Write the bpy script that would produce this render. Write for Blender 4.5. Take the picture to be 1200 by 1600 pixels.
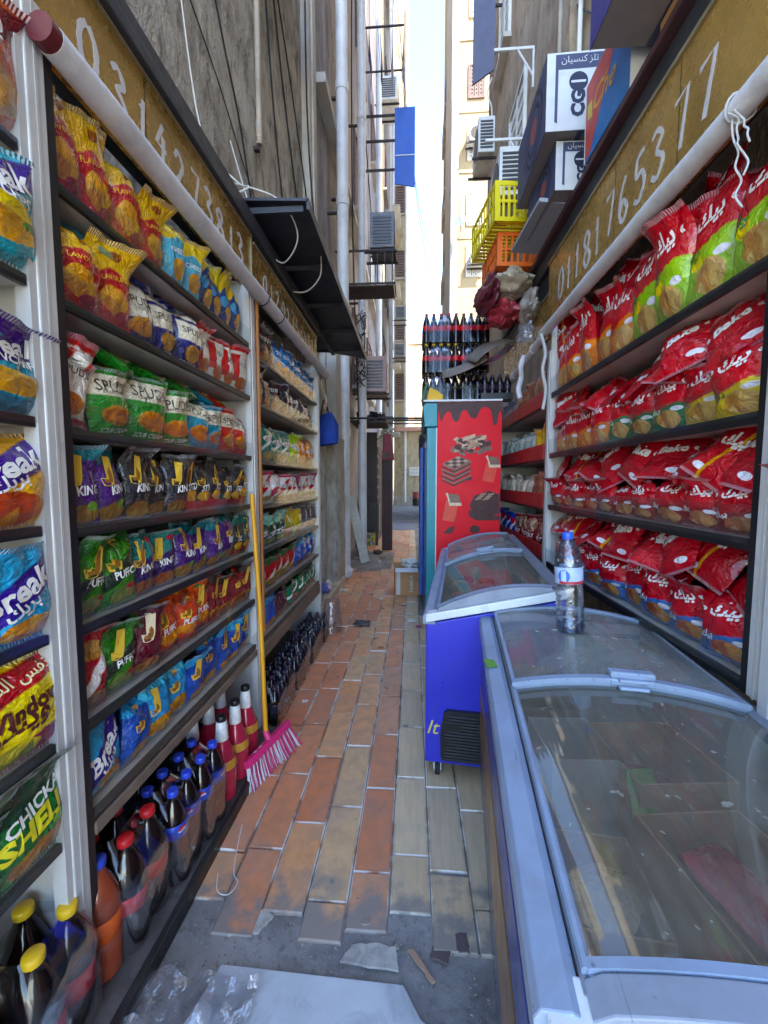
import bpy, math, random
import numpy as np
from mathutils import Vector, Matrix, Euler, noise

for _o in list(bpy.data.objects):
    bpy.data.objects.remove(_o)
SC = bpy.context.scene
COL = SC.collection
R = math.radians

# ------------------------------------------------------------------ camera
cam_data = bpy.data.cameras.new("camera")
cam_data.sensor_fit = 'VERTICAL'
cam_data.sensor_height = 36.0
cam_data.lens = 14.4
cam_data.clip_start = 0.02
cam_data.clip_end = 400.0
cam = bpy.data.objects.new("camera", cam_data)
COL.objects.link(cam)
cam.location = (0, 0, 1.5)
cam.rotation_euler = (R(90 - 4.289), 0, R(4.011))
SC.camera = cam

# ------------------------------------------------------------------ sky and sun
TO_SUN = Vector((0.6 * math.cos(R(50)), -0.8 * math.cos(R(50)), math.sin(R(50))))
world = bpy.data.worlds.new("World")
SC.world = world
world.use_nodes = True
wt = world.node_tree
bg = wt.nodes["Background"]
sky = wt.nodes.new("ShaderNodeTexSky")
sky.sky_type = 'NISHITA'
sky.sun_disc = False
sky.sun_elevation = R(50)
sky.sun_rotation = R(143)
sky.air_density = 1.0
sky.dust_density = 0.2
sky.ozone_density = 4.0
wt.links.new(sky.outputs[0], bg.inputs[0])
bg.inputs[1].default_value = 0.15
sun_data = bpy.data.lights.new("sun", 'SUN')
sun_data.energy = 2.0
sun_data.angle = R(0.5)
sun_data.color = (1.0, 0.95, 0.87)
sun = bpy.data.objects.new("sun", sun_data)
COL.objects.link(sun)
sun.rotation_euler = (-TO_SUN).to_track_quat('-Z', 'Y').to_euler()
sun.location = (6, -10, 30)

SC.view_settings.view_transform = 'Standard'
SC.view_settings.look = 'None'
SC.view_settings.gamma = 1.0
SC.view_settings.use_curve_mapping = False
SC.view_settings.use_white_balance = True          # camera white balance set for open shade
SC.view_settings.white_balance_temperature = 6900.0
SC.view_settings.exposure = 3.1
SC.cycles.use_denoising = True
SC.cycles.use_adaptive_sampling = True
SC.cycles.adaptive_threshold = 0.025
SC.cycles.max_bounces = 8
SC.cycles.diffuse_bounces = 5
SC.cycles.glossy_bounces = 4
SC.cycles.transmission_bounces = 6
SC.cycles.transparent_max_bounces = 24
SC.cycles.caustics_reflective = False
SC.cycles.caustics_refractive = False
SC.cycles.sample_clamp_indirect = 6.0

# ------------------------------------------------------------------ colour and materials
def lin(c):
    out = []
    for v in c[:3]:
        v = v / 255.0
        out.append(v / 12.92 if v <= 0.04045 else ((v + 0.055) / 1.055) ** 2.4)
    return (out[0], out[1], out[2], 1.0)

class NT:
    """small helper round a material's node tree"""
    def __init__(self, name):
        self.m = bpy.data.materials.new(name)
        self.m.use_nodes = True
        self.t = self.m.node_tree
        self.b = self.t.nodes["Principled BSDF"]
        self.out = self.t.nodes["Material Output"]
    def n(self, kind, **kw):
        nd = self.t.nodes.new(kind)
        for k, v in kw.items():
            setattr(nd, k, v)
        return nd
    def put(self, sock, v):
        if isinstance(v, (int, float)):
            sock.default_value = v
        elif isinstance(v, tuple):
            sock.default_value = v
        else:
            self.t.links.new(v, sock)
    def math(self, op, a, b=0.0, c=None, clamp=False):
        nd = self.n("ShaderNodeMath", operation=op, use_clamp=clamp)
        self.put(nd.inputs[0], a)
        self.put(nd.inputs[1], b)
        if c is not None:
            self.put(nd.inputs[2], c)
        return nd.outputs[0]
    def mix(self, f, a, b, mode='MIX'):
        nd = self.n("ShaderNodeMix", data_type='RGBA', blend_type=mode)
        self.put(nd.inputs[0], f)
        self.put(nd.inputs[6], a)
        self.put(nd.inputs[7], b)
        return nd.outputs[2]
    def coords(self, what="Object", scale=(1, 1, 1)):
        tc = self.n("ShaderNodeTexCoord")
        mp = self.n("ShaderNodeMapping")
        mp.inputs["Scale"].default_value = scale
        self.t.links.new(tc.outputs[what], mp.inputs[0])
        return mp.outputs[0]
    def noise(self, vec, scale, detail=4.0, rough=0.55, dist=0.0):
        nd = self.n("ShaderNodeTexNoise")
        self.put(nd.inputs["Vector"], vec)
        nd.inputs["Scale"].default_value = scale
        nd.inputs["Detail"].default_value = detail
        nd.inputs["Roughness"].default_value = rough
        nd.inputs["Distortion"].default_value = dist
        return nd.outputs[0]
    def ramp(self, f, lo, hi, a=0.0, b=1.0):
        nd = self.n("ShaderNodeMapRange", clamp=True)
        self.put(nd.inputs[0], f)
        nd.inputs[1].default_value = lo
        nd.inputs[2].default_value = hi
        nd.inputs[3].default_value = a
        nd.inputs[4].default_value = b
        return nd.outputs[0]
    def bump(self, h, strength, dist=0.01):
        nd = self.n("ShaderNodeBump")
        nd.inputs["Strength"].default_value = strength
        nd.inputs["Distance"].default_value = dist
        self.t.links.new(h, nd.inputs["Height"])
        self.t.links.new(nd.outputs[0], self.b.inputs["Normal"])
    def setb(self, **kw):
        for k, v in kw.items():
            self.put(self.b.inputs[k.replace("_", " ")], v)

MATS = {}
def pm(name, col, rough=0.55, metal=0.0, var=0.12, scale=6.0, bump=0.15, bscale=60.0, coat=0.0,
       dirt=0.0, dirtcol=(60, 52, 45), rand=0.0, spec=0.5, scratch=0.0):
    """plain procedural surface: uneven colour, some dirt, fine relief"""
    if name in MATS:
        return MATS[name]
    t = NT(name)
    c = lin(col)
    v = t.coords("Object")
    n1 = t.noise(v, scale, 5)
    dark = tuple(x * (1 - var) for x in c[:3]) + (1,)
    lite = tuple(min(1, x * (1 + var)) for x in c[:3]) + (1,)
    colr = t.mix(t.ramp(n1, 0.3, 0.7), dark, lite)
    if rand:
        oi = t.n("ShaderNodeObjectInfo")
        hs = t.n("ShaderNodeHueSaturation")
        t.put(hs.inputs["Value"], t.ramp(oi.outputs["Random"], 0, 1, 1 - rand, 1 + rand))
        t.put(hs.inputs["Color"], colr)
        colr = hs.outputs[0]
    if dirt:
        n2 = t.noise(v, scale * 0.6 + 1.3, 8, 0.7, 0.6)
        f = t.math('MULTIPLY', t.ramp(n2, 0.48, 0.72), dirt)
        colr = t.mix(f, colr, lin(dirtcol))
    if scratch:
        for sc_, th in (((70, 3.0, 70), 0.70), ((5.0, 90, 60), 0.72)):
            ns = t.noise(t.coords("Object", sc_), 1.0, 2, 0.5, 0.3)
            colr = t.mix(t.math('MULTIPLY', t.ramp(ns, th, th + 0.03), scratch), colr, lin((64, 62, 62)))
        sp_ = t.noise(v, 34.0, 2, 0.5)
        colr = t.mix(t.math('MULTIPLY', t.ramp(sp_, 0.72, 0.76), scratch * 1.2), colr, lin((70, 60, 50)))
    t.put(t.b.inputs["Base Color"], colr)
    rn = t.noise(v, scale * 3, 3)
    t.put(t.b.inputs["Roughness"], t.ramp(rn, 0.3, 0.7, max(0.03, rough - 0.07), min(1, rough + 0.09)))
    t.setb(Metallic=metal)
    t.b.inputs["Coat Weight"].default_value = coat
    t.b.inputs["Specular IOR Level"].default_value = spec
    if bump:
        t.bump(t.noise(v, bscale, 4), bump, 0.004)
    MATS[name] = t.m
    return t.m

def clear(name, tint=(235, 240, 240), gloss=0.06, base=0.06, edge=0.75, haze=0.0, hazecol=(200, 200, 195), hscale=9.0, bump=0.0, bscale=20.0):
    """thin clear sheet: mostly see-through, reflecting more at grazing angles, optionally dusty"""
    if name in MATS:
        return MATS[name]
    t = NT(name)
    tr = t.n("ShaderNodeBsdfTransparent")
    tr.inputs[0].default_value = lin(tint)
    gl = t.n("ShaderNodeBsdfGlossy")
    gl.inputs["Roughness"].default_value = gloss
    gl.inputs["Color"].default_value = (0.95, 0.97, 1.0, 1)
    lw = t.n("ShaderNodeLayerWeight")
    lw.inputs[0].default_value = 0.35
    f = t.ramp(lw.outputs["Fresnel"], 0.0, 1.0, base, edge)
    mx = t.n("ShaderNodeMixShader")
    t.put(mx.inputs[0], f)
    t.t.links.new(tr.outputs[0], mx.inputs[1])
    t.t.links.new(gl.outputs[0], mx.inputs[2])
    last = mx.outputs[0]
    v = t.coords("Object")
    if bump:
        bn = t.n("ShaderNodeBump")
        bn.inputs["Strength"].default_value = bump
        bn.inputs["Distance"].default_value = 0.01
        t.t.links.new(t.noise(v, bscale, 3), bn.inputs["Height"])
        t.t.links.new(bn.outputs[0], gl.inputs["Normal"])
        t.t.links.new(bn.outputs[0], lw.inputs["Normal"])
    if haze:
        df = t.n("ShaderNodeBsdfDiffuse")
        df.inputs[0].default_value = lin(hazecol)
        n1 = t.noise(v, hscale, 8, 0.65, 0.8)
        n2 = t.noise(v, hscale * 14, 2)
        f2 = t.math('MULTIPLY', t.ramp(n1, 0.3, 0.75, 0.25, 1.0), haze)
        f2 = t.math('ADD', f2, t.math('MULTIPLY', t.ramp(n2, 0.68, 0.74), haze * 1.2))
        m2 = t.n("ShaderNodeMixShader")
        t.put(m2.inputs[0], f2)
        t.t.links.new(last, m2.inputs[1])
        t.t.links.new(df.outputs[0], m2.inputs[2])
        last = m2.outputs[0]
    t.t.links.new(last, t.out.inputs[0])
    MATS[name] = t.m
    return t.m

def streak_wall(name, base, dark, light, streak=0.6, scale=1.0, bump=0.5, block=None, rough=0.9):
    """weathered plaster or stone: blotches, vertical run-off streaks, pitted relief"""
    if name in MATS:
        return MATS[name]
    t = NT(name)
    v = t.coords("Object")
    vs = t.coords("Object", (1.6, 1.6, 0.75))
    n1 = t.noise(v, 0.9 * scale, 8, 0.65, 0.4)
    n2 = t.noise(vs, 2.4 * scale, 7, 0.65, 0.5)
    n3 = t.noise(v, 38.0, 3, 0.6)
    c = t.mix(t.ramp(n1, 0.32, 0.68), lin(base), lin(light))
    c = t.mix(t.math('MULTIPLY', t.ramp(n2, 0.47, 0.66), streak), c, lin(dark))
    n4 = t.noise(v, 1.7 * scale, 5, 0.6)
    c = t.mix(t.math('MULTIPLY', t.math('MULTIPLY', t.ramp(n3, 0.48, 0.62), t.ramp(n4, 0.45, 0.62)), 0.55), c, lin(light))
    h = t.math('ADD', t.math('MULTIPLY', n3, 0.5), n2)
    if block:
        br = t.n("ShaderNodeTexBrick")
        vv = t.n("ShaderNodeCombineXYZ")
        sp = t.n("ShaderNodeSeparateXYZ")
        t.t.links.new(v, sp.inputs[0])
        t.t.links.new(t.math('ADD', sp.outputs[0], sp.outputs[1]), vv.inputs[0])
        t.t.links.new(sp.outputs[2], vv.inputs[1])
        t.t.links.new(vv.outputs[0], br.inputs["Vector"])
        br.inputs["Scale"].default_value = 1.0
        br.inputs["Brick Width"].default_value = block[0]
        br.inputs["Row Height"].default_value = block[1]
        br.inputs["Mortar Size"].default_value = 0.012
        f = t.math('MULTIPLY', br.outputs["Fac"], 0.45)
        c = t.mix(f, c, lin(dark))
    t.put(t.b.inputs["Base Color"], c)
    t.setb(Roughness=rough)
    t.bump(h, bump, 0.02)
    MATS[name] = t.m
    return t.m

# ------------------------------------------------------------------ geometry helpers
class MB:
    """collects shapes, build() links them as ONE mesh object"""
    def __init__(self):
        self.v = []
        self.f = []
        self.mi = []
        self.cur = 0
    def add(self, vs, fs):
        k = len(self.v)
        self.v += [tuple(p) for p in vs]
        self.f += [tuple(i + k for i in f) for f in fs]
        self.mi += [self.cur] * len(fs)
        return self
    def box(self, x0, x1, y0, y1, z0, z1):
        vs = [(x, y, z) for z in (z0, z1) for y in (y0, y1) for x in (x0, x1)]
        return self.add(vs, [(0, 2, 3, 1), (4, 5, 7, 6), (0, 1, 5, 4), (2, 6, 7, 3), (0, 4, 6, 2), (1, 3, 7, 5)])
    def obox(self, c, half, rot=(0, 0, 0)):
        m = Euler(rot).to_matrix()
        vs = [Vector(c) + m @ Vector((sx * half[0], sy * half[1], sz * half[2])) for sz in (-1, 1) for sy in (-1, 1) for sx in (-1, 1)]
        return self.add(vs, [(0, 2, 3, 1), (4, 5, 7, 6), (0, 1, 5, 4), (2, 6, 7, 3), (0, 4, 6, 2), (1, 3, 7, 5)])
    def tube(self, pts, r, n=8, caps=True, r_end=None):
        pts = [Vector(p) for p in pts]
        vs, fs = [], []
        up = Vector((0.13, 0.31, 0.94))
        N = len(pts)
        prev = None
        for i, p in enumerate(pts):
            d = (pts[min(i + 1, N - 1)] - pts[max(i - 1, 0)])
            if d.length < 1e-9:
                d = Vector((0, 0, 1))
            d.normalize()
            if prev is None:
                a = d.cross(up)
                if a.length < 0.05:
                    a = d.cross(Vector((1, 0, 0)))
            else:
                a = prev - d * prev.dot(d)
            a.normalize()
            prev = a
            b = d.cross(a)
            if isinstance(r, (list, tuple)):
                rr = r[i]
            else:
                rr = r if r_end is None else r + (r_end - r) * i / max(1, N - 1)
            for k in range(n):
                t = 2 * math.pi * k / n
                vs.append(p + a * math.cos(t) * rr + b * math.sin(t) * rr)
        for i in range(N - 1):
            for k in range(n):
                k2 = (k + 1) % n
                fs.append((i * n + k, i * n + k2, (i + 1) * n + k2, (i + 1) * n + k))
        if caps:
            fs.append(tuple(reversed(range(n))))
            fs.append(tuple((N - 1) * n + k for k in range(n)))
        return self.add(vs, fs)
    def lathe(self, prof, n=16, c=(0, 0, 0)):
        vs, fs = [], []
        for r, z in prof:
            for k in range(n):
                t = 2 * math.pi * k / n
                vs.append((c[0] + r * math.cos(t), c[1] + r * math.sin(t), c[2] + z))
        for i in range(len(prof) - 1):
            for k in range(n):
                k2 = (k + 1) % n
                fs.append((i * n + k, i * n + k2, (i + 1) * n + k2, (i + 1) * n + k))
        fs.append(tuple(reversed(range(n))))
        fs.append(tuple((len(prof) - 1) * n + k for k in range(n)))
        return self.add(vs, fs)
    def prism(self, poly, fn, t0, t1):
        """poly: 2-D outline; fn(a, b, t) -> 3-D point; extruded from t0 to t1"""
        n = len(poly)
        vs = [fn(a, b, t0) for a, b in poly] + [fn(a, b, t1) for a, b in poly]
        fs = [tuple(reversed(range(n))), tuple(range(n, 2 * n))]
        fs += [(i, (i + 1) % n, n + (i + 1) % n, n + i) for i in range(n)]
        return self.add(vs, fs)
    def grid(self, P):
        """P[i][j] points"""
        ni, nj = len(P), len(P[0])
        vs = [p for row in P for p in row]
        fs = [(i * nj + j, (i + 1) * nj + j, (i + 1) * nj + j + 1, i * nj + j + 1) for i in range(ni - 1) for j in range(nj - 1)]
        return self.add(vs, fs)
    def mesh(self, name, mats, smooth=False):
        me = bpy.data.meshes.new(name)
        me.from_pydata([tuple(p) for p in self.v], [], self.f)
        if not isinstance(mats, (list, tuple)):
            mats = [mats]
        for m in mats:
            me.materials.append(m)
        if len(mats) > 1:
            me.polygons.foreach_set("material_index", self.mi)
        if smooth:
            me.polygons.foreach_set("use_smooth", [True] * len(me.polygons))
        me.update()
        return me
    def build(self, name, mats, parent=None, smooth=False, bevel=0.0, loc=None, rot=None, segs=2):
        o = link(name, self.mesh(name, mats, smooth), parent, loc, rot)
        if bevel:
            bv = o.modifiers.new("bevel", 'BEVEL')
            bv.width = bevel
            bv.segments = segs
            bv.limit_method = 'ANGLE'
            bv.angle_limit = R(40)
        if smooth:
            autosmooth(o.data)
        return o

def autosmooth(me, ang=42):
    try:
        me.set_sharp_from_angle(angle=R(ang))
    except Exception:
        pass

def link(name, data, parent=None, loc=None, rot=None):
    o = bpy.data.objects.new(name, data)
    COL.objects.link(o)
    if parent is not None:
        o.parent = parent
    if loc is not None:
        o.location = loc
    if rot is not None:
        o.rotation_euler = rot
    return o

def tag(o, label=None, cat=None, group=None, kind=None):
    if label:
        o["label"] = label
    if cat:
        o["category"] = cat
    if group:
        o["group"] = group
    if kind:
        o["kind"] = kind
    return o

def empty(name, loc=(0, 0, 0), rot=(0, 0, 0), label=None, cat=None, group=None, kind=None):
    o = link(name, None, None, loc, rot)
    o.empty_display_size = 0.05
    return tag(o, label, cat, group, kind)

def copy_tree(src, parent=None):
    c = src.copy()
    COL.objects.link(c)
    c.parent = parent
    for ch in list(src.children):
        copy_tree(ch, c)
    return c

def sag(p0, p1, drop, n=10, wob=0.0, seed=0):
    rnd = random.Random(seed)
    p0, p1 = Vector(p0), Vector(p1)
    out = []
    for i in range(n + 1):
        t = i / n
        p = p0.lerp(p1, t)
        p.z -= drop * 4 * t * (1 - t)
        if wob and 0 < i < n:
            p += Vector((rnd.uniform(-wob, wob), rnd.uniform(-wob, wob), rnd.uniform(-wob, wob)))
        out.append(p)
    return out

def smooth_path(pts, n=6):
    pts = [Vector(p) for p in pts]
    out = []
    for i in range(len(pts) - 1):
        p0 = pts[max(i - 1, 0)]; p1 = pts[i]; p2 = pts[i + 1]; p3 = pts[min(i + 2, len(pts) - 1)]
        for k in range(n):
            t = k / n
            out.append(0.5 * ((2 * p1) + (p2 - p0) * t + (2 * p0 - 5 * p1 + 4 * p2 - p3) * t * t + (3 * p1 - p0 - 3 * p2 + p3) * t ** 3))
    out.append(pts[-1])
    return out

TEXT_CACHE = {}
def text_tris(s, shear=0.0, weight=0.0):
    """flat letters as (verts, faces), centred, cap height about 0.7; Arabic is given in presentation forms"""
    key = (s, shear, weight)
    if key in TEXT_CACHE:
        return TEXT_CACHE[key]
    cu = bpy.data.curves.new("letters", 'FONT')
    cu.body = s
    cu.resolution_u = 2
    cu.shear = shear
    cu.offset = weight
    ob = bpy.data.objects.new("letters", cu)
    COL.objects.link(ob)
    bpy.context.view_layer.update()
    me = bpy.data.meshes.new_from_object(ob.evaluated_get(bpy.context.evaluated_depsgraph_get()))
    vs = np.array([v.co[:2] for v in me.vertices]) if len(me.vertices) else np.zeros((1, 2))
    fs = [tuple(p.vertices) for p in me.polygons]
    mn, mx = vs.min(0), vs.max(0)
    vs = vs - (mn + mx) / 2
    bpy.data.objects.remove(ob)
    bpy.data.curves.remove(cu)
    bpy.data.meshes.remove(me)
    TEXT_CACHE[key] = (vs, fs, mx - mn)
    return TEXT_CACHE[key]

def add_text(mb, s, fn, cx, cy, width=None, height=None, rot=0.0, shear=0.0, weight=0.0):
    """letters mapped through fn(a, b) -> 3-D"""
    vs, fs, size = text_tris(s, shear, weight)
    k = (width / size[0]) if width else (height / size[1])
    ky = k
    if width and height:
        ky = height / size[1]
    c, sn = math.cos(rot), math.sin(rot)
    out = []
    for x, y in vs:
        a, b = x * k, y * ky
        out.append(fn(cx + a * c - b * sn, cy + a * sn + b * c))
    mb.add(out, fs)
    return mb

# Arabic words in presentation forms, visual order left to right
AR = {
    "bake": "\uFEDA\uFEF4\uFE91", "jambo": "\uFEEE\uFE92\uFEE3\uFE8E\uFE9F", "break": "\uFEDA\uFEF3\uFEAE\uFE91",
    "rolz": "\uFEAF\uFEDF\uFEED\uFEAD", "window": "\uFEED\uFEAA\uFEE8\uFEF3\uFEED", "taste": "\uFEE2\uFECC\uFEC4\uFEDF\uFE8D \uFEB2\uFED4\uFEE7",
    "sweet": "\uFE96\uFEF3\uFEEE\uFEB3", "chili": "\uFEF0\uFEE0\uFEF4\uFEB7", "gums": "\uFEE5\uFE8E\uFEE3\uFEAE\uFED8\uFEE3",
}
ORD = ["first", "second", "third", "fourth", "fifth", "sixth", "seventh", "eighth", "ninth", "tenth", "eleventh", "twelfth", "thirteenth", "fourteenth", "fifteenth", "sixteenth"]
# ================================================================== SETTING
class Face:
    """a wall plane: u runs along it, z up, n out of it"""
    def __init__(self, kind, c):
        self.k, self.c = kind, c
    def p(self, u, z, n):
        if self.k == '+x':
            return (self.c + n, u, z)
        if self.k == '-x':
            return (self.c - n, u, z)
        return (u, self.c - n, z)
    def box(self, mb, u0, u1, z0, z1, n0, n1):
        a = self.p(u0, z0, n0); b = self.p(u1, z1, n1)
        return mb.box(min(a[0], b[0]), max(a[0], b[0]), min(a[1], b[1]), max(a[1], b[1]), min(a[2], b[2]), max(a[2], b[2]))

# ---- ground and alley paving
M_ground = streak_wall("ground_concrete", (160, 155, 146), (120, 112, 104), (182, 178, 170), 0.5, 1.0, 0.4)
g = MB().box(-40, 40, -40, 80, -0.5, -0.06).build("ground", M_ground)
tag(g, kind="structure")

def cement_mat():
    t = NT("alley_cement")
    geo = t.n("ShaderNodeNewGeometry")
    p = geo.outputs["Position"]
    n1 = t.noise(p, 3.0, 8, 0.65, 0.5)
    n2 = t.noise(p, 26.0, 5, 0.6)
    n3 = t.noise(p, 1.1, 4, 0.5)
    c = t.mix(t.ramp(n1, 0.35, 0.65), lin((92, 90, 88)), lin((150, 146, 140)))
    c = t.mix(t.math('MULTIPLY', t.ramp(n2, 0.55, 0.7), 0.6), c, lin((62, 58, 55)))
    c = t.mix(t.math('MULTIPLY', t.ramp(n3, 0.5, 0.62), 0.35), c, lin((176, 172, 165)))
    t.put(t.b.inputs["Base Color"], c)
    t.put(t.b.inputs["Roughness"], t.ramp(n1, 0.3, 0.7, 0.62, 0.9))
    t.bump(t.math('ADD', n2, n1), 0.55, 0.012)
    return t.m
M_cement = cement_mat()

# a rough cement bed, sunk below the tiles, pitted where the paving is broken away
xs = np.linspace(-1.62, 1.62, 66)
ys = np.concatenate([np.linspace(-1.0, 0.6, 8), np.linspace(0.65, 1.6, 46), np.linspace(1.7, 26.0, 70)])
P = []
for y in ys:
    row = []
    for x in xs:
        a = 1.0 if y < 1.35 else (0.35 if 6.9 < y < 8.6 and x < -0.35 else 0.0)
        z = 0.002 + a * (0.007 * noise.noise(Vector((x * 5, y * 5, 1.7))) + 0.004 * noise.noise(Vector((x * 17, y * 17, 4.1))) - 0.001)
        if 6.9 < y < 8.6 and x < -0.35:
            z += 0.012
        row.append((x, y, z))
    P.append(row)
floor = MB().grid(P).build("alley_floor", M_cement, smooth=True)
tag(floor, kind="structure")

def tile_mat(name, a, b, grain):
    t = NT(name)
    geo = t.n("ShaderNodeNewGeometry")
    p = geo.outputs["Position"]
    mp = t.n("ShaderNodeMapping")
    mp.inputs["Scale"].default_value = (1.0, 0.1, 1.0) if grain else (1, 1, 1)
    t.t.links.new(p, mp.inputs[0])
    oi = t.n("ShaderNodeObjectInfo")
    rnd = oi.outputs["Random"]
    c = t.mix(rnd, lin(a), lin(b))
    gn = t.noise(mp.outputs[0], 55.0 if grain else 14.0, 5, 0.6, 0.3)
    c = t.mix(t.math('MULTIPLY', t.ramp(gn, 0.42, 0.62), 0.18 if grain else 0.3), c, lin((130, 108, 86)))
    n1 = t.noise(p, 2.3, 7, 0.65, 0.6)
    c = t.mix(t.math('MULTIPLY', t.ramp(n1, 0.48, 0.72), 0.5), c, lin((160, 146, 132)))
    n2 = t.noise(p, 6.5, 1, 0.4, 0.1)
    c = t.mix(t.math('MULTIPLY', t.ramp(n2, 0.735, 0.755), 0.75), c, lin((84, 78, 76)))
    # worn pale edges from the tile's own outline
    tc = t.n("ShaderNodeTexCoord")
    sp = t.n("ShaderNodeSeparateXYZ")
    t.t.links.new(tc.outputs["Generated"], sp.inputs[0])
    ex = t.math('ABSOLUTE', t.math('SUBTRACT', sp.outputs[0], 0.5))
    ey = t.math('ABSOLUTE', t.math('SUBTRACT', sp.outputs[1], 0.5))
    ed = t.math('MAXIMUM', t.ramp(ex, 0.468, 0.482), t.ramp(ey, 0.488, 0.494))
    jn = t.noise(p, 7.0, 3)
    dk = t.math('MULTIPLY', t.math('MAXIMUM', t.ramp(ex, 0.40, 0.5), t.ramp(ey, 0.46, 0.5)), t.ramp(jn, 0.56, 0.44, 0.0, 0.35))
    c = t.mix(dk, c, lin((84, 74, 66)))
    ed = t.math('MULTIPLY', ed, t.ramp(jn, 0.44, 0.54, 0.0, 0.95))
    c = t.mix(ed, c, lin((232, 224, 212)))
    # cement smeared over the broken first rows
    py = t.n("ShaderNodeSeparateXYZ")
    t.t.links.new(p, py.inputs[0])
    cm = t.math('ADD', t.ramp(py.outputs[1], 1.75, 1.2), t.math('MULTIPLY', t.math('SUBTRACT', t.noise(p, 8.0, 5, 0.6), 0.5), 1.6))
    c = t.mix(t.math('MULTIPLY', t.ramp(cm, 0.62, 0.85), 0.85), c, lin((128, 124, 118)))
    t.put(t.b.inputs["Base Color"], c)
    t.put(t.b.inputs["Roughness"], t.ramp(n1, 0.3, 0.7, 0.36, 0.62))
    t.bump(t.math('ADD', gn, n2), 0.14, 0.004)
    return t.m
TM = [tile_mat("tile_terracotta", (208, 124, 80), (218, 142, 98), False), tile_mat("tile_orange", (222, 150, 94), (226, 164, 112), False),
      tile_mat("tile_tan", (218, 176, 128), (210, 160, 114), False), tile_mat("tile_beige", (222, 194, 152), (208, 178, 136), True),
      tile_mat("tile_grey_wood", (214, 188, 150), (200, 176, 142), True),
      tile_mat("tile_rose", (208, 144, 104), (216, 156, 116), False)]
TW, TL = 0.147, 0.43
rnd = random.Random(11)
tile_meshes = {}
def tile_mesh(mi, w, l, kind):
    key = (mi, round(w, 3), round(l, 3), kind)
    if key not in tile_meshes:
        b = 0.004
        x, y = w / 2, l / 2
        rr = random.Random(kind * 7 + mi)
        j = lambda: rr.uniform(-0.002, 0.002)
        top = [(-x + b + j(), -y + b + j(), 0.012), (x - b + j(), -y + b + j(), 0.012), (x - b + j(), y - b + j(), 0.012), (-x + b + j(), y - b + j(), 0.012)]
        mid = [(-x, -y, 0.008), (x, -y, 0.008), (x, y, 0.008), (-x, y, 0.008)]
        bot = [(-x, -y, -0.004), (x, -y, -0.004), (x, y, -0.004), (-x, y, -0.004)]
        fs = [(0, 1, 2, 3)] + [(4 + i, 4 + (i + 1) % 4, (i + 1) % 4, i) for i in range(4)] + [(8 + i, 8 + (i + 1) % 4, 4 + (i + 1) % 4, 4 + i) for i in range(4)]
        tile_meshes[key] = MB().add(top + mid + bot, fs).mesh("tile", TM[mi])
    return tile_meshes[key]
ntile = 0
for ci in range(-2, 9):
    xc = -0.81 + TW * (ci + 0.5)
    if ci <= 1:
        pool = [0, 0, 0, 1]
    elif ci == 2:
        pool = [1, 0, 2, 1]
    elif ci == 3:
        pool = [2, 1, 2, 1]
    elif ci == 4:
        pool = [0, 5, 5]
    else:
        pool = [3, 4, 4, 3]
    y = rnd.choice([1.24, 1.28, 1.31, 1.2]) if ci >= 0 else 2.35
    first = rnd.uniform(0.12, 0.40)
    y_stop = 12.4 if -2 <= ci <= 5 else 4.2
    if ci >= 7:
        y_stop = 2.6
    while y < y_stop and ntile < 298:
        l = first if first else TL
        first = 0
        if not (6.75 < y + l / 2 < 8.35 and xc < -0.4 + 0.3 * noise.noise(Vector((xc * 3, y, 0)))):
            mi = rnd.choice(pool)
            if y > 4.5 and ci < 5:
                mi = rnd.choice([0, 1, 1, 0, 2])
            gp = rnd.choice([0.004, 0.005, 0.006, 0.008])
            o = link("tile", tile_mesh(mi, TW - gp, l - gp, rnd.randint(0, 1)), floor, (xc, y + l / 2, rnd.uniform(-0.003, 0.003)),
                     (rnd.uniform(-0.004, 0.004), rnd.uniform(-0.006, 0.006), rnd.uniform(-0.006, 0.006)))
            ntile += 1
        y += l + (0.012 if rnd.random() < 0.06 else 0)

# pale marble slab at the threshold and broken pieces of paving
M_marble = pm("marble", (186, 190, 192), 0.45, var=0.14, scale=5.0, bump=0.12, dirt=0.75, dirtcol=(98, 98, 98))
sl = MB().prism([(-0.74, 0.55), (0.10, 0.55), (0.10, 0.99), (0.03, 1.03), (-0.02, 1.105), (-0.58, 1.118)], lambda a, b, t: (a, b, t), -0.005, 0.016)
sl = sl.build("marble_slab", M_marble, floor, bevel=0.003)
sl["label"] = "pale grey-blue marble slab with one broken corner"
rr = random.Random(5)
def shard(name, pts, z, h, mat, label):
    q = []
    for i in range(len(pts)):
        a, b = Vector(pts[i]), Vector(pts[(i + 1) % len(pts)])
        for k in range(6):
            c = a.lerp(b, k / 6)
            q.append((c.x + 0.006 * noise.noise(Vector((c.x * 60, c.y * 60, 1))) * (k > 0), c.y + 0.006 * noise.noise(Vector((c.x * 60, c.y * 60, 7))) * (k > 0)))
    tl = rr.uniform(-0.05, 0.05)
    o = MB().prism(q, lambda a, b, t: (a, b, t + tl * (a - pts[0][0])), z, z + h).build(name, mat, None, bevel=0.0025)
    return tag(o, label, "rubble", "broken paving at the alley mouth")
M_shard = pm("pale_stone", (172, 166, 156), 0.7, var=0.2, scale=20, dirt=0.8, dirtcol=(104, 98, 92), bump=0.5)
M_dark_shard = pm("dark_stone", (92, 78, 76), 0.6, var=0.15, scale=14)
shard("stone_fragment", [(-0.60, 1.20), (-0.50, 1.215), (-0.47, 1.275), (-0.505, 1.29), (-0.60, 1.28)], 0.0, 0.009, M_shard, "pale broken stone chunk left of the alley's middle, behind marble slab")
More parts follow.
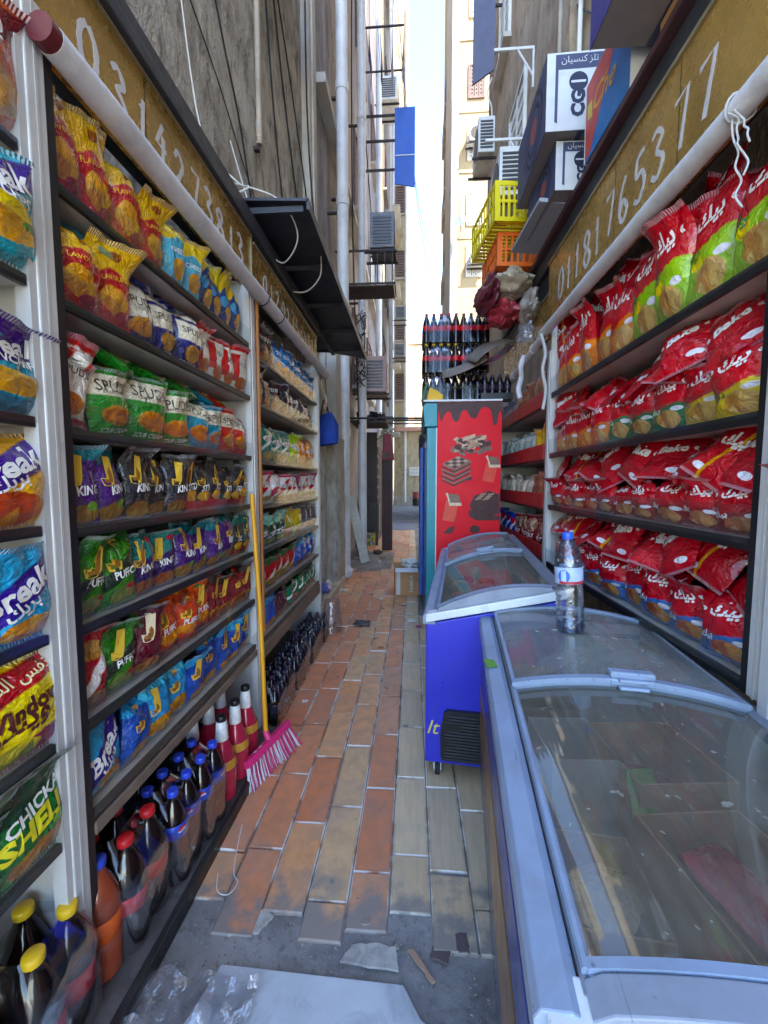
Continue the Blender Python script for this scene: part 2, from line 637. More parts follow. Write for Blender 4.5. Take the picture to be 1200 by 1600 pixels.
shard("stone_fragment", [(-0.22, 1.155), (-0.035, 1.14), (-0.045, 1.205), (-0.12, 1.215), (-0.19, 1.205)], 0.0, 0.008, M_shard, "flat cream stone shard with dark stain, just behind the marble slab")
shard("stone_fragment", [(0.06, 1.185), (0.115, 1.17), (0.13, 1.21), (0.08, 1.235)], 0.004, 0.006, M_dark_shard, "small dark brown tile shard near the chest freezer")
shard("stone_fragment", [(0.12, 1.21), (0.19, 1.20), (0.185, 1.262), (0.12, 1.258)], 0.004, 0.007, M_dark_shard, "dark square paving piece against the foot of near freezer")
shard("wood_splinter", [(-0.01, 1.20), (0.065, 1.115), (0.075, 1.125), (0.005, 1.207)], 0.006, 0.006, pm("splinter_wood", (168, 134, 108), 0.7), "thin reddish wood splinter lying on broken cement")
shard("stone_fragment", [(-0.165, 1.262), (-0.135, 1.262), (-0.132, 1.275), (-0.16, 1.277)], 0.006, 0.01, TM[1], "tiny orange tile chip below the tiled floor")
# small bits of litter
def scrap(name, x, y, s, mat, label, seed, h=0.03, cat="litter"):
    r2 = random.Random(seed)
    P = []
    for i in range(6):
        P.append([(x + (i - 2.5) * s / 5 + r2.uniform(-.1, .1) * s, y + (j - 2.5) * s / 5 + r2.uniform(-.1, .1) * s,
                   0.016 + h * (0.5 + 0.5 * noise.noise(Vector((i * .7 + seed, j * .7, 0.3)))) * (0.3 + r2.random() * .7)) for j in range(6)])
    o = MB().grid(P).build(name, mat, None, smooth=True)
    return tag(o, label, cat, "litter on the alley floor")
M_paper = pm("white_paper", (225, 222, 215), 0.7, var=0.06)
M_foil = pm("dark_foil", (52, 54, 62), 0.35, var=0.2)
scrap("foil_scrap", -0.52, 4.15, 0.16, M_foil, "crumpled dark foil wrapper lying mid alley on the tiles", 3)
scrap("paper_scrap", -0.93, 5.45, 0.12, M_paper, "crumpled white paper by the end of the shelves", 4)
scrap("paper_scrap", 0.0, 4.25, 0.08, M_paper, "small white and red wrapper beside the blue freezer", 6)
scrap("paper_scrap", 0.07, 4.1, 0.07, pm("magenta_wrap", (190, 50, 110), 0.4), "magenta sweet wrapper touching the blue freezer's side", 8)
scrap("paper_scrap", -0.72, 2.62, 0.04, M_paper, "tiny white paper bit by the soda packs", 9, 0.01)
scrap("paper_scrap", -0.28, 3.55, 0.05, pm("brown_wrap", (150, 90, 70), 0.5), "thin brown wrapper strip in the middle of tiles", 10, 0.01)
M_film_loose = clear("loose_film", (245, 247, 250), 0.12, 0.16, 0.8, 0.1, (230, 232, 236), 16, 0.8, 30)
P = []
for i in range(14):
    P.append([(-0.78 + i * 0.026, 0.93 + j * 0.024 + 0.01 * math.sin(i), 0.03 + 0.05 * abs(noise.noise(Vector((i * .45, j * .45, 3.3)))) + 0.015 * noise.noise(Vector((i * 1.3, j * 1.3, 1)))) for j in range(7)])
tag(MB().grid(P).build("plastic_film", M_film_loose, None, smooth=True), "crumpled clear plastic film on the marble slab's near edge", "plastic film")
lp = MB().tube(smooth_path([(-0.73, 1.40, 0.016), (-0.70, 1.335, 0.016), (-0.655, 1.325, 0.017), (-0.64, 1.37, 0.016), (-0.67, 1.405, 0.016), (-0.70, 1.5, 0.016), (-0.73, 1.62, 0.017)]), 0.0016, 5).build("strapping_loop", M_paper, None, smooth=True)
tag(lp, "thin white strapping loop curled on the tiles", "string")

# ---- buildings
M_wallL = streak_wall("old_plaster_left", (146, 138, 126), (72, 64, 56), (188, 180, 166), 0.8, 1.9, 1.3)
M_wallL2 = streak_wall("plaster_left_mid", (132, 124, 126), (84, 78, 84), (160, 152, 150), 0.6, 1.0, 0.4)
M_wallL3 = streak_wall("plaster_left_far", (160, 144, 122), (116, 100, 84), (182, 168, 148), 0.5, 1.0, 0.3)
M_wallR = streak_wall("brown_plaster_right", (148, 126, 104), (98, 82, 68), (176, 156, 132), 0.7, 1.4, 0.7)
M_yellow = streak_wall("cream_render", (182, 158, 118), (152, 124, 90), (192, 172, 136), 0.3, 0.8, 0.2, (3.0, 1.5))
M_column = streak_wall("grey_render", (176, 170, 160), (130, 122, 112), (200, 194, 184), 0.4, 0.8, 0.2)
M_pink = streak_wall("pink_render", (224, 176, 150), (190, 140, 116), (236, 200, 176), 0.3, 0.6, 0.2)
M_cream = streak_wall("cream_wall", (176, 160, 130), (120, 100, 76), (196, 184, 160), 0.55, 1.2, 0.3)
M_shut_b = pm("brown_shutter", (118, 96, 90), 0.7, var=0.15)
M_shut_w = pm("white_shutter", (214, 212, 204), 0.6, var=0.1)
M_glass_dk = pm("dark_glass", (42, 50, 58), 0.12, var=0.3, scale=1.5, bump=0)
M_ac = pm("ac_white", (216, 216, 210), 0.5, var=0.08, dirt=0.3)
M_iron = pm("dark_iron", (52, 48, 48), 0.6, metal=0.4, var=0.2, dirt=0.4, dirtcol=(90, 60, 45))
M_white_metal = pm("white_metal", (222, 222, 220), 0.4, var=0.06, dirt=0.15)
M_pvc = pm("pvc_pipe", (218, 219, 221), 0.4, var=0.08, scale=2, dirt=0.35, dirtcol=(120, 112, 104))
M_pvc_old = pm("old_pipe", (176, 164, 146), 0.6, var=0.15, scale=3, dirt=0.5, dirtcol=(96, 80, 66))

def building(name, label, boxes, mat, extra=None):
    e = empty(name, (boxes[0][0], boxes[0][2], 0), (0, 0, 0), label, "building")
    for b in boxes:
        mb = MB().box(*b)
        o = mb.build("wall", mat if len(b) == 6 else mat, e)
        o.matrix_parent_inverse = Matrix.Translation(-Vector(e.location))
    return e

def part(e, name, mb, mat, parent=None, **kw):
    """part in world coordinates below a thing whose Empty stands somewhere else"""
    o = mb.build(name, mat, parent or e, **kw)
    if parent is None:
        o.matrix_parent_inverse = Matrix.Translation(-Vector(e.location))
    return o

def window(e, F, u0, u1, z0, z1, mat, leaves=2, reveal=0.03, slats=10, sill=True):
    mb = MB()
    F.box(mb, u0, u1, z0, z1, -0.02, 0.006)
    w = part(e, "window", mb, M_glass_dk)
    fr = MB()
    t = 0.05
    F.box(fr, u0 - t, u0, z0 - t, z1 + t, 0.0, 0.05); F.box(fr, u1, u1 + t, z0 - t, z1 + t, 0.0, 0.05)
    F.box(fr, u0, u1, z1, z1 + t, 0.0, 0.05); F.box(fr, u0, u1, z0 - t, z0, 0.0, 0.05)
    sub(w, "frame", fr, mat)
    for k in range(leaves):
        a = u0 + (u1 - u0) * k / leaves + 0.01; b = u0 + (u1 - u0) * (k + 1) / leaves - 0.01
        sh = MB()
        F.box(sh, a, a + 0.04, z0, z1, 0.012, 0.035); F.box(sh, b - 0.04, b, z0, z1, 0.012, 0.035)
        for s in range(slats):
            zz = z0 + (z1 - z0) * s / slats
            F.box(sh, a + 0.04, b - 0.04, zz + 0.01, zz + (z1 - z0) / slats * 0.72, 0.012, 0.03)
        sub(w, "shutter", sh, mat)
    if sill:
        s = MB()
        F.box(s, u0 - 0.1, u1 + 0.1, z0 - 0.13, z0 - 0.055, 0.0, 0.14)
        sub(w, "sill", s, M_column)
    return w
def sub(parent, name, mb, mat, **kw):
    o = mb.build(name, mat, parent, **kw)
    o.matrix_parent_inverse = Matrix.Identity(4)
    return o

# left side of the alley
FL = Face('+x', -1.36)
bl = building("weathered_building", "old building with rough grey-brown stained plaster above the left shelves", [(-7, -1.36, 2.0, 5.55, -0.05, 8.6), (-7, -1.362, -0.3, 1.995, -0.05, 5.2)], M_wallL)
part(bl, "corner_strip", MB().box(-1.37, -1.26, 5.2, 5.56, 0, 8.61), M_column, bevel=0.01)
part(bl, "string_course", MB().box(-1.37, -1.30, 2.01, 5.19, 7.9, 8.1), M_column, bevel=0.01)
bm_ = building("apartment_building", "grey shaded apartment building behind the drain pipes, left side", [(-7, -1.30, 5.57, 9.2, -0.05, 13.2), (-7, -1.30, 9.205, 15.5, -0.05, 20.5)], M_wallL2)
FM = Face('+x', -1.30)
for (u, z, s) in [(8.9, 3.6, 'b'), (11.6, 3.9, 'b'), (9.2, 7.4, 'b'), (12.4, 7.2, 'w'), (9.6, 10.9, 'b'), (12.9, 11.0, 'b'), (13.6, 4.1, 'w')]:
    window(bm_, FM, u, u + 1.0, z, z + 1.5, M_shut_b if s == 'b' else M_shut_w)
part(bm_, "ledge", MB().box(-1.31, -1.14, 5.57, 15.5, 6.6, 6.72), M_column)
bf = building("apartment_building", "cream apartment building far along the alley's left side", [(-7, -1.22, 15.52, 25.9, -0.05, 30)], M_wallL3)
FF = Face('+x', -1.22)
for (u, z, s) in [(16.6, 5.0, 'b'), (19.0, 5.2, 'b'), (22.0, 5.1, 'w'), (16.9, 9.0, 'w'), (19.6, 9.1, 'b'), (22.6, 9.0, 'b'), (17.1, 13.1, 'b'), (20.2, 13.2, 'w'), (23.0, 13.0, 'b'), (18.0, 17.2, 'b'), (21.2, 17.4, 'b'), (18.4, 21.4, 'b'), (21.8, 21.6, 'w')]:
    window(bf, FF, u, u + 1.0, z, z + 1.5, M_shut_b if s == 'b' else M_shut_w)
for z in (4.2, 8.3, 12.4, 16.5):
    part(bf, "balcony_slab", MB().box(-1.23, -0.78, 23.6, 25.6, z, z + 0.12), M_column)
# the wall that closes the alley
be = building("end_building", "cream building closing the far end of the alley with peeling wall", [(-1.21, -0.42, 26.0, 34, -0.05, 30), (-0.415, 3.2, 26.02, 27, -0.05, 4.9)], M_cream)
FE = Face('-y', 26.0)
for z in (6.6, 10.2, 13.9, 17.6):
    window(be, FE, -1.08, -0.62, z, z + 1.5, M_shut_b, 1)
part(be, "dado", MB().box(-1.2, 3.1, 25.9, 25.995, 0.0, 0.55), M_column)
part(be, "drain_pipe", MB().tube([(-0.48, 25.88, 0.2), (-0.48, 25.88, 29)], 0.07, 10), M_pvc, smooth=True)
part(be, "canopy_beam", MB().box(-1.2, 1.4, 25.55, 25.98, 4.6, 4.8), pm("faded_pink", (196, 150, 140), 0.7))
bp = building("pink_building", "pink and yellow building seen beyond the end wall", [(-2.0, 0.35, 44, 52, -0.05, 16.2), (0.352, 4.5, 44.02, 52, -0.05, 16.8)], M_pink)
FP = Face('-y', 44.0)
part(bp, "yellow_band", MB().box(0.3, 0.95, 43.85, 43.998, 0, 15.6), M_yellow)
part(bp, "cornice", MB().box(-2.1, 4.6, 43.7, 43.99, 15.7, 16.1), M_cream)
for z in (5, 9, 13):
    window(bp, FP, 1.4, 2.4, z, z + 1.8, M_shut_b)

# right side
br = building("brown_building", "shaded brown plaster building above the right shelves", [(1.66, 4.2, 0.0, 3.0, -0.05, 14.5), (1.66, 4.2, -2.8, -0.005, -0.05, 13.5), (1.66, 4.2, 3.005, 10.0, -0.05, 19.5)], M_wallR)  # block behind the camera is unseen, added to keep the sun off the alley
FR = Face('-x', 1.66)
window(br, FR, 6.7, 7.6, 5.6, 7.6, M_shut_w, 2)
window(br, FR, 7.9, 8.7, 9.3, 11.2, M_shut_w, 2)
window(br, FR, 3.3, 4.2, 6.4, 8.2, M_shut_b, 2)
part(br, "vertical_pipe", MB().tube([(1.60, 5.0, 3.3), (1.60, 5.0, 14)], 0.035, 8), M_pvc_old, smooth=True)
part(br, "vertical_pipe", MB().tube([(1.60, 4.45, 3.3), (1.60, 4.45, 14)], 0.022, 8), M_white_metal, smooth=True)
part(br, "pilaster", MB().box(1.56, 1.662, 4.62, 4.86, 3.2, 14), M_wallR, bevel=0.01)
by = building("cream_building", "sunlit tall cream building with shutters beyond the yellow crate", [(1.42, 9.0, 14.0, 21.5, -0.05, 30)], M_yellow)
FY = Face('-y', 14.0)
for k, z in enumerate((8.15, 9.75, 11.7, 13.55, 15.9)):
    window(by, FY, 1.72, 2.14, z, z + 0.9, M_shut_b if k in (3,) else M_shut_w, 3, slats=8, sill=False)
    window(by, FY, 3.0, 3.9, z, z + 0.9, M_shut_w, 3, slats=8, sill=False)
for z in (9.3, 11.3, 13.1, 15.2):
    part(by, "floor_line", MB().box(1.43, 9.0, 13.97, 13.998, z, z + 0.05), M_cream)
part(by, "corner_column", MB().box(1.16, 1.418, 14.01, 16.4, 0, 30.02), M_column, bevel=0.02)
FS = Face('-x', 1.16)
for (u, z) in [(17.6, 8.5), (17.6, 12.0), (17.6, 15.5), (18.9, 10.4), (18.9, 14.2), (18.9, 17.6)]:
    window(by, Face('-x', 1.42), u, u + 1.1, z, z + 1.5, M_shut_b, 2)
for z in (7.0, 10.2, 13.6, 17.0):
    part(by, "balcony", MB().box(1.32, 1.43, 19.4, 21.2, z, z + 1.0), M_cream, bevel=0.01)
for (y, z) in [(16.9, 7.6), (16.9, 11.0), (16.9, 14.4)]:
    part(by, "drain_pipe", MB().tube([(1.32, y, z - 3), (1.32, y, z + 3.4)], 0.06, 8), M_pvc, smooth=True)

# loose grit and crumbs over the broken cement
gr = MB()
rg_ = random.Random(31)
for k in range(420):
    x, y = rg_.uniform(-0.78, 0.24), rg_.choice([rg_.uniform(1.10, 1.30), rg_.gauss(1.2, 0.08), rg_.uniform(1.0, 2.4)])
    if y > 1.3 and rg_.random() < 0.75 or y < 1.02:
        continue
    s = rg_.uniform(0.0008, 0.0030) * (1 if rg_.random() > 0.06 else 2.2)
    gr.obox((x, y, (0.013 if y > 1.3 else 0.005) + s * 0.5), (s, s * rg_.uniform(.6, 1.2), s * rg_.uniform(.4, .9)), (rg_.uniform(-.5, .5), rg_.uniform(-.5, .5), rg_.uniform(0, 3)))
tag(gr.build("grit", pm("grit_stone", (140, 132, 122), 0.85, var=0.5, scale=60), None), "loose grit and crumbs over the broken cement", "grit", None, "stuff")
# ================================================================== SHELF RACKS AND SIGNS
M_alu = pm("white_aluminium", (206, 206, 202), 0.42, metal=0.15, var=0.06, dirt=0.25, dirtcol=(130, 124, 116))
M_black = pm("black_edge", (26, 27, 29), 0.4, var=0.2)
M_board = pm("shelf_board", (190, 184, 174), 0.6, var=0.1, dirt=0.3)
M_backp = pm("rack_back", (186, 182, 176), 0.6, var=0.1, scale=2)
M_strip = clear("acrylic_strip", (248, 250, 250), 0.08, 0.02, 0.09, 0.02, (205, 205, 200), 5)
M_red_strip = pm("red_price_strip", (190, 46, 44), 0.4, var=0.12, dirt=0.3, dirtcol=(130, 60, 50))
M_brown_edge = pm("brown_plank", (124, 108, 92), 0.65, var=0.2, dirt=0.4)
M_orange_edge = pm("varnished_edge", (170, 110, 60), 0.5, var=0.2)

def rack(name, label, side, y0, y1, xf, depth, shelves, ztop, strip="clear", strip_h=0.075, last_post=False, zbot=0.03, panel_to=None, edge=0.022):
    """side -1: stands on the left and faces +x; side +1: stands on the right and faces -x"""
    e = empty(name, (xf, (y0 + y1) / 2, 0), (0, 0, 0), label, "shelf rack")
    s = side
    def bx(mb, a, b, ya, yb, za, zb):          # a, b: distance behind the front plane
        xa, xb = xf + s * a, xf + s * b
        return mb.box(min(xa, xb), max(xa, xb), ya, yb, za, zb)
    posts = [y0] + ([y1] if last_post else [])
    for y in posts:
        part(e, "post", bx(MB(), -0.012, 0.03, y - 0.026, y + 0.026, zbot, ztop), M_alu, bevel=0.004)
        part(e, "post_groove", bx(MB(), -0.014, -0.0125, y - 0.004, y + 0.004, zbot, ztop), M_backp)
        part(e, "side_panel", bx(MB(), 0.031, depth, y - 0.010, y + 0.010, zbot, ztop - 0.02), M_alu)
    part(e, "edge_strip", bx(MB(), -0.008, 0.03, y0 + 0.027, y0 + 0.052, zbot, ztop), M_black)
    part(e, "edge_strip", bx(MB(), -0.008, 0.03, y1 - 0.045, y1 - 0.027, zbot, ztop), M_alu)
    part(e, "back_panel", bx(MB(), depth, depth + 0.015, y0, y1, zbot, ztop), M_backp)
    for k, z in enumerate(shelves):
        ya, yb = y0 + 0.054, y1 - 0.047
        sh = part(e, "shelf", bx(MB(), 0.012, depth - 0.002, ya, yb, z - 0.02, z), M_board)
        ed = MB()
        bx(ed, -0.004, 0.0115, ya, yb, z - edge, z + 0.004)
        sub(sh, "shelf_edge", ed, M_black, bevel=0.002)
        if strip == "clear":
            st = MB()
            bx(st, -0.010, -0.008, ya, yb, z - 0.012, z + strip_h)
            sub(sh, "price_strip", st, M_strip)
        elif strip == "red":
            st = MB()
            bx(st, -0.012, -0.006, ya, yb, z - 0.006, z + strip_h)
            sub(sh, "price_strip", st, M_red_strip, bevel=0.002)
    return e

LS = [2.25, 1.965, 1.636, 1.37, 1.10, 0.825, 0.56]
rA = rack("shelf_rack", "white post snack rack nearest the camera on the left", -1, -0.25, 0.975, -0.9, 0.38, [2.27, 1.975, 1.65, 1.388, 1.118, 0.835, 0.568], 3.0, strip_h=0.07)
rB = rack("shelf_rack", "middle snack rack on the left with broom leaning on it", -1, 0.975, 2.29, -0.9, 0.38, LS, 2.62, strip_h=0.075)
rC = rack("shelf_rack", "far snack rack on the left below the black awning", -1, 2.29, 3.88, -0.9, 0.38, [2.225, 1.96, 1.623, 1.355, 1.08, 0.805, 0.54], 2.62, strip_h=0.085, last_post=True)
for e, y0, y1, z, fh in ((rB, 0.975, 2.29, 0.56, .062), (rC, 2.29, 3.88, 0.54, .11)):
    part(e, "bottom_fascia", MB().box(-0.902, -0.888, y0 + 0.055, y1 - 0.05, z - fh, z - 0.026), M_brown_edge, bevel=0.003)
part(rC, "wood_edge", MB().box(-0.885, -0.872, 2.318, 2.332, 0.6, 2.6), M_orange_edge)
RS = [2.135, 1.70, 1.325, 0.90]
rD = rack("shelf_rack", "near right rack packed with red bread snack bags", 1, 1.22, 3.15, 1.0, 0.42, RS, 2.62, strip_h=0.105, last_post=False, zbot=0.868, edge=0.032)
rE = rack("shelf_rack", "far right rack with red price strips beside the red fridge", 1, 3.15, 4.87, 1.0, 0.42, [2.08, 1.675, 1.30, 0.905], 2.45, strip="red", strip_h=0.11, last_post=True, zbot=0.86)
rF = rack("shelf_rack", "white post of right rack cut off by the picture's edge", 1, 0.4, 1.22, 1.0, 0.42, RS, 2.62, strip_h=0.105, zbot=0.868, edge=0.032)
part(rD, "back_post", MB().box(0.975, 1.0, 1.15, 1.19, 0.82, 2.6), M_alu, bevel=0.004)

# low dark plinth under the left racks
M_plinth = pm("plinth_board", (72, 68, 66), 0.7, var=0.25, dirt=0.5, dirtcol=(130, 124, 118))
pl = empty("plinth", (-1.0, 1.0, 0), (0, 0, 0), "low dark dusty plinth under the left racks", "plinth")
part(pl, "board", MB().box(-1.33, -0.80, -0.4, 2.28, 0.004, 0.05), M_plinth, bevel=0.006)
part(pl, "edge_rail", MB().box(-0.798, -0.772, -0.4, 2.28, 0.004, 0.062), M_black, bevel=0.004)
lg = MB().prism([(-1.34, 3.95), (-0.98, 3.95), (-0.98, 5.95), (-1.34, 6.3)], lambda a, b, t: (a, b, t), 0.004, 0.12).build("concrete_ledge", pm("pale_concrete", (196, 186, 166), 0.8, var=0.15, dirt=0.5), None, bevel=0.008)
tag(lg, "pale concrete ledge just past the far left rack", "ledge")

# ---- rolled sheets tied over the shelves
M_roll = pm("rolled_sheet", (204, 204, 206), 0.75, var=0.1, scale=9, bump=0.6, bscale=35, dirt=0.4, dirtcol=(140, 138, 138))
M_redcap = pm("dark_red_cap", (96, 30, 34), 0.5)
M_tie = pm("tie_cord", (190, 188, 184), 0.8)
def roll(label, pts, r, capm, ties, knot=0.012):
    e = empty("rolled_sheet", pts[0], (0, 0, 0), label, "rolled sheet")
    path = []
    for i in range(len(pts) - 1):
        for k in range(16):
            p = Vector(pts[i]).lerp(Vector(pts[i + 1]), k / 16)
            p.z += 0.004 * noise.noise(Vector((p.y * 3, r, 0)))
            path.append(p)
    path.append(Vector(pts[-1]))
    rad = [r * (1 + 0.10 * noise.noise(Vector((p.y * 5.3, 2.0, r * 50)))) for p in path]
    part(e, "roll", MB().tube(path, rad, 14), M_roll, smooth=True)
    d = (Vector(pts[0]) - Vector(pts[1])).normalized()
    p0 = Vector(pts[0])
    part(e, "end_cap", MB().tube([p0 + d * 0.001, p0 + d * 0.03], r * 0.93, 14), capm, smooth=True)
    for y in ties:
        t = (y - pts[0][1]) / (pts[-1][1] - pts[0][1])
        c = Vector(pts[0]).lerp(Vector(pts[-1]), t)
        ring = [c + Vector((math.cos(a) * (r + 0.006), 0.006 * math.sin(a * 2), math.sin(a) * (r + 0.006))) for a in np.linspace(0, 2 * math.pi, 18)]
        part(e, "tie", MB().tube(ring, 0.0035, 6), M_tie if capm is not M_redcap or y < 2.2 else M_iron, smooth=True)
    return e
roll("white rolled sheet with dark red end above the left racks", [(-0.855, 0.985, 2.535), (-0.855, 4.05, 2.535)], 0.036, M_redcap, (2.35, 2.62))
roll("white rolled sheet tied with cord above the near right rack", [(0.955, 0.55, 2.60), (0.955, 3.2, 2.585)], 0.036, M_alu, (1.36,))
roll("thinner white rolled sheet above the far right rack", [(0.955, 3.22, 2.56), (0.955, 5.1, 2.40)], 0.030, M_alu, (3.4, 4.0, 4.9))
# loose ends of cord and plastic hanging from the right roll
def strand(label, pts, r=0.006, mat=None):
    o = MB().tube(smooth_path(pts, 5), r, 6).build("cord_end", mat or M_tie, None, smooth=True)
    return tag(o, label, "cord", "cord ends hanging from the rolls")
for k_, lb_ in enumerate(("frayed white cord hanging from right roll at picture's edge", "second frayed cord strand beside the first, right roll", "short frayed cord tuft on the right roll's knot")):
    q_ = random.Random(k_)
    strand(lb_, [(0.93 + q_.uniform(-.01, .01), 1.36 - 0.012 * k_ - 0.03 * t_ * (1 + .3 * k_), 2.575 - 0.26 * t_ * (1 - .25 * k_) ) if False else (0.925 + q_.uniform(-.014, .014), 1.355 - 0.01 * k_ - 0.06 * t_ + q_.uniform(-.008, .008), 2.575 - 0.30 * t_ * (1 - .28 * k_)) for t_ in np.linspace(0, 1, 8)], 0.0028)
strand("twisted clear plastic strip hanging at the white right post", [(0.92, 3.12, 2.56), (0.945, 3.09, 2.42), (0.93, 3.10, 2.3), (0.955, 3.09, 2.16), (0.94, 3.1, 2.02)], 0.012)
strand("knotted white rag on the far right roll", [(0.93, 3.62, 2.55), (0.90, 3.6, 2.47), (0.915, 3.64, 2.38), (0.89, 3.62, 2.28), (0.9, 3.6, 2.2)], 0.022, M_roll)

# ---- gold phone-number boards
def gold_mat():
    t = NT("gold_mirror_sheet")
    v = t.coords("Object")
    n1 = t.noise(v, 2.2, 2, 0.4, 0.6)
    n2 = t.noise(v, 24, 4)
    c = t.mix(t.ramp(n1, 0.35, 0.65), lin((164, 128, 62)), lin((196, 156, 82)))
    c = t.mix(t.math('MULTIPLY', t.ramp(n2, 0.55, 0.8), 0.15), c, lin((136, 116, 74)))
    t.put(t.b.inputs["Base Color"], c)
    t.setb(Metallic=0.45)
    t.put(t.b.inputs["Roughness"], t.ramp(n2, 0.3, 0.7, 0.2, 0.34))
    t.bump(n1, 0.2, 0.05)
    return t.m
M_gold = gold_mat()
M_gold_trim = pm("brass_trim", (170, 160, 126), 0.4, metal=0.6, var=0.15)
M_silver = pm("silver_paint", (214, 212, 214), 0.45, metal=0.2, var=0.12)
M_beam = pm("dark_beam", (44, 46, 52), 0.55, var=0.2, dirt=0.3, dirtcol=(90, 84, 80))
DIG = {
    '0': [[(.5, 1), (.15, .75), (.12, .3), (.45, 0), (.85, .25), (.88, .7), (.55, .98)]],
    '1': [[(.35, .7), (.6, 1), (.5, 0)]],
    '2': [[(.1, .75), (.45, 1), (.85, .75), (.5, .4), (.1, .05), (.9, .0)]],
    '3': [[(.12, .9), (.5, 1), (.85, .78), (.45, .55), (.9, .3), (.5, 0), (.1, .12)]],
    '4': [[(.6, 1), (.1, .4), (.9, .4)], [(.65, .7), (.62, 0)]],
    '5': [[(.85, 1), (.25, .98), (.2, .58), (.65, .6), (.88, .3), (.5, 0), (.1, .1)]],
    '6': [[(.75, 1), (.3, .7), (.15, .25), (.5, 0), (.85, .25), (.5, .5), (.2, .3)]],
    '7': [[(.1, .95), (.9, 1), (.5, 0)]],
    '8': [[(.5, .52), (.15, .78), (.5, 1), (.85, .78), (.5, .52), (.1, .25), (.5, 0), (.9, .25), (.5, .52)]],
}
def stroke(mb, pts, w, fn, seed=0):
    pts = smooth_path([(a, b, 0) for a, b in pts], 5) if len(pts) > 3 else [Vector((a, b, 0)) for a, b in pts]
    L, Rr = [], []
    for i, p in enumerate(pts):
        d = (pts[min(i + 1, len(pts) - 1)] - pts[max(i - 1, 0)])
        if d.length < 1e-6:
            d = Vector((1, 0, 0))
        d.normalize()
        nn = Vector((-d.y, d.x, 0))
        ww = w * (1 + 0.35 * noise.noise(Vector((i * 0.7, seed * 3.1, 0))))
        L.append(p + nn * ww); Rr.append(p - nn * ww)
    for t in (0,):
        k = len(mb.v)
        zz = [0.0016 + 0.00005 * i + 0.0007 * (seed % 3) for i in range(len(L))]
        vs = [fn(q.x, q.y, h) for q, h in zip(L, zz)] + [fn(q.x, q.y, h + 0.00003) for q, h in zip(Rr, zz)]
        n = len(pts)
        fs = [(i, i + 1, n + i + 1, n + i) for i in range(n - 1)]
        vs2 = [fn(q.x, q.y, 0.0008) for q in L] + [fn(q.x, q.y, 0.0008) for q in Rr]
        mb.add(vs, fs)
        m = len(pts)
        mb.add(vs + vs2, [(i, i + 1, 2 * m + i + 1, 2 * m + i) for i in range(m - 1)] + [(m + i, m + i + 1, 3 * m + i + 1, 3 * m + i) for i in range(m - 1)])

def sign(label, side, y0, y1, x, z0, z1, digits, dw, lean=0.0, stroke_w=0.011, mat=M_silver):
    """reads left to right for a viewer in the alley"""
    e = empty("phone_number_sign", (x, (y0 + y1) / 2, z0), (0, 0, 0), label, "sign")
    s = -side
    def face(a, b, n):                       # a along the reading direction from 0, b height from 0
        y = y0 + a if side < 0 else y1 - a
        return (x + s * (n + lean * b), y, z0 + b)
    H, L = z1 - z0, y1 - y0
    part(e, "panel", MB().prism([(0, 0), (L, 0), (L, H), (0, H)], face, -0.02, 0.0), M_gold)
    part(e, "trim", MB().prism([(0, H - 0.004), (L, H - 0.004), (L, H + 0.014), (0, H + 0.014)], face, -0.018, 0.012), M_gold_trim, bevel=0.002)
    part(e, "end_trim", MB().prism([(L - 0.012, 0), (L, 0), (L, H - 0.006), (L - 0.012, H - 0.006)], face, 0.0005, 0.008), M_gold_trim)
    nseam = max(1, int(L / 0.62))
    for k in range(1, nseam + 1):
        a_ = L * k / (nseam + 1)
        part(e, "seam", MB().prism([(a_, 0.004), (a_ + 0.003, 0.004), (a_ + 0.003, H - 0.006), (a_, H - 0.006)], face, 0.0004, 0.0014), M_black)
    for k in range(nseam * 2 + 2):
        a_ = 0.03 + (L - 0.06) * k / (nseam * 2 + 1)
        for b_ in (0.02 + 0.02 * (k % 2), H - 0.025):
            part(e, "screw", MB().prism([(a_ + .005 * math.cos(q_), b_ + .005 * math.sin(q_)) for q_ in np.linspace(0, 6.28, 8, endpoint=False)], face, 0.0004, 0.002), M_gold_trim)
    for i, d in enumerate(digits):
        if d == ' ':
            continue
        mb = MB()
        a0 = dw[0] + dw[1] * i - dw[2] / 2
        zb, sz = dw[3], dw[4] - dw[3]
        for q, st in enumerate(DIG[d]):
            jr = random.Random(i * 5 + len(digits))
            ja, jb, js = jr.uniform(-.006, .006), jr.uniform(-.012, .012), jr.uniform(-.18, .12)
            stroke(mb, [(a0 + ja + (px + js * (py - .5)) * dw[2], zb + jb + py * sz * jr.uniform(.97, 1.03)) for px, py in st], stroke_w, face, i * 3 + q)
        part(e, "digit", mb, mat)
    return e
sg1 = sign("gold phone number sign over the middle left rack", -1, 0.99, 2.40, -0.935, 2.58, 2.90, "0314273813", (0.215, 0.116, 0.075, 0.085, 0.225), stroke_w=0.0095)
mb = MB()
add_text(mb, AR["gums"], lambda a, b: (-0.933, 0.99 + a, 2.575 + b), 0.06, 0.235, width=0.09)
part(sg1, "red_lettering", mb, pm("red_paint", (120, 36, 32), 0.6))
sign("gold phone number sign over the far left rack", -1, 2.42, 3.98, -0.935, 2.585, 2.87, "01202753453", (0.2, 0.12, 0.07, 0.085, 0.205), stroke_w=0.007)
sign("large gold phone number sign over the near right rack", 1, 0.75, 3.30, 1.02, 2.62, 3.125, "01181765377", (0.26, 0.142, 0.10, 0.155, 0.355), lean=0.0, stroke_w=0.0105)
sign("plain dark gold board over the far right rack", 1, 3.33, 4.9, 1.04, 2.60, 2.93, "", (0, 0, 0, 0, 0))
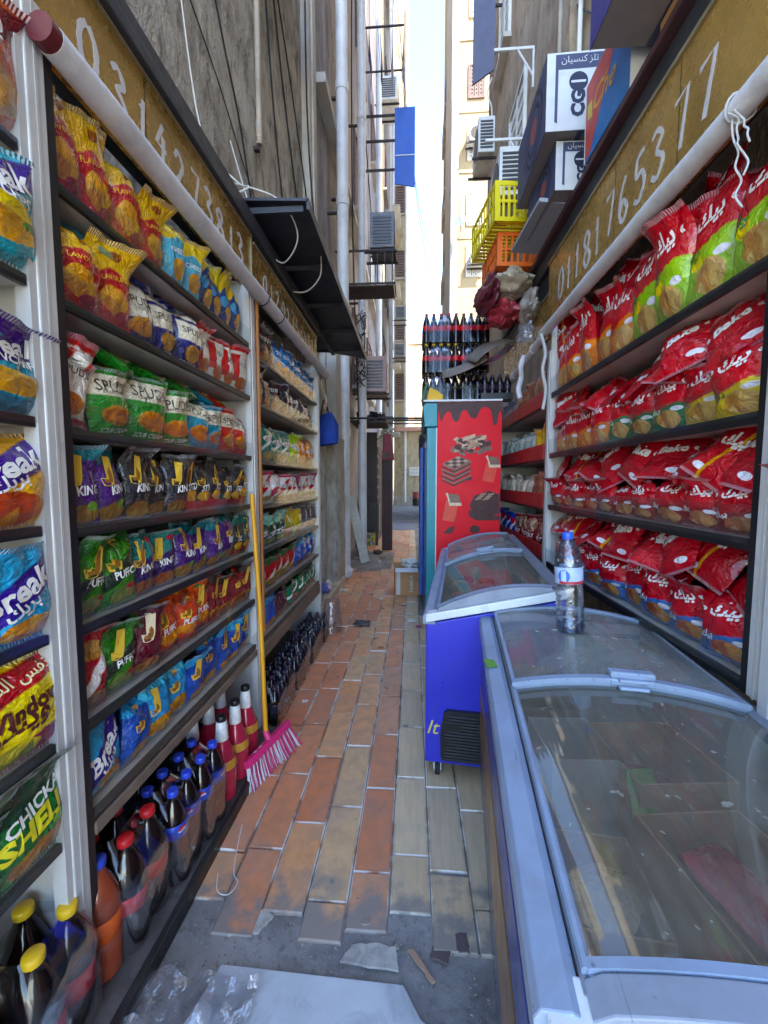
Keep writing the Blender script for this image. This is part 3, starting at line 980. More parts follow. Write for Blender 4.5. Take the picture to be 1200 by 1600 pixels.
bm1 = MB().box(-1.30, -0.90, 0.98, 4.05, 2.90, 2.95).box(-0.985, -0.915, 0.98, 4.05, 2.952, 3.02).build("roof_beam", M_beam, None, bevel=0.006)
tag(bm1, "dark metal beam along the top of the left signs", "beam")
# roof over the right racks: dark boards and beam carrying the boxes
rb = empty("rack_roof", (1.2, 2.6, 3.1), (0, 0, 0), "dark sagging roof over the right racks that carries boxes and crates", "roof")
part(rb, "beam", MB().box(1.025, 1.10, 0.4, 5.0, 3.14, 3.26), M_beam, bevel=0.008)
part(rb, "lower_beam", MB().box(1.06, 1.16, 0.4, 5.0, 2.95, 3.139), M_beam, bevel=0.008)
part(rb, "deck", MB().box(0.98, 1.655, 0.4, 5.0, 3.262, 3.30), pm("maroon_board", (74, 46, 50), 0.6, var=0.25), bevel=0.006)

# ---- black metal awning over the far left rack
M_awn = pm("black_awning", (38, 42, 52), 0.5, var=0.25, scale=1.5, bump=0.1, dirt=0.25, dirtcol=(80, 80, 84))
aw = empty("awning", (-1.0, 4.0, 3.1), (0, 0, 0), "black sheet metal awning jutting over the far left rack", "awning")
part(aw, "sheet", MB().prism([(-1.36, 2.42), (-0.60, 2.42), (-0.60, 5.45), (-1.36, 5.1)], lambda a, b, t: (a, b, t - 0.05 * (a + 1.36)), 3.13, 3.145), M_awn)
for y in (2.45, 3.1, 3.75, 4.4, 5.0):
    part(aw, "rib", MB().box(-1.35, -0.64, y, y + 0.03, 3.055, 3.088), M_awn)
part(aw, "front_lip", MB().box(-0.612, -0.598, 2.42, 5.45, 3.045, 3.10), M_awn)
part(aw, "inner_angle", MB().box(-1.0, -0.96, 2.42, 5.1, 3.04, 3.055), M_awn)
# ================================================================== SNACK BAGS
def bag_mat(name, base, layers, rough=0.3):
    """printed foil: flat artwork laid out in the bag's own UV"""
    t = NT(name)
    uv = t.n("ShaderNodeUVMap")
    sp = t.n("ShaderNodeSeparateXYZ")
    t.t.links.new(uv.outputs[0], sp.inputs[0])
    U, V = sp.outputs[0], sp.outputs[1]
    wob = t.math('MULTIPLY', t.math('SUBTRACT', t.noise(uv.outputs[0], 7.0, 3), 0.5), 0.10)
    c = lin(base)
    E = 0.012
    def soft(lo, x):
        return t.ramp(x, lo - E, lo + E)
    for L in layers:
        k = L[0]
        if k == 'b':
            m = t.math('MULTIPLY', soft(L[1], V), t.math('SUBTRACT', 1.0, soft(L[2], V)))
            c = t.mix(m, c, lin(L[3]))
        elif k == 'w':
            wv = t.math('MULTIPLY', t.math('SINE', t.math('MULTIPLY_ADD', U, L[3], 0.6)), L[2])
            m = soft(L[1], t.math('ADD', V, t.math('ADD', wv, wob)))
            c = t.mix(m, c, lin(L[4]))
        elif k in 'ef':
            du = t.math('DIVIDE', t.math('SUBTRACT', U, L[1]), L[3])
            dv = t.math('DIVIDE', t.math('SUBTRACT', V, L[2]), L[4])
            d = t.math('ADD', t.math('MULTIPLY', du, du), t.math('MULTIPLY', dv, dv))
            d = t.math('ADD', d, t.math('MULTIPLY', wob, 7.0 if k == 'f' else 2.0))
            m = t.ramp(d, 1.06, 0.94)
            if k == 'e':
                c = t.mix(m, c, lin(L[5]))
            else:
                vo = t.n("ShaderNodeTexVoronoi")
                t.t.links.new(uv.outputs[0], vo.inputs["Vector"])
                vo.inputs["Scale"].default_value = L[7]
                vo.inputs["Randomness"].default_value = 0.8
                sep = t.n("ShaderNodeSeparateXYZ")
                t.t.links.new(vo.outputs["Color"], sep.inputs[0])
                cc = t.mix(sep.outputs[0], lin(L[5]), lin(L[6]))
                cc = t.mix(t.ramp(vo.outputs["Distance"], 0.35, 0.8, 0.0, 0.45), cc, tuple(x * 0.35 for x in lin(L[6])[:3]) + (1,))
                c = t.mix(m, c, cc)
        elif k == 'd':
            x = t.math('SUBTRACT', V, t.math('MULTIPLY_ADD', t.math('SUBTRACT', U, 0.5), L[2], L[1]))
            m = t.ramp(t.math('ABSOLUTE', x), L[3] + E, L[3] - E)
            c = t.mix(m, c, lin(L[4]))
        elif k == 'r':
            m = t.math('MULTIPLY', t.math('MULTIPLY', soft(L[1], U), t.math('SUBTRACT', 1.0, soft(L[2], U))), t.math('MULTIPLY', soft(L[3], V), t.math('SUBTRACT', 1.0, soft(L[4], V))))
            c = t.mix(m, c, lin(L[5]))
    # plain crimped seals
    seal = t.math('ADD', t.ramp(V, 0.945, 0.955), t.ramp(V, 0.05, 0.04), clamp=True)
    c = t.mix(t.math('MULTIPLY', seal, 0.35), c, lin((200, 200, 205)))
    oi = t.n("ShaderNodeObjectInfo")
    hs = t.n("ShaderNodeHueSaturation")
    t.put(hs.inputs["Value"], t.ramp(oi.outputs["Random"], 0, 1, 0.98, 1.24))
    hs.inputs["Saturation"].default_value = 1.12
    t.put(hs.inputs["Color"], c)
    t.put(t.b.inputs["Base Color"], hs.outputs[0])
    t.setb(Roughness=rough * 0.75)
    t.b.inputs["Coat Weight"].default_value = 0.5
    t.b.inputs["Coat Roughness"].default_value = 0.08
    sv = t.n("ShaderNodeVectorMath", operation='MULTIPLY')
    t.t.links.new(uv.outputs[0], sv.inputs[0])
    sv.inputs[1].default_value = (1.0, 1.35, 1.0)
    ofs = t.n("ShaderNodeVectorMath", operation='ADD')
    t.t.links.new(sv.outputs[0], ofs.inputs[0])
    t.t.links.new(t.math('MULTIPLY', oi.outputs["Random"], 40.0), ofs.inputs[1])
    c1 = t.math('ABSOLUTE', t.math('SUBTRACT', t.noise(ofs.outputs[0], 5.0, 2, 0.5, 0.7), 0.5))
    c2 = t.math('ABSOLUTE', t.math('SUBTRACT', t.noise(ofs.outputs[0], 13.0, 2, 0.5, 0.9), 0.5))
    crimp = t.math('MULTIPLY', seal, t.math('MULTIPLY', t.math('SINE', t.math('MULTIPLY', U, 190.0)), 0.12))
    t.bump(t.math('ADD', crimp, t.math('MULTIPLY_ADD', c2, 0.40, c1)), 0.8, 0.03)
    return t.m

YEL = (236, 186, 34); WHT = (238, 236, 230); CRM = (226, 218, 194); BLK = (26, 24, 28); TAN = (214, 160, 86); ORG = (226, 140, 42)
PUR = (78, 40, 116); DPUR = (56, 30, 88); NAV = (30, 38, 104); RED = (196, 20, 30); DRED = (168, 14, 26)
def bake(lower, foodA, foodB, lemon=None, extra=()):
    L = [('w', 0.50 if lemon else 0.40, 0.05, 5.0, (190, 14, 30)), ('f', 0.58, 0.20, 0.28, 0.14, foodA, foodB, 5.0)]
    if lemon:
        L.append(('e', 0.33, 0.37, 0.13, 0.07, lemon))
    L.append(('e', 0.78, 0.36, 0.11, 0.04, (226, 222, 226)))
    L += list(extra)
    return lower, L
DES = {}
def D(key, w, h, d, base, layers, texts, desc, rough=0.3):
    DES[key] = dict(w=w, h=h, d=d, base=base, layers=layers, texts=texts, desc=desc, rough=rough)
# texts: (string, u, v, width fraction, colour, rotation deg, shear, weight)
D("red_corn", .165, .26, .085, (188, 22, 28), [('w', .66, .05, 9, YEL), ('e', .5, .84, .12, .05, (160, 90, 20)), ('f', .48, .33, .30, .17, (240, 180, 70), (206, 120, 30), 5), ('e', .7, .16, .2, .08, (150, 20, 50))],
  [("FLAVOURED", .5, .60, .7, YEL, 12, 0, .01)], "red and yellow corn bag")
D("sky_corn", .155, .25, .08, (96, 178, 206), [('w', .70, .05, 8, (232, 200, 40)), ('f', .55, .30, .26, .15, (240, 180, 60), (214, 130, 30), 6), ('b', .0, .12, (150, 190, 190))],
  [("CHEESE", .5, .55, .6, WHT, 8, 0, .01)], "light blue corn bag")
D("navy_corn", .145, .25, .08, (28, 58, 112), [('w', .70, .07, 11, (222, 196, 30)), ('e', .3, .5, .18, .10, (80, 150, 190)), ('f', .58, .28, .26, .16, (240, 190, 80), (200, 120, 40), 6), ('b', .0, .14, (60, 100, 140))],
  [], "navy and yellow corn bag")
def spuds(key, c1, sub, desc, w=.165, top=CRM):
    D(key, w, .225, .085, c1, [('b', .60, .90, CRM), ('b', .93, 1.01, c1), ('f', .52, .32, .36, .15, (226, 160, 90), (196, 116, 60), 4)],
      [("SPUDS", .5, .74, .78, (40, 36, 34), 0, 0, -.005), ("CRAFT COOKED", .5, .65, .6, (90, 80, 60), 0, 0, 0)] + ([(sub, .5, .10, .7, WHT, 0, 0, 0)] if sub else []), desc)
spuds("spuds_green", (48, 128, 52), "SOUR CREAM", "green and cream potato bag", .185)
spuds("spuds_teal", (36, 128, 150), None, "teal and cream potato bag")
spuds("spuds_red", (196, 52, 40), None, "red and cream potato bag", .15)
D("spuds_cream", .15, .235, .085, (216, 210, 190), [('b', .0, .36, (44, 46, 100)), ('f', .5, .26, .40, .13, (232, 170, 80), (200, 120, 50), 5)],
  [("SPUDS", .5, .62, .8, (50, 46, 44), 0, 0, 0), ("COOKED", .5, .52, .5, (90, 84, 70), 0, 0, 0)], "cream potato bag")
D("spuds_navy", .16, .24, .085, (40, 42, 110), [('r', .1, .9, .42, .74, CRM), ('b', .80, .90, CRM), ('f', .56, .24, .28, .14, (232, 170, 80), (206, 140, 50), 5)],
  [("SPUDS", .5, .60, .66, (40, 36, 40), 0, 0, 0), ("DOUBLE CHEESE", .5, .07, .76, WHT, 0, 0, 0)], "navy blue potato bag")
D("spuds_white", .14, .23, .08, (230, 224, 212), [('r', .0, .36, .25, .82, (196, 36, 34)), ('b', .88, 1.01, (196, 36, 34)), ('f', .55, .22, .34, .14, (236, 150, 60), (200, 90, 40), 5), ('b', .0, .08, (180, 40, 40))],
  [("SPUDS", .6, .62, .6, (50, 44, 40), 0, 0, 0)], "white and red potato bag")
def jj(key, base, top, t2, extra, desc, jc=(232, 190, 60), w=.15, h=.225, pos=.62, tw=.56, tcol=WHT):
    D(key, w, h, .08, base, [('w', .80, .03, 6, top)] + extra,
      [("J", .36, .68, .34, jc, -8, 0, .10, .40), ("J", .37, .675, .24, (150, 96, 30), -8, 0, .02, .31)] + ([(t2, pos, .44, tw, tcol, 4, .1, .03)] if t2 else []), desc)
jj("king_purple", (74, 38, 108), (24, 116, 124), "KING", [('f', .5, .14, .42, .12, (206, 160, 80), (170, 120, 60), 5), ('e', .72, .24, .12, .06, (120, 170, 60))], "purple puff bag", w=.155)
jj("king_black", (30, 28, 34), (56, 50, 44), "KING", [('f', .55, .13, .40, .12, (206, 160, 80), (150, 96, 50), 5), ('e', .7, .30, .1, .05, (80, 70, 60))], "black puff bag")
jj("stix_black", (30, 28, 32), (46, 40, 40), "STIX", [('f', .55, .27, .36, .10, (240, 190, 70), (220, 140, 40), 9), ('b', .02, .19, (190, 26, 40))], "black and red potato stick bag", w=.14)
jj("puffco_green", (56, 124, 40), (40, 100, 36), "PUFFCO", [('d', .48, .35, .10, (24, 40, 22)), ('f', .55, .16, .34, .12, (200, 150, 80), (110, 140, 60), 5), ('e', .75, .24, .12, .035, (180, 40, 40))], "green puff bag", tw=.7, w=.16)
jj("king_teal", (60, 40, 96), (18, 118, 116), "KING", [('w', .58, .04, 5, (20, 120, 112)), ('f', .55, .14, .40, .12, (206, 150, 80), (180, 90, 60), 5), ('e', .8, .85, .1, .05, (190, 40, 60))], "teal and purple puff bag", w=.155)
jj("stix_green", (40, 52, 44), (20, 110, 96), "STIX", [('f', .55, .25, .36, .10, (240, 190, 70), (220, 140, 40), 9), ('b', .02, .18, (160, 40, 44))], "dark green potato stick bag", w=.13)
jj("maroon", (98, 30, 42), (80, 24, 36), None, [('f', .5, .12, .4, .11, (206, 150, 80), (160, 90, 50), 5)], "maroon puff bag", jc=(228, 208, 170), w=.16, h=.215)
jj("puffco_red", (206, 66, 34), (220, 96, 50), "PUFFCO", [('f', .5, .30, .44, .10, (240, 170, 60), (210, 90, 40), 7), ('e', .3, .88, .08, .04, (40, 130, 60)), ('b', .0, .16, (150, 60, 40))], "orange-red puff bag", w=.165, h=.215, tw=.7)
jj("dark_red", (128, 24, 30), (40, 30, 30), None, [('f', .5, .20, .4, .13, (220, 160, 70), (150, 40, 40), 6), ('e', .7, .86, .1, .05, (190, 40, 40))], "dark red puff bag", w=.14, h=.215)
jj("blue_j", (22, 72, 158), (60, 160, 210), None, [('f', .55, .16, .36, .12, (226, 180, 80), (190, 120, 50), 6)], "blue puff bag", w=.165, h=.215, tw=.6)
jj("sky_j", (38, 140, 190), (90, 190, 220), None, [('f', .5, .24, .42, .16, (226, 170, 80), (190, 120, 50), 6)], "sky blue puff bag", w=.16, h=.215)
D("peanut", .15, .22, .085, (172, 24, 32), [('d', .42, .6, .10, (232, 226, 220)), ('f', .5, .74, .32, .12, (224, 180, 110), (190, 130, 70), 7), ('f', .5, .12, .42, .12, (200, 150, 100), (150, 100, 60), 7)], [], "red and white peanut bag")
D("break_sky", .21, .24, .085, (26, 152, 196), [('d', .52, .55, .17, (58, 44, 128)), ('f', .66, .16, .34, .12, (236, 190, 110), (206, 140, 70), 5)],
  [("Break", .5, .56, .82, WHT, 26, .15, .03), (AR["break"], .52, .38, .4, WHT, 24, 0, .02)], "sky blue and purple chip bag")
D("break_teal", .215, .27, .09, (40, 156, 172), [('d', .62, .5, .13, (62, 44, 128)), ('e', .55, .42, .4, .10, (214, 190, 60)), ('f', .5, .30, .46, .12, (230, 190, 100), (206, 150, 70), 4), ('e', .85, .36, .12, .04, (70, 120, 40))],
  [("Break", .5, .66, .82, WHT, 20, .15, .03), ("LUNCHIPS", .55, .54, .66, WHT, 6, 0, .02)], "teal lunch chip bag")
D("break_purple", .215, .27, .09, (48, 146, 168), [('w', .80, .02, 5, (72, 40, 130)), ('d', .66, .35, .13, (58, 40, 120)), ('f', .5, .34, .46, .13, (226, 186, 80), (206, 150, 60), 4), ('b', .0, .2, (36, 120, 150))],
  [("Break", .5, .70, .82, WHT, 16, .15, .03), ("LUNCHIPS", .55, .57, .66, WHT, 3, 0, .02)], "teal lunch chip bag with purple top")
D("break_yellow", .22, .245, .09, (226, 164, 30), [('d', .60, .45, .17, (68, 40, 128)), ('f', .45, .20, .46, .19, (224, 150, 60), (190, 60, 40), 4)],
  [("Break", .5, .64, .84, WHT, 22, .15, .03), (AR["break"], .5, .47, .4, WHT, 18, 0, .02)], "yellow and purple chip bag")
D("brown_top", .21, .26, .09, (178, 84, 40), [('d', .7, .3, .12, (110, 40, 40)), ('f', .5, .25, .42, .2, (214, 170, 110), (160, 110, 70), 5)], [(AR["break"], .5, .7, .6, WHT, 15, 0, .02)], "orange-brown snack bag")
D("window", .225, .25, .085, (224, 200, 32), [('d', .80, .22, .11, (166, 26, 34)), ('b', .0, .26, (150, 52, 70)), ('f', .35, .17, .30, .13, (70, 90, 60), (214, 190, 60), 4)],
  [(AR["taste"], .5, .80, .72, (244, 236, 180), 10, 0, .01), ("Window", .52, .55, .86, (86, 34, 30), 8, .1, .04), (AR["window"], .45, .40, .6, (86, 34, 30), 8, 0, .03)], "yellow snack bag with red stripe")
D("chicka", .225, .25, .085, (30, 104, 48), [('w', .70, .04, 4, (20, 62, 36)), ('f', .6, .18, .36, .12, (206, 150, 90), (170, 110, 60), 4), ('e', .82, .36, .12, .05, (120, 180, 60))],
  [("CHICKA", .56, .66, .7, WHT, 12, .1, .03), ("SHELL", .54, .48, .8, (236, 222, 40), 8, .1, .05)], "green corn shell bag")
# far left rack
D("tiger_black", .14, .235, .075, (34, 30, 34), [('d', .5, .8, .06, (110, 30, 50)), ('d', .3, .8, .05, (120, 36, 56)), ('f', .55, .2, .34, .13, (220, 160, 80), (180, 100, 50), 6)], [("TIGER", .5, .72, .7, WHT, 10, .1, .04)], "black and maroon chip bag")
D("tiger_blue", .14, .235, .075, (30, 120, 186), [('f', .55, .22, .36, .15, (232, 160, 60), (206, 120, 40), 6), ('w', .82, .03, 6, (20, 70, 130))], [("TIGER", .5, .66, .7, (220, 236, 244), 10, .1, .04)], "bright blue chip bag")
D("tiger_grey", .14, .235, .075, (60, 60, 70), [('d', .55, .7, .07, (150, 150, 160)), ('f', .55, .2, .34, .13, (200, 170, 120), (150, 110, 70), 6)], [("TIGER", .5, .72, .7, WHT, 10, .1, .04)], "black and grey chip bag")
D("teal_bag", .17, .24, .09, (16, 110, 96), [('d', .5, .5, .05, (220, 230, 220)), ('f', .55, .16, .34, .12, (220, 190, 120), (160, 150, 80), 6), ('f', .5, .58, .3, .09, (240, 238, 232), (150, 140, 140), 13)], [], "teal green chip bag")
D("lime_bag", .15, .24, .085, (158, 186, 34), [('f', .55, .2, .34, .13, (230, 180, 90), (120, 150, 50), 6), ('f', .5, .58, .3, .09, (240, 238, 232), (150, 140, 140), 13)], [], "lime green chip bag")
D("orange_bag", .15, .24, .085, (222, 120, 34), [('f', .55, .2, .34, .13, (240, 200, 120), (200, 110, 40), 6), ('f', .5, .58, .3, .09, (240, 238, 232), (150, 140, 140), 13)], [], "orange chip bag")
D("white_red", .13, .215, .075, (226, 222, 218), [('d', .55, .6, .12, (176, 24, 50)), ('b', .88, 1.0, (170, 30, 60)), ('f', .5, .14, .36, .1, (230, 200, 120), (190, 150, 80), 6), ('f', .5, .58, .3, .09, (240, 238, 232), (150, 140, 140), 13)], [], "white and crimson snack bag")
D("gold_red", .13, .215, .075, (214, 160, 40), [('d', .5, .5, .12, (180, 30, 50)), ('f', .5, .58, .3, .09, (240, 238, 232), (150, 140, 140), 13)], [], "gold and crimson snack bag")
D("purple_snack", .13, .215, .075, (104, 40, 110), [('f', .5, .2, .34, .12, (200, 210, 80), (150, 160, 60), 6), ('f', .5, .58, .3, .09, (240, 238, 232), (150, 140, 140), 13)], [], "purple snack bag")
D("zigzag", .17, .22, .08, (30, 70, 56), [('w', .68, .04, 9, (120, 180, 160)), ('f', .55, .16, .36, .12, (216, 200, 90), (150, 160, 60), 6)], [("ZIGZIG", .5, .40, .84, WHT, 12, .1, .06)], "dark green zigzag snack bag")
D("yellow_snack", .16, .22, .08, (206, 176, 30), [('d', .5, .7, .07, (150, 190, 40)), ('f', .5, .2, .4, .14, (230, 140, 50), (190, 80, 40), 6)], [], "yellow snack bag")
D("silver_snack", .16, .21, .08, (78, 76, 86), [('f', .5, .3, .4, .2, (150, 150, 160), (80, 76, 90), 6)], [], "dark silver snack bag", 0.2)
D("red_green", .16, .22, .085, (168, 30, 34), [('w', .76, .05, 6, (36, 96, 50)), ('d', .4, .6, .08, (220, 214, 200)), ('f', .5, .2, .4, .14, (226, 180, 70), (150, 120, 40), 6)], [], "red and green snack bag")
D("deep_blue", .16, .22, .085, (24, 84, 180), [('w', .76, .04, 6, (60, 160, 220)), ('f', .6, .18, .3, .12, (230, 180, 80), (190, 60, 60), 6)], [], "deep blue snack bag")
D("green_small", .15, .215, .08, (26, 108, 76), [('d', .6, .5, .05, (220, 226, 220)), ('f', .55, .22, .34, .14, (214, 170, 150), (190, 90, 80), 6)], [], "small green snack bag")
D("maroon_small", .15, .215, .08, (84, 40, 60), [('f', .55, .22, .34, .14, (204, 150, 90), (150, 80, 60), 6)], [], "small maroon snack bag")
# right racks
for key, low, fa, fb, lem, rol, rc, desc in [
        ("bake_lime", (146, 190, 30), (244, 212, 140), (212, 146, 84), (232, 204, 50), "rolz", (36, 110, 40), "red-lime ring bread bag"),
        ("bake_orange", (222, 120, 40), (246, 210, 136), (214, 140, 80), None, "rolz", (150, 40, 20), "red-orange ring bread bag"),
        ("bake_yellow", (222, 190, 34), (246, 214, 140), (214, 150, 86), None, "rolz", (90, 100, 30), "red-yellow ring bread bag"),
        ("bake_green", (22, 104, 56), (240, 206, 140), (206, 140, 84), None, "rolz", (200, 226, 180), "red-green ring bread bag"),
        ("bake_red", (150, 40, 44), (226, 182, 130), (190, 116, 84), None, "bake", WHT, "plain red bread bag"),
        ("bake_blue", (72, 112, 172), (236, 180, 96), (190, 90, 70), None, "bake", WHT, "red-blue bread bag")]:
    lo, LL = bake(low, fa, fb, lem)
    D(key, .235, .29, .10, lo, LL, [(AR["bake"], .5, .74, .46, WHT, 12, 0, .03), ("\u00ab", .85, .78, .08, WHT, 12, 0, .03), ("\u00bb", .16, .70, .08, WHT, 12, 0, .03), (AR[rol], .26, .45 if lem else .35, .26, rc, 10, 0, .03)], desc, 0.24)
D("bake_latin", .225, .25, .09, (186, 14, 30), [('e', .75, .16, .14, .05, (226, 222, 226)), ('b', .30, .33, (150, 10, 22))],
  [("Bake", .5, .62, .56, WHT, 10, .1, .04), ("\u00bb", .14, .56, .08, WHT, 10, 0, .03), ("\u00ab", .88, .68, .08, WHT, 10, 0, .03)], "glossy red bread bag", 0.22)
D("bake_stripe", .225, .25, .09, (182, 14, 28), [('e', .3, .16, .14, .05, (226, 222, 226)), ('d', .5, 3.5, .12, (214, 150, 30))],
  [(AR["bake"], .42, .64, .46, WHT, 10, 0, .04)], "yellow-striped red bread bag", 0.22)
D("silver_pack", .16, .26, .08, (196, 206, 198), [('r', .1, .9, .3, .7, (160, 186, 176)), ('b', .85, .95, (120, 150, 140))], [], "pale silver packet", 0.25)
D("cream_pack", .15, .25, .08, (216, 210, 190), [('r', .15, .85, .25, .6, (190, 196, 170)), ('b', .8, .9, (170, 170, 150))], [], "pale cream packet", 0.28)
D("lilac_pack", .15, .26, .08, (150, 146, 176), [('b', .3, .6, (190, 186, 206))], [], "lilac packet", 0.3)
D("gold_pack", .15, .25, .08, (206, 150, 30), [('e', .5, .5, .3, .25, (236, 190, 60)), ('b', .0, .2, (120, 80, 20))], [], "gold packet", 0.25)
D("nut_pack", .16, .26, .08, (168, 118, 92), [('f', .5, .45, .45, .4, (196, 146, 110), (140, 92, 66), 9)], [], "clear packet of brown nuts", 0.2)
D("candy_blue", .16, .24, .08, (36, 70, 170), [('d', .5, .6, .08, (230, 230, 236)), ('e', .5, .7, .2, .12, (190, 40, 50))], [], "blue and red sweets bag", 0.25)
D("candy_red", .17, .25, .085, (120, 34, 36), [('f', .5, .7, .4, .2, (220, 200, 170), (90, 40, 40), 7), ('f', .5, .16, .4, .14, (220, 150, 60), (150, 60, 40), 7)], [("BOLY", .5, .42, .6, WHT, 0, 0, .03)], "dark red sweets bag", 0.25)

NU, NV = 19, 27
def bag_grid(w, h, d, seed):
    """front and back sheets of a pillow bag; z up from its bottom seal, front towards -y"""
    r = random.Random(seed)
    ph = [r.uniform(0, 6.28) for _ in range(6)]
    lean = r.uniform(-0.10, 0.06)
    flop = r.choice([-1.6, -0.8, 0.5, 1.1, -0.3])
    # sharp creases: lines running in from corners and edges
    CR = []
    for k in range(9):
        e = r.random()
        p0 = (r.choice([-1, 1]) * r.uniform(.5, 1), r.choice([0.06, 0.93, r.random()]))
        a = math.atan2(0.5 - p0[1] + r.uniform(-.3, .3), -p0[0] + r.uniform(-.5, .5))
        CR.append((p0, (math.cos(a), math.sin(a)), r.uniform(.5, 1.3), r.uniform(.003, .008) * r.choice([-1, -1, 1]), r.uniform(.05, .10)))
    sheets = []
    for sgn in (-1, 1):
        G = []
        for j in range(NV):
            v = j / (NV - 1)
            prof = 0.0 if v < 0.05 or v > 0.935 else (math.sin(math.pi * min(1, max(0, (v - 0.05) / 0.885))) ** 0.5)
            prof *= 1.0 + 0.30 * (0.5 - v)
            row = []
            for i in range(NU):
                u = -1 + 2 * i / (NU - 1)
                cr = max(0.0, 1 - abs(u) ** 2.8) ** 0.75
                t = d / 2 * prof * cr + 0.0008
                x = u * w / 2 * (1 - 0.07 * prof)
                z = v * h * (1 - 0.015 * (1 - abs(u)) * (1 if v > 0.9 else 0))
                q = Vector((x * 16 + seed * 3.7, z * 15, sgn * 1.7 + seed))
                nz = noise.noise(q)
                rg = 1 - 2 * abs(noise.noise(q * 0.75 + Vector((5.2, 1.1, 0.4))))
                amp = (0.15 + prof) * min(1.0, cr * 3)
                t += amp * (0.0055 * nz - 0.0065 * max(0, rg) ** 4)
                for (p0, dr, ln, am, wd) in CR:
                    du, dv = u - p0[0], (v - p0[1]) * 1.4
                    s = du * dr[0] + dv * dr[1]
                    if 0 < s < ln:
                        off = abs(-du * dr[1] + dv * dr[0])
                        if off < wd * 2.5:
                            t += amp * am * max(0.0, 1 - off / wd) * math.sin(math.pi * min(1, s / ln + .15))
                # pleats gathered under the seals
                pl = math.sin(u * 13 + ph[0]) * 0.5 + math.sin(u * 23 + ph[1]) * 0.5
                t += 0.006 * pl * math.exp(-((v - 0.86) / 0.07) ** 2) * min(1, cr * 3) + 0.004 * pl * math.exp(-((v - 0.11) / 0.05) ** 2) * min(1, cr * 3)
                y = sgn * t + lean * h * v * v * 0.6 + flop * h * max(0.0, v - 0.72) ** 1.5
                y += 0.020 * math.sin(u * 2.2 + ph[2]) * (v ** 4) + 0.006 * math.sin(u * 9 + ph[3]) * (v ** 8)
                x += 0.004 * noise.noise(Vector((v * 6, seed, 7.7))) + 0.003 * math.sin(v * 9 + ph[4]) * abs(u)
                row.append((x, y, z))
            G.append(row)
        sheets.append(G)
    return sheets

BAGMESH = {}
def bag_data(key, var):
    if (key, var) in BAGMESH:
        return BAGMESH[(key, var)]
    ds = DES[key]
    if "mat" not in ds:
        ds["mat"] = bag_mat("print_" + key, ds["base"], ds["layers"], ds["rough"])
    front, back = bag_grid(ds["w"], ds["h"], ds["d"], var * 13.3 + (hash_name(key) % 97))
    vs, fs, uvs = [], [], []
    for G, flip in ((front, False), (back, True)):
        k = len(vs)
        for j in range(NV):
            for i in range(NU):
                vs.append(G[j][i])
        for j in range(NV - 1):
            for i in range(NU - 1):
                q = [(j, i), (j, i + 1), (j + 1, i + 1), (j + 1, i)]
                if flip:
                    q = q[::-1]
                fs.append(tuple(k + a * NU + b for a, b in q))
                for a, b in q:
                    uvs.append((b / (NU - 1), a / (NV - 1)))
    me = bpy.data.meshes.new("bag")
    me.from_pydata(vs, [], fs)
    ul = me.uv_layers.new(name="UVMap")
    ul.data.foreach_set("uv", [c for p in uvs for c in p])
    me.polygons.foreach_set("use_smooth", [True] * len(fs))
    me.materials.append(ds["mat"])
    tx = None
    if ds["texts"]:
        A = np.array(front)
        def fn(a, b):
            a = min(0.999, max(0, a)) * (NU - 1); b = min(0.999, max(0, b)) * (NV - 1)
            i, j = int(a), int(b)
            fa, fb = a - i, b - j
            p = A[j, i] * (1 - fa) * (1 - fb) + A[j, i + 1] * fa * (1 - fb) + A[j + 1, i] * (1 - fa) * fb + A[j + 1, i + 1] * fa * fb
            return (p[0], p[1] - 0.0022, p[2])
        mb = MB()
        mats = []
        asp = ds["w"] / ds["h"]
        for tx_ in ds["texts"]:
            (s, cu, cv, wf, colr, rot, sh, wt_) = tx_[:8]
            hf = tx_[8] / asp if len(tx_) > 8 else None
            mk = "ink_%d_%d_%d" % tuple(colr)
            m = pm(mk, colr, 0.35, var=0.03, bump=0)
            if m not in mats:
                mats.append(m)
            mb.cur = mats.index(m)
            # letters laid out in width units, then squeezed to uv
            add_text(mb, s, lambda a, b, cu=cu, cv=cv: fn(cu + a, cv + b * asp), 0, 0, width=wf, height=hf, rot=R(rot), shear=sh, weight=wt_)
        tx = mb.mesh("lettering", mats)
    BAGMESH[(key, var)] = (me, tx)
    return BAGMESH[(key, var)]
def hash_name(s):
    return sum((i + 1) * ord(c) for i, c in enumerate(s))

NBAG = 0
def bag(key, loc, rot, label, group, scale=1.0, var=None, rs=None):
    global NBAG
    NBAG += 1
    v = NBAG % 4 if var is None else var
    me, tx = bag_data(key, v)
    o = link("snack_bag", me, None, loc, rot)
    if isinstance(scale, (int, float)):
        scale = (scale,) * 3
    o.scale = scale
    tag(o, label, "snack bag", group)
    if tx is not None:
        link("lettering", tx, o)
    return o

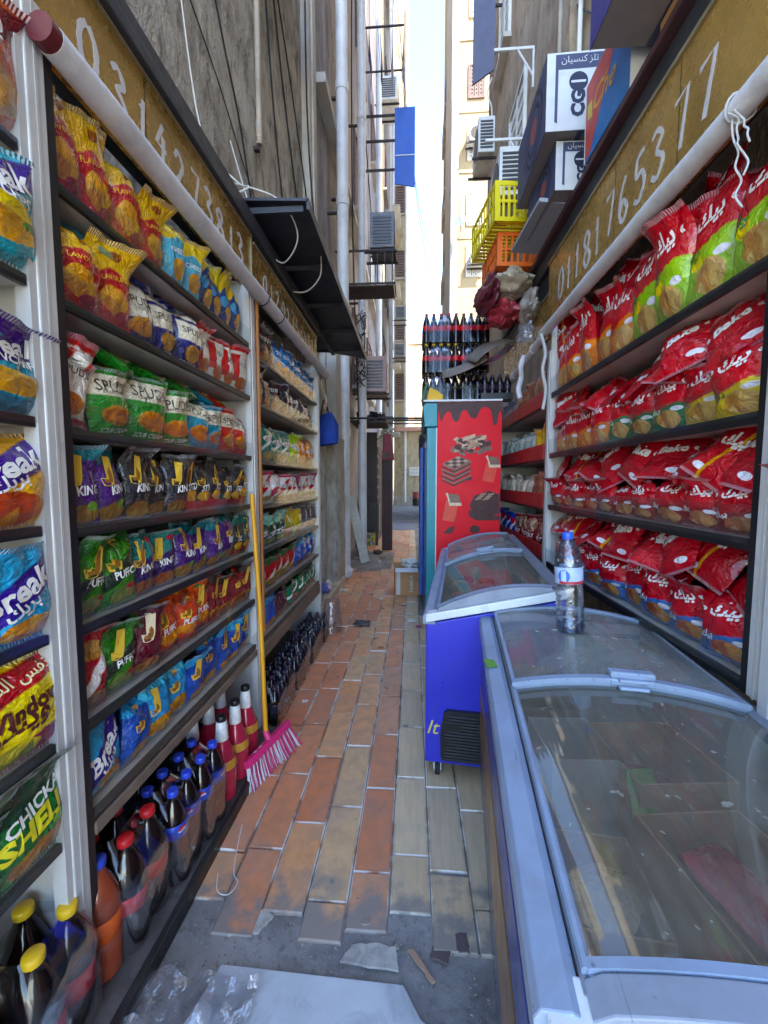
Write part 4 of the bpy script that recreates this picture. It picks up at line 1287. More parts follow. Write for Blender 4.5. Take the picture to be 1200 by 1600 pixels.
def row(side, rname, sname, ya, yb, z, xf, items, group, seed, lean=0.06, yaw=0.22, hscale=1.0, depth_in=0.0, zj=0.0, wmul=1.0):
    """items: list of (design, count), in picture order from the left"""
    r = random.Random(seed)
    seq = [k for k, n in items for _ in range(n)]
    tot = sum(DES[k]["w"] for k in seq)
    span = yb - ya
    pos = 0.0
    seen = {}
    count = {k: n for k, n in items}
    cnt = {}
    for k in seq:
        cnt[DES[k]["desc"]] = cnt.get(DES[k]["desc"], 0) + 1
    for i, k in enumerate(seq):
        ds = DES[k]
        w = ds["w"] / tot * span
        c = pos + w / 2
        pos += w
        y = ya + c if side < 0 else yb - c
        d = ds["d"]
        sc = (w / ds["w"] * 1.16 * wmul * r.uniform(.96, 1.05), r.uniform(.9, 1.12), hscale * r.uniform(0.90, 1.06))
        x = xf + side * (0.006 + d * 0.46 + depth_in + r.uniform(0, 0.016))
        th = R(90) if side < 0 else R(-90)
        rot = (r.uniform(-lean * 1.5, lean), r.uniform(-0.11, 0.11), th + (yaw * r.uniform(-0.5, 1.5)) * (-1 if side < 0 else 1) * 0.8)
        desc = ds["desc"]
        seen[desc] = seen.get(desc, 0) + 1
        if cnt[desc] == 1:
            lab = "%s on %s shelf of %s" % (desc, sname, rname)
        else:
            lab = "%s, %s such on %s shelf of %s" % (desc, ORD[seen[desc] - 1], sname, rname)
        bag(k, (x, y, z + 0.002 + zj * r.random()), rot, lab, group, sc)

def heap(side, rname, sname, spots, xf, group, seed):
    """bags thrown on top of a row: (design, y, z, tilt deg, yaw deg, roll deg, inset)"""
    r = random.Random(seed)
    seen = {}
    for sp_ in spots:
        (k, y, z, tilt, yaw, rl, ins) = sp_[:7]
        thin = sp_[7] if len(sp_) > 7 else 1.0
        th = (90 if side < 0 else -90) + yaw
        seen[k] = seen.get(k, 0) + 1
        nm = DES[k]["desc"]
        tot = sum(1 for s in spots if s[0] == k)
        lab = "%s lying on top, %s shelf of %s" % (nm, sname, rname) if tot == 1 else "%s lying atop %s shelf of %s, %s such" % (nm, sname, rname, ORD[seen[k] - 1])
        bag(k, (xf + side * ins, y, z), (R(-tilt), R(rl), R(th)), lab, group, (1.0, thin, 1.0))

GA, GB, GC, GD, GE = "bags in the nearest left rack", "bags in the middle left rack", "bags in the far left rack", "bags in the near right rack", "bags in the far right rack"
# --- nearest left rack: only its last bags are in view
NA = "nearest left rack"
for z, k, s in [(2.27, "brown_top", "top"), (1.975, "break_teal", "second"), (1.65, "break_purple", "third"), (1.388, "break_yellow", "fourth"), (1.118, "break_sky", "fifth"), (0.835, "window", "sixth"), (0.568, "chicka", "seventh")]:
    row(-1, NA, s, 0.53, 0.955, z, -0.9, [(k, 2)], GA, hash_name(k), yaw=0.05, depth_in=-0.035, hscale={"second": 0.93, "third": .86, "fourth": .92, "fifth": .98}.get(s, 1.0))
# --- middle left rack
NB = "middle left rack"
ya, yb = 1.035, 2.235
row(-1, NB, "top", ya, yb, 2.25, -0.9, [("red_corn", 4), ("sky_corn", 2), ("navy_corn", 4)], GB, 1, depth_in=0.01, hscale=1.08)
row(-1, NB, "second", ya, yb, 1.965, -0.9, [("red_corn", 2), ("spuds_cream", 1), ("spuds_navy", 2), ("spuds_white", 4)], GB, 2, hscale=0.98)
row(-1, NB, "third", ya + 0.12, yb, 1.636, -0.9, [("spuds_green", 3), ("spuds_teal", 2), ("spuds_red", 2)], GB, 3, hscale=0.96)
row(-1, NB, "fourth", ya, yb, 1.37, -0.9, [("king_purple", 2), ("king_black", 3), ("stix_black", 6)], GB, 4, hscale=1.05)
row(-1, NB, "fifth", ya, yb, 1.10, -0.9, [("puffco_green", 2), ("king_teal", 2), ("king_purple", 4), ("stix_green", 2)], GB, 5, hscale=1.06)
row(-1, NB, "sixth", ya, yb, 0.825, -0.9, [("peanut", 1), ("puffco_green", 1), ("maroon", 1), ("puffco_red", 3), ("dark_red", 4)], GB, 6, hscale=1.12)
row(-1, NB, "seventh", ya, yb, 0.56, -0.9, [("break_sky", 1), ("blue_j", 1), ("sky_j", 2), ("blue_j", 5)], GB, 7, hscale=1.06)
heap(-1, NB, "second", [("sky_corn", 1.27, 2.17, 66, 35, 0, 0.035, .6), ("spuds_cream", 1.47, 2.165, 66, 25, 4, 0.04, .6), ("spuds_navy", 1.66, 2.17, 66, 22, -4, 0.045, .6), ("spuds_white", 1.98, 2.165, 66, 20, 0, 0.05, .6)], -0.9, GB, 1)
heap(-1, NB, "third", [("spuds_white", 1.055, 1.66, 6, -20, 10, 0.055, .9), ("spuds_white", 1.14, 1.80, 50, 55, 8, 0.03, .8), ("spuds_green", 1.34, 1.845, 62, 35, 0, 0.035, .7), ("spuds_green", 1.55, 1.85, 64, 22, 5, 0.04, .7), ("spuds_green", 1.76, 1.85, 62, 20, -5, 0.04, .7), ("spuds_teal", 1.94, 1.85, 62, 15, 0, 0.045, .7), ("spuds_red", 2.11, 1.845, 60, 15, 0, 0.045, .7)], -0.9, GB, 2)
heap(-1, NB, "top", [("red_corn", 1.20, 2.45, 35, 15, 0, 0.10, .8)], -0.9, GB, 6)
heap(-1, NB, "sixth", [("puffco_green", 1.34, 1.005, 50, 25, 6, 0.03, .7), ("puffco_red", 1.62, 1.01, 48, 20, -6, 0.035, .7), ("puffco_red", 1.84, 1.01, 48, 18, 5, 0.04, .7)], -0.9, GB, 7)
# --- far left rack
NC = "far left rack"
ya, yb = 2.35, 3.82
row(-1, NC, "top", ya, yb, 2.225, -0.9, [("tiger_black", 3), ("tiger_blue", 8)], GC, 11, hscale=1.02)
row(-1, NC, "second", ya, yb, 1.96, -0.9, [("tiger_black", 4), ("tiger_grey", 5)], GC, 12, hscale=0.95)
row(-1, NC, "third", ya, yb, 1.623, -0.9, [("orange_bag", 1), ("teal_bag", 3), ("lime_bag", 2), ("orange_bag", 3)], GC, 13, hscale=1.05)
row(-1, NC, "fourth", ya, yb, 1.355, -0.9, [("gold_red", 1), ("white_red", 5), ("purple_snack", 1), ("white_red", 3)], GC, 14)
row(-1, NC, "fifth", ya, yb, 1.08, -0.9, [("zigzag", 3), ("yellow_snack", 3), ("silver_snack", 3)], GC, 15)
row(-1, NC, "sixth", ya, yb, 0.805, -0.9, [("red_green", 5), ("deep_blue", 4)], GC, 16, hscale=1.04)
row(-1, NC, "bottom", ya, yb, 0.54, -0.9, [("deep_blue", 2), ("maroon_small", 2), ("green_small", 6)], GC, 17)
# --- near right rack
ND = "near right rack"
ya, yb = 1.29, 3.09
row(1, ND, "top", ya, yb, 2.135, 1.0, [("bake_orange", 5), ("bake_lime", 4)], GD, 21, lean=0.1, yaw=0.2, hscale=1.36)
row(1, ND, "second", ya, yb, 1.70, 1.0, [("bake_orange", 4), ("bake_green", 3), ("bake_yellow", 2)], GD, 22, lean=0.1, yaw=0.2, hscale=0.86)
row(1, ND, "third", ya, yb, 1.325, 1.0, [("bake_red", 10)], GD, 23, lean=0.12, yaw=0.2, hscale=0.66)
row(1, ND, "bottom", ya, yb, 0.90, 1.0, [("bake_blue", 9)], GD, 24, lean=0.12, yaw=0.2, hscale=0.86)
r = random.Random(77)
def right_heap(sname, z, n, seed, first=3.04, last=1.40, zr=.03, t0=28, t1=58, ins=(0.0, 0.05), kinds=("bake_latin", "bake_stripe", "bake_latin")):
    sp = []
    for i in range(n):
        y = first + (last - first) * i / (n - 1) + r.uniform(-.03, .03)
        sp.append((kinds[r.randint(0, len(kinds) - 1)], y, z + r.uniform(0, zr), r.uniform(t0, t1), r.uniform(-38, 38), r.uniform(-30, 30), r.uniform(*ins), r.uniform(.65, 1.0)))
    heap(1, ND, sname, sp, 1.0, GD, seed)
right_heap("second", 1.885, 14, 1, kinds=("bake_latin", "bake_stripe", "bake_latin", "bake_latin"))
right_heap("third", 1.455, 16, 2, zr=.06)
right_heap("bottom", 1.085, 14, 3, zr=.06, kinds=("bake_latin", "bake_latin", "bake_latin", "bake_stripe"))
right_heap("top", 2.42, 9, 4, t0=5, t1=28, ins=(0.10, 0.15))
# --- far right rack
NE_ = "far right rack"
ya, yb = 3.24, 4.80
row(1, NE_, "top", ya, yb, 2.085, 1.0, [("lilac_pack", 3), ("nut_pack", 5)], GE, 31, yaw=0.1, hscale=1.05)
row(1, NE_, "second", ya, yb, 1.68, 1.0, [("lilac_pack", 1), ("silver_pack", 6), ("gold_pack", 2)], GE, 32, yaw=0.1, hscale=1.05)
row(1, NE_, "third", ya, yb, 1.305, 1.0, [("cream_pack", 6), ("nut_pack", 2)], GE, 33, yaw=0.1, hscale=1.08)
row(1, NE_, "bottom", ya, yb, 0.91, 1.0, [("candy_blue", 3), ("candy_red", 4)], GE, 34, yaw=0.15, hscale=1.2)

NF_ = "right rack at picture's edge"
for z, k, s, hs_ in [(2.135, "bake_lime", "top", 1.3), (1.70, "bake_yellow", "second", .95), (1.325, "bake_red", "third", .85), (0.90, "bake_blue", "bottom", .95)]:
    row(1, NF_, s, 0.62, 1.17, z, 1.0, [(k, 2)], "bags in the right rack at the picture's edge", hash_name(k) + 5, yaw=0.1, hscale=hs_)
# ================================================================== FREEZERS, FRIDGE, BOTTLES
M_frame = pm("freezer_frame", (138, 154, 176), 0.42, var=0.1, scale=5, bump=0.1, dirt=0.5, dirtcol=(112, 112, 112), scratch=0.45)
M_trim_w = pm("white_trim", (218, 222, 224), 0.4, var=0.08, scale=6, bump=0.05, dirt=0.4, dirtcol=(140, 138, 134), scratch=0.4)
M_cap_grey = pm("grey_end_cap", (140, 148, 160), 0.45, var=0.12, scale=5, bump=0.08, dirt=0.4, dirtcol=(100, 100, 100), scratch=0.4)
M_liner = pm("freezer_liner", (206, 208, 192), 0.5, var=0.12, scale=4, dirt=0.35, dirtcol=(140, 140, 110))
M_blue = pm("blue_panel", (40, 46, 186), 0.34, var=0.12, scale=3, bump=0.03, coat=0.2, dirt=0.22, dirtcol=(70, 74, 150), scratch=0.3)
M_greyblue = pm("worn_blue_panel", (86, 92, 120), 0.3, var=0.35, scale=3, bump=0.03, coat=0.3, dirt=0.5, dirtcol=(120, 96, 70))
M_grille = pm("black_grille", (24, 24, 27), 0.4, var=0.15)
M_seal = pm("grey_gasket", (120, 126, 134), 0.6, var=0.1)
M_lid = clear("lid_glass", (214, 222, 222), 0.035, 0.06, 0.6, 0.36, (168, 162, 146), 2.2)
M_lid2 = clear("lid_glass_scuffed", (206, 212, 210), 0.05, 0.07, 0.6, 0.50, (182, 182, 172), 1.6)
M_card = pm("cardboard", (194, 144, 94), 0.75, var=0.12, scale=8, bump=0.1, dirt=0.15)
M_card_dk = pm("damp_cardboard", (142, 108, 78), 0.8, var=0.15, scale=8, bump=0.1)

def freezer(label, loc, ang, L, W, hf, hr, bulge, body, lining, handle=True):
    e = empty("chest_freezer", loc, (0, 0, ang), label, "freezer")
    zs = lambda x: hf + (hr - hf) * x / W
    top = lambda x: zs(x) + bulge * 4 * (x / W) * (1 - x / W)
    b = 0.045
    prof = [(0, 0.10), (W, 0.10), (W, hr - 0.045), (0, hf - 0.045)]
    pe = {}
    for nm, y0, y1 in (("near", 0.0, b), ("far", L - b, L)):
        pe[nm] = MB().prism(prof, lambda a, c, t: (a, t, c), y0, y1).build("end_panel", body, e, bevel=0.006)
    MB().box(0, b, b + 0.001, L - b - 0.001, 0.10, hf - 0.05).build("front_panel", body, e, bevel=0.004)
    MB().box(W - b, W, b + 0.001, L - b - 0.001, 0.10, hr - 0.05).build("back_panel", body, e)
    ln = MB()
    ln.box(b + 0.001, W - b - 0.001, b + 0.001, L - b - 0.001, 0.18, 0.20)
    ln.build("liner_floor", lining, e)
    MB().box(b + 0.001, b + 0.006, b + 0.001, L - b - 0.001, 0.201, hf - 0.03).build("liner_wall", lining, e)
    MB().box(W - b - 0.006, W - b - 0.001, b + 0.001, L - b - 0.001, 0.201, hr - 0.03).build("liner_wall", lining, e)
    for y0 in (b + 0.001, L - b - 0.006):
        MB().prism([(b + 0.007, 0.201), (W - b - 0.007, 0.201), (W - b - 0.007, hr - 0.05), (b + 0.007, hf - 0.04)], lambda a, c, t: (a, t, c), y0, y0 + 0.005).build("liner_wall", lining, e)
    # rails
    fr = MB().prism([(-0.016, hf - 0.045), (0.046, hf - 0.045), (0.046, hf + 0.004), (0.03, hf + 0.012), (-0.008, hf + 0.008), (-0.016, hf - 0.006)], lambda a, c, t: (a, t, c), -0.005, L + 0.005).build("front_rail", M_frame, e, bevel=0.003)
    MB().box(0.0485, 0.056, 0.02, L - 0.02, hf - 0.045, hf + 0.010).build("rail_track", M_seal, e)
    MB().box(0.060, 0.068, 0.02, L - 0.02, hf - 0.045, hf + 0.014).build("rail_track", M_frame, e)
    MB().prism([(W - 0.05, hr - 0.045), (W + 0.012, hr - 0.045), (W + 0.012, hr + 0.004), (W - 0.05, hr + 0.010)], lambda a, c, t: (a, t, c), -0.005, L + 0.005).build("back_rail", M_seal, e, bevel=0.003)
    xs = [W * i / 20 for i in range(21)]
    for y0, y1 in ((-0.02, 0.042), (L - 0.042, L + 0.012)):
        MB().prism([(x, zs(x) - 0.032) for x in (0.0, W)] + [(x, zs(x) + 0.008) for x in (W, 0.0)], lambda a, c, t: (a, t, c), y0, y1).build("end_trim", M_trim_w, e, bevel=0.004)
        poly = [(x, zs(x) + 0.0095) for x in (0.05, W - 0.05)] + [(x, max(zs(x) + 0.011, top(x) + 0.004)) for x in reversed(xs[2:-2])]
        MB().prism(poly, lambda a, c, t: (a, t, c), y0 + 0.012, y1 - 0.004).build("end_cap", M_cap_grey, e, bevel=0.003)
    # two sliding curved lids
    def lid(y0, y1, dz, mat, bar_at):
        xx = np.linspace(0.058, W - 0.055, 22)
        yy = np.linspace(y0, y1, 6)
        P = [[(x, y, top(x) + dz) for y in yy] for x in xx]
        g = MB().grid(P).build("glass_lid", mat, e, smooth=True)
        def bar(ya, yb, th):
            vs = []
            for x in xx:
                vs.append([(x, ya, top(x) + dz - th), (x, ya, top(x) + dz + th), (x, yb, top(x) + dz + th), (x, yb, top(x) + dz - th), (x, ya, top(x) + dz - th)])
            return MB().grid(vs)
        sub_local(g, "lid_frame", bar(y0 - 0.002, y0 + (0.022 if bar_at is not None and y0 > 0.2 else 0.012), 0.008), M_frame, True)
        sub_local(g, "lid_frame", bar(y1 - 0.022, y1 + 0.004, 0.009), M_frame, True)
        x0, x1 = xx[0], xx[-1]
        sub_local(g, "lid_edge", MB().tube([(x0, y0, top(x0) + dz), (x0, y1, top(x0) + dz)], 0.008, 8), M_frame, True)
        sub_local(g, "lid_edge", MB().tube([(x1, y0, top(x1) + dz), (x1, y1, top(x1) + dz)], 0.006, 8), M_seal, True)
        if bar_at is not None:
            xm = W * 0.52
            hd = MB().obox((xm, bar_at, top(xm) + dz + 0.018), (0.06, 0.016, 0.010), (0, -(hr - hf) / W * 0.9, 0)).obox((xm, bar_at - 0.018, top(xm) + dz + 0.006), (0.04, 0.012, 0.006), (0, -(hr - hf) / W * 0.9, 0))
            sub_local(g, "lid_handle", hd, M_frame, False, 0.005)
    mid = L * 0.5
    lid(0.042, mid + 0.035, -0.002, M_lid, mid + 0.015 if handle else None)
    lid(mid + 0.005, L - 0.055, 0.018, M_lid2, mid + 0.018)
    return e, pe
def sub_local(parent, name, mb, mat, smooth, bevel=0.0):
    return mb.build(name, mat, parent, smooth=smooth, bevel=bevel)

AN = -R(6.5)
FZ1, _p1 = freezer("near chest freezer with pale blue rails and curved sliding glass lids", (0.167, 0.468, 0), AN, 1.53, 0.74, 0.85, 0.84, 0.058, M_greyblue, M_liner)
FZ2, _p2 = freezer("blue chest freezer with vent grille behind the near freezer", (0.068, 1.965, 0), AN, 1.97, 0.64, 0.85, 1.00, 0.06, M_blue, M_liner)
# vent grille, lettering and caster on the blue freezer's near end
vg = empty_child = link("vent_grille", MB().prism([(0.085, 0.13), (0.43, 0.13), (0.43, 0.385), (0.11, 0.385), (0.092, 0.37), (0.075, 0.26), (0.078, 0.15)], lambda a, c, t: (a, t, c), -0.022, -0.0005).mesh("vent_grille", M_grille), FZ2)
M_slat = pm("grille_slat", (58, 58, 62), 0.35, var=0.1)
for i in range(15):
    z = 0.142 + i * 0.0155
    MB().box(0.10 + (0.012 if i > 12 else 0), 0.425, -0.030, -0.0225, z, z + 0.007).build("slat", M_slat, vg)
MB().box(0.108, 0.17, -0.0335, -0.0305, 0.29, 0.335).build("control_plate", M_grille, vg, bevel=0.002)
mb = MB()
add_text(mb, "lt", lambda a, b: (a, -0.0022, b), 0.042, 0.285, width=0.062, shear=0.3)
mb.build("yellow_lettering", pm("yellow_ink", (226, 206, 90), 0.5, bump=0), _p2["near"])
M_rubber = pm("rubber", (34, 34, 38), 0.7, var=0.2)
def caster(e, x, y):
    m = MB()
    m.tube([(x - 0.012, y, 0.042), (x + 0.012, y, 0.042)], 0.04, 16)
    w = m.build("caster_wheel", M_rubber, e, smooth=True)
    f = MB().box(x - 0.02, x - 0.014, y - 0.015, y + 0.015, 0.03, 0.095).box(x + 0.014, x + 0.02, y - 0.015, y + 0.015, 0.03, 0.095).box(x - 0.03, x + 0.03, y - 0.03, y + 0.03, 0.092, 0.0995)
    f.build("caster_fork", M_white_metal, w)
for e, L, W in ((FZ1, 1.53, 0.74), (FZ2, 1.97, 0.64)):
    for x in (0.06, W - 0.06):
        for y in (0.06, L - 0.06):
            caster(e, x, y)
# wood-toned reflection painted as a band on the near freezer's side, blue print above
MB().box(-0.004, -0.0005, 0.05, 1.48, 0.30, 0.52).build("print_reflection_band", pm("wood_reflection_band", (150, 112, 70), 0.35, var=0.4, scale=2.5, coat=0.3), FZ1)
MB().box(-0.004, -0.0005, 0.05, 1.48, 0.56, 0.70).build("print_reflection_band", pm("blue_print_band", (70, 80, 150), 0.35, var=0.3, scale=3, coat=0.3), FZ1)
mb = MB().obox((0.0, 0.95, 0.8655), (0.018, 0.03, 0.0006), (0, 0, 0.2))
mb.build("green_sticker", pm("green_sticker", (96, 150, 60), 0.5), FZ1)

# ---- goods inside the freezers
def carton(name, label, loc, rot, size, mat, flaps=True, group=None, wall=0.005, cat="box"):
    """open-topped carton with four walls and loose flaps"""
    e = empty(name, loc, rot, label, cat, group)
    sx, sy, sz = size[0] / 2, size[1] / 2, size[2]
    MB().box(-sx, sx, -sy, sy, 0, wall).build("carton_bottom", mat, e)
    MB().box(-sx, -sx + wall, -sy, sy, wall, sz).build("carton_wall", mat, e)
    MB().box(sx - wall, sx, -sy, sy, wall, sz).build("carton_wall", mat, e)
    MB().box(-sx + wall, sx - wall, -sy, -sy + wall, wall, sz).build("carton_wall", mat, e)
    MB().box(-sx + wall, sx - wall, sy - wall, sy, wall, sz).build("carton_wall", mat, e)
    if flaps:
        for k, (cx, cy, hx, hy, rx, ry) in enumerate([(-sx - sx * 0.42, 0, sx * 0.45, sy * 0.98, 0, -0.5), (sx + sx * 0.40, 0, sx * 0.45, sy * 0.98, 0, 0.7), (0, -sy - sy * 0.3, sx * 0.95, sy * 0.36, 0.9, 0)]):
            zc = sz + (-0.5 if ry else -0.4) * 0 
            MB().obox((cx * 0.98, cy, sz - abs(math.sin(rx or ry)) * (hx if ry else hy) * 0.9), (hx, hy, wall / 2), (rx, ry, 0)).build("flap", mat, e)
    return e
def packet(name, label, loc, rot, size, mat, group, seed):
    """soft flat pack"""
    r = random.Random(seed)
    n = 9
    w, l, h = size
    def sh(sg):
        return [[(w * (i / (n - 1) - .5) * (1 + 0.03 * math.sin(j * 2 + seed)), l * (j / (n - 1) - .5), sg * h / 2 * (max(0, 1 - (2 * i / (n - 1) - 1) ** 2) * max(0, 1 - (2 * j / (n - 1) - 1) ** 2)) ** .4 + 0.004 * noise.noise(Vector((i * .8, j * .8, seed)))) for j in range(n)] for i in range(n)]
    o = MB().grid(sh(1)).grid(sh(-1)).build(name, mat, None, smooth=True, loc=loc, rot=rot)
    return tag(o, label, "packet", group)
GI1 = "goods inside the near freezer"
carton("freezer_carton", "open cardboard carton with red pack inside near freezer", (0.66, 0.80, 0.47), (0, 0, 0.12), (0.25, 0.30, 0.26), M_card, False, GI1)
carton("freezer_carton", "low brown carton in the middle of the near freezer", (0.42, 0.88, 0.40), (0, 0, -0.1), (0.20, 0.24, 0.22), M_card, False, GI1)
carton("freezer_carton", "brown carton behind the open one in near freezer", (0.67, 1.13, 0.50), (0, 0, 0.1), (0.25, 0.26, 0.26), M_card, False, GI1)
carton("freezer_carton", "low carton under the far lid of near freezer", (0.46, 1.56, 0.46), (0, 0, -0.05), (0.26, 0.34, 0.26), M_card_dk, False, GI1)
carton("freezer_carton", "tall pale carton beside freezer's far wall", (0.46, 1.17, 0.44), (0, 0, 0.05), (0.18, 0.20, 0.32), pm("pale_carton", (186, 172, 154), 0.7), False, GI1)
for q_, (x_, y_, lb_) in enumerate([(0.68, 0.79, "red frozen pack lying in the open carton of near freezer"), (0.66, 1.12, "maroon frozen pack filling the carton behind the open one"), (0.44, 0.90, "tan frozen pack in the middle carton of near freezer")]):
    packet("frozen_pack", lb_, (x_, y_, [0.66, 0.66, 0.55][q_]), (0.25, 0.15, 0.5 + q_), (0.15, 0.24, 0.07), pm("pack_shade_%d" % q_, [(176, 40, 46), (120, 50, 54), (186, 150, 104)][q_], 0.3, var=0.35, scale=24), GI1, q_ + 1)
packet("frozen_pack", "green frozen pack standing by the near freezer's middle carton", (0.59, 1.0, 0.66), (1.1, 0.2, 0.4), (0.10, 0.22, 0.05), pm("green_pack", (110, 160, 60), 0.3, var=0.3, scale=20), GI1, 12)
packet("frozen_pack", "clear and white frozen bag at near end of freezer", (0.60, 0.60, 0.52), (0.2, -0.2, 1.0), (0.20, 0.26, 0.10), pm("white_pack", (200, 200, 194), 0.3, var=0.2, scale=20), GI1, 13)
packet("frozen_pack", "dark plum frozen bag by the near freezer's front wall", (0.35, 0.68, 0.44), (0.1, 0.1, 0.2), (0.18, 0.34, 0.14), pm("plum_pack", (84, 60, 66), 0.35, var=0.4, scale=14), GI1, 14)
packet("frozen_pack", "yellow-brown frozen bag deep in the near freezer", (0.49, 0.62, 0.42), (0.1, 0.1, -0.4), (0.18, 0.26, 0.12), pm("ochre_pack", (160, 128, 74), 0.4, var=0.4, scale=14), GI1, 15)
pal = MB().box(0.06, 0.585, 0.06, 1.46, 0.34, 0.355).build("cardboard_sheet", M_card_dk, None, loc=(0.167, 0.468, 0), rot=(0, 0, AN))
tag(pal, "flattened carton sheet lining the near freezer under the goods", "cardboard", GI1)
GI2 = "goods inside the blue freezer"
carton("freezer_carton", "brown carton at the near end of the blue freezer", (0.30, 2.14, 0.45), (0, 0, AN), (0.24, 0.22, 0.26), M_card, False, GI2)
pc = [((196, 60, 66), "red"), ((210, 200, 196), "white"), ((60, 150, 140), "teal"), ((200, 80, 110), "pink"), ((220, 190, 80), "yellow"), ((190, 40, 44), "crimson"), ((70, 90, 160), "blue"), ((190, 190, 200), "silver")]
r = random.Random(3)
for i in range(16):
    c, nm = pc[i % 8]
    ly = 0.36 + (i // 2) * 0.185
    lx = 0.20 + (i % 2) * 0.24 + r.uniform(-.03, .03)
    wx = 0.068 + lx * math.cos(AN) - ly * math.sin(AN); wy = 1.965 + lx * math.sin(AN) + ly * math.cos(AN)
    packet("ice_cream_pack", "%s ice cream pack in the blue freezer, %s row from camera, %s side" % (nm, ORD[i // 2], "alley" if i % 2 == 0 else "wall"), (wx, wy, 0.60 + r.uniform(0, .06)), (r.uniform(-.3, .3), r.uniform(-.3, .3), r.uniform(0, 3)), (0.16, 0.24, 0.09), pm("ice_pack_" + nm, c, 0.3, var=0.25, scale=18), GI2, i)
bk = empty("wire_basket", (0.30, 2.75, 0), (0, 0, AN), "white wire basket hung inside the blue freezer", "basket")
wr = MB()
for i in range(15):
    y = -0.5 + i * 0.075
    wr.tube([(-0.13, y, 0.80), (-0.13, y, 0.56), (0.30, y, 0.56), (0.30, y, 0.84)], 0.0025, 5)
wr.build("cross_wires", M_white_metal, bk)["kind"] = "stuff"
wl = MB()
for z in (0.56, 0.62, 0.68, 0.74, 0.80):
    wl.tube([(-0.13, -0.5, z), (-0.13, 0.55, z)], 0.003, 5)
    wl.tube([(0.30, -0.5, z + .03), (0.30, 0.55, z + .03)], 0.003, 5)
wl.build("long_wires", M_white_metal, bk)["kind"] = "stuff"

# ---- bottles
M_cola = pm("cola_plastic", (26, 14, 14), 0.12, var=0.2, bump=0, coat=0.4)
M_film = clear("shrink_film", (240, 243, 248), 0.10, 0.02, 0.36, 0.010, (225, 228, 232), 14, 0.35, 7)
def bottle_meshes(kind, r, h, body, cap, label, lz0, lz1, neck=0.36, n=14, label2=None):
    """body, cap and label meshes of a screw-cap bottle standing on z = 0"""
    sh = h * (1 - neck)
    prof = [(r * 0.75, 0.0), (r * 0.98, h * 0.02), (r, h * 0.06), (r, lz0 * h), (r * 0.97, lz0 * h + 0.004), (r * 0.97, lz1 * h - 0.004), (r, lz1 * h), (r * 0.99, sh), (r * 0.9, sh + h * neck * .18), (r * 0.68, sh + h * neck * .42), (r * 0.45, sh + h * neck * .64), (r * 0.36, sh + h * neck * .74), (r * 0.34, h * 0.955)]
    b = MB().lathe(prof, n).mesh("bottle", body, True)
    c = MB().lathe([(r * 0.40, h * 0.935), (r * 0.42, h * 0.94), (r * 0.42, h * 0.993), (r * 0.38, h)], n).mesh("cap", cap, True)
    l = MB().lathe([(r * 0.985, lz0 * h + 0.002), (r * 1.006, lz0 * h + 0.003), (r * 1.006, lz1 * h - 0.003), (r * 0.985, lz1 * h - 0.002)], n).mesh("label", label, True)
    for m in (b, c, l):
        autosmooth(m, 50)
    return b, c, l
M_cap_red = pm("cap_red", (190, 24, 30), 0.4, bump=0)
M_cap_yel = pm("cap_yellow", (222, 180, 30), 0.4, bump=0)
M_cap_blue = pm("cap_blue", (40, 70, 190), 0.4, bump=0)
M_cap_blk = pm("cap_black", (24, 24, 26), 0.4, bump=0)
M_lab_red = pm("label_red", (196, 22, 34), 0.4, var=0.15, scale=30, bump=0)
M_lab_blue = pm("label_blue", (36, 66, 170), 0.4, var=0.2, scale=30, bump=0)
M_lab_yel = pm("label_yellow_line", (60, 58, 40), 0.4, var=0.5, scale=40, bump=0)
M_lab_dk = pm("label_dark", (44, 34, 50), 0.4, var=0.4, scale=30, bump=0)
M_lab_brown = pm("label_brown", (150, 100, 50), 0.4, var=0.3, scale=30, bump=0)
M_lab_or = pm("label_orange", (214, 92, 30), 0.4, var=0.15, scale=30, bump=0)
M_orange = pm("orange_soda", (150, 66, 40), 0.15, var=0.15, bump=0, coat=0.4)
M_pinkj = pm("pink_juice", (176, 34, 62), 0.14, var=0.12, scale=4, bump=0, coat=0.4)
M_white_lab = pm("white_label", (222, 220, 216), 0.45, var=0.15, scale=60, bump=0)
M_gold_lab = pm("gold_label", (196, 140, 50), 0.4, var=0.25, scale=40, bump=0)
BK = {
    "cola_red": bottle_meshes("a", .036, .288, M_cola, M_cap_red, M_lab_red, .40, .58),
    "cola_black_cap": bottle_meshes("b", .036, .288, M_cola, M_cap_blk, M_lab_red, .40, .58),
    "cola_yellow_cap": bottle_meshes("c", .036, .288, M_cola, M_cap_yel, M_lab_red, .40, .58),
    "zero": bottle_meshes("d", .036, .288, M_cola, M_cap_blk, M_lab_yel, .46, .56),
    "blue_cola": bottle_meshes("e", .046, .34, M_cola, M_cap_blue, M_lab_blue, .52, .68),
    "small_dark": bottle_meshes("f", .034, .235, M_cola, pm("cap_dark_violet", (50, 46, 74), 0.4, bump=0), M_lab_dk, .36, .60),
    "big_red": bottle_meshes("g", .056, .35, M_cola, M_cap_red, M_lab_red, .38, .54),
    "big_yellow_cap": bottle_meshes("h", .055, .345, M_cola, M_cap_yel, M_lab_red, .32, .52),
    "big_orange": bottle_meshes("i", .056, .35, M_orange, M_cap_blue, M_lab_or, .34, .54),
}
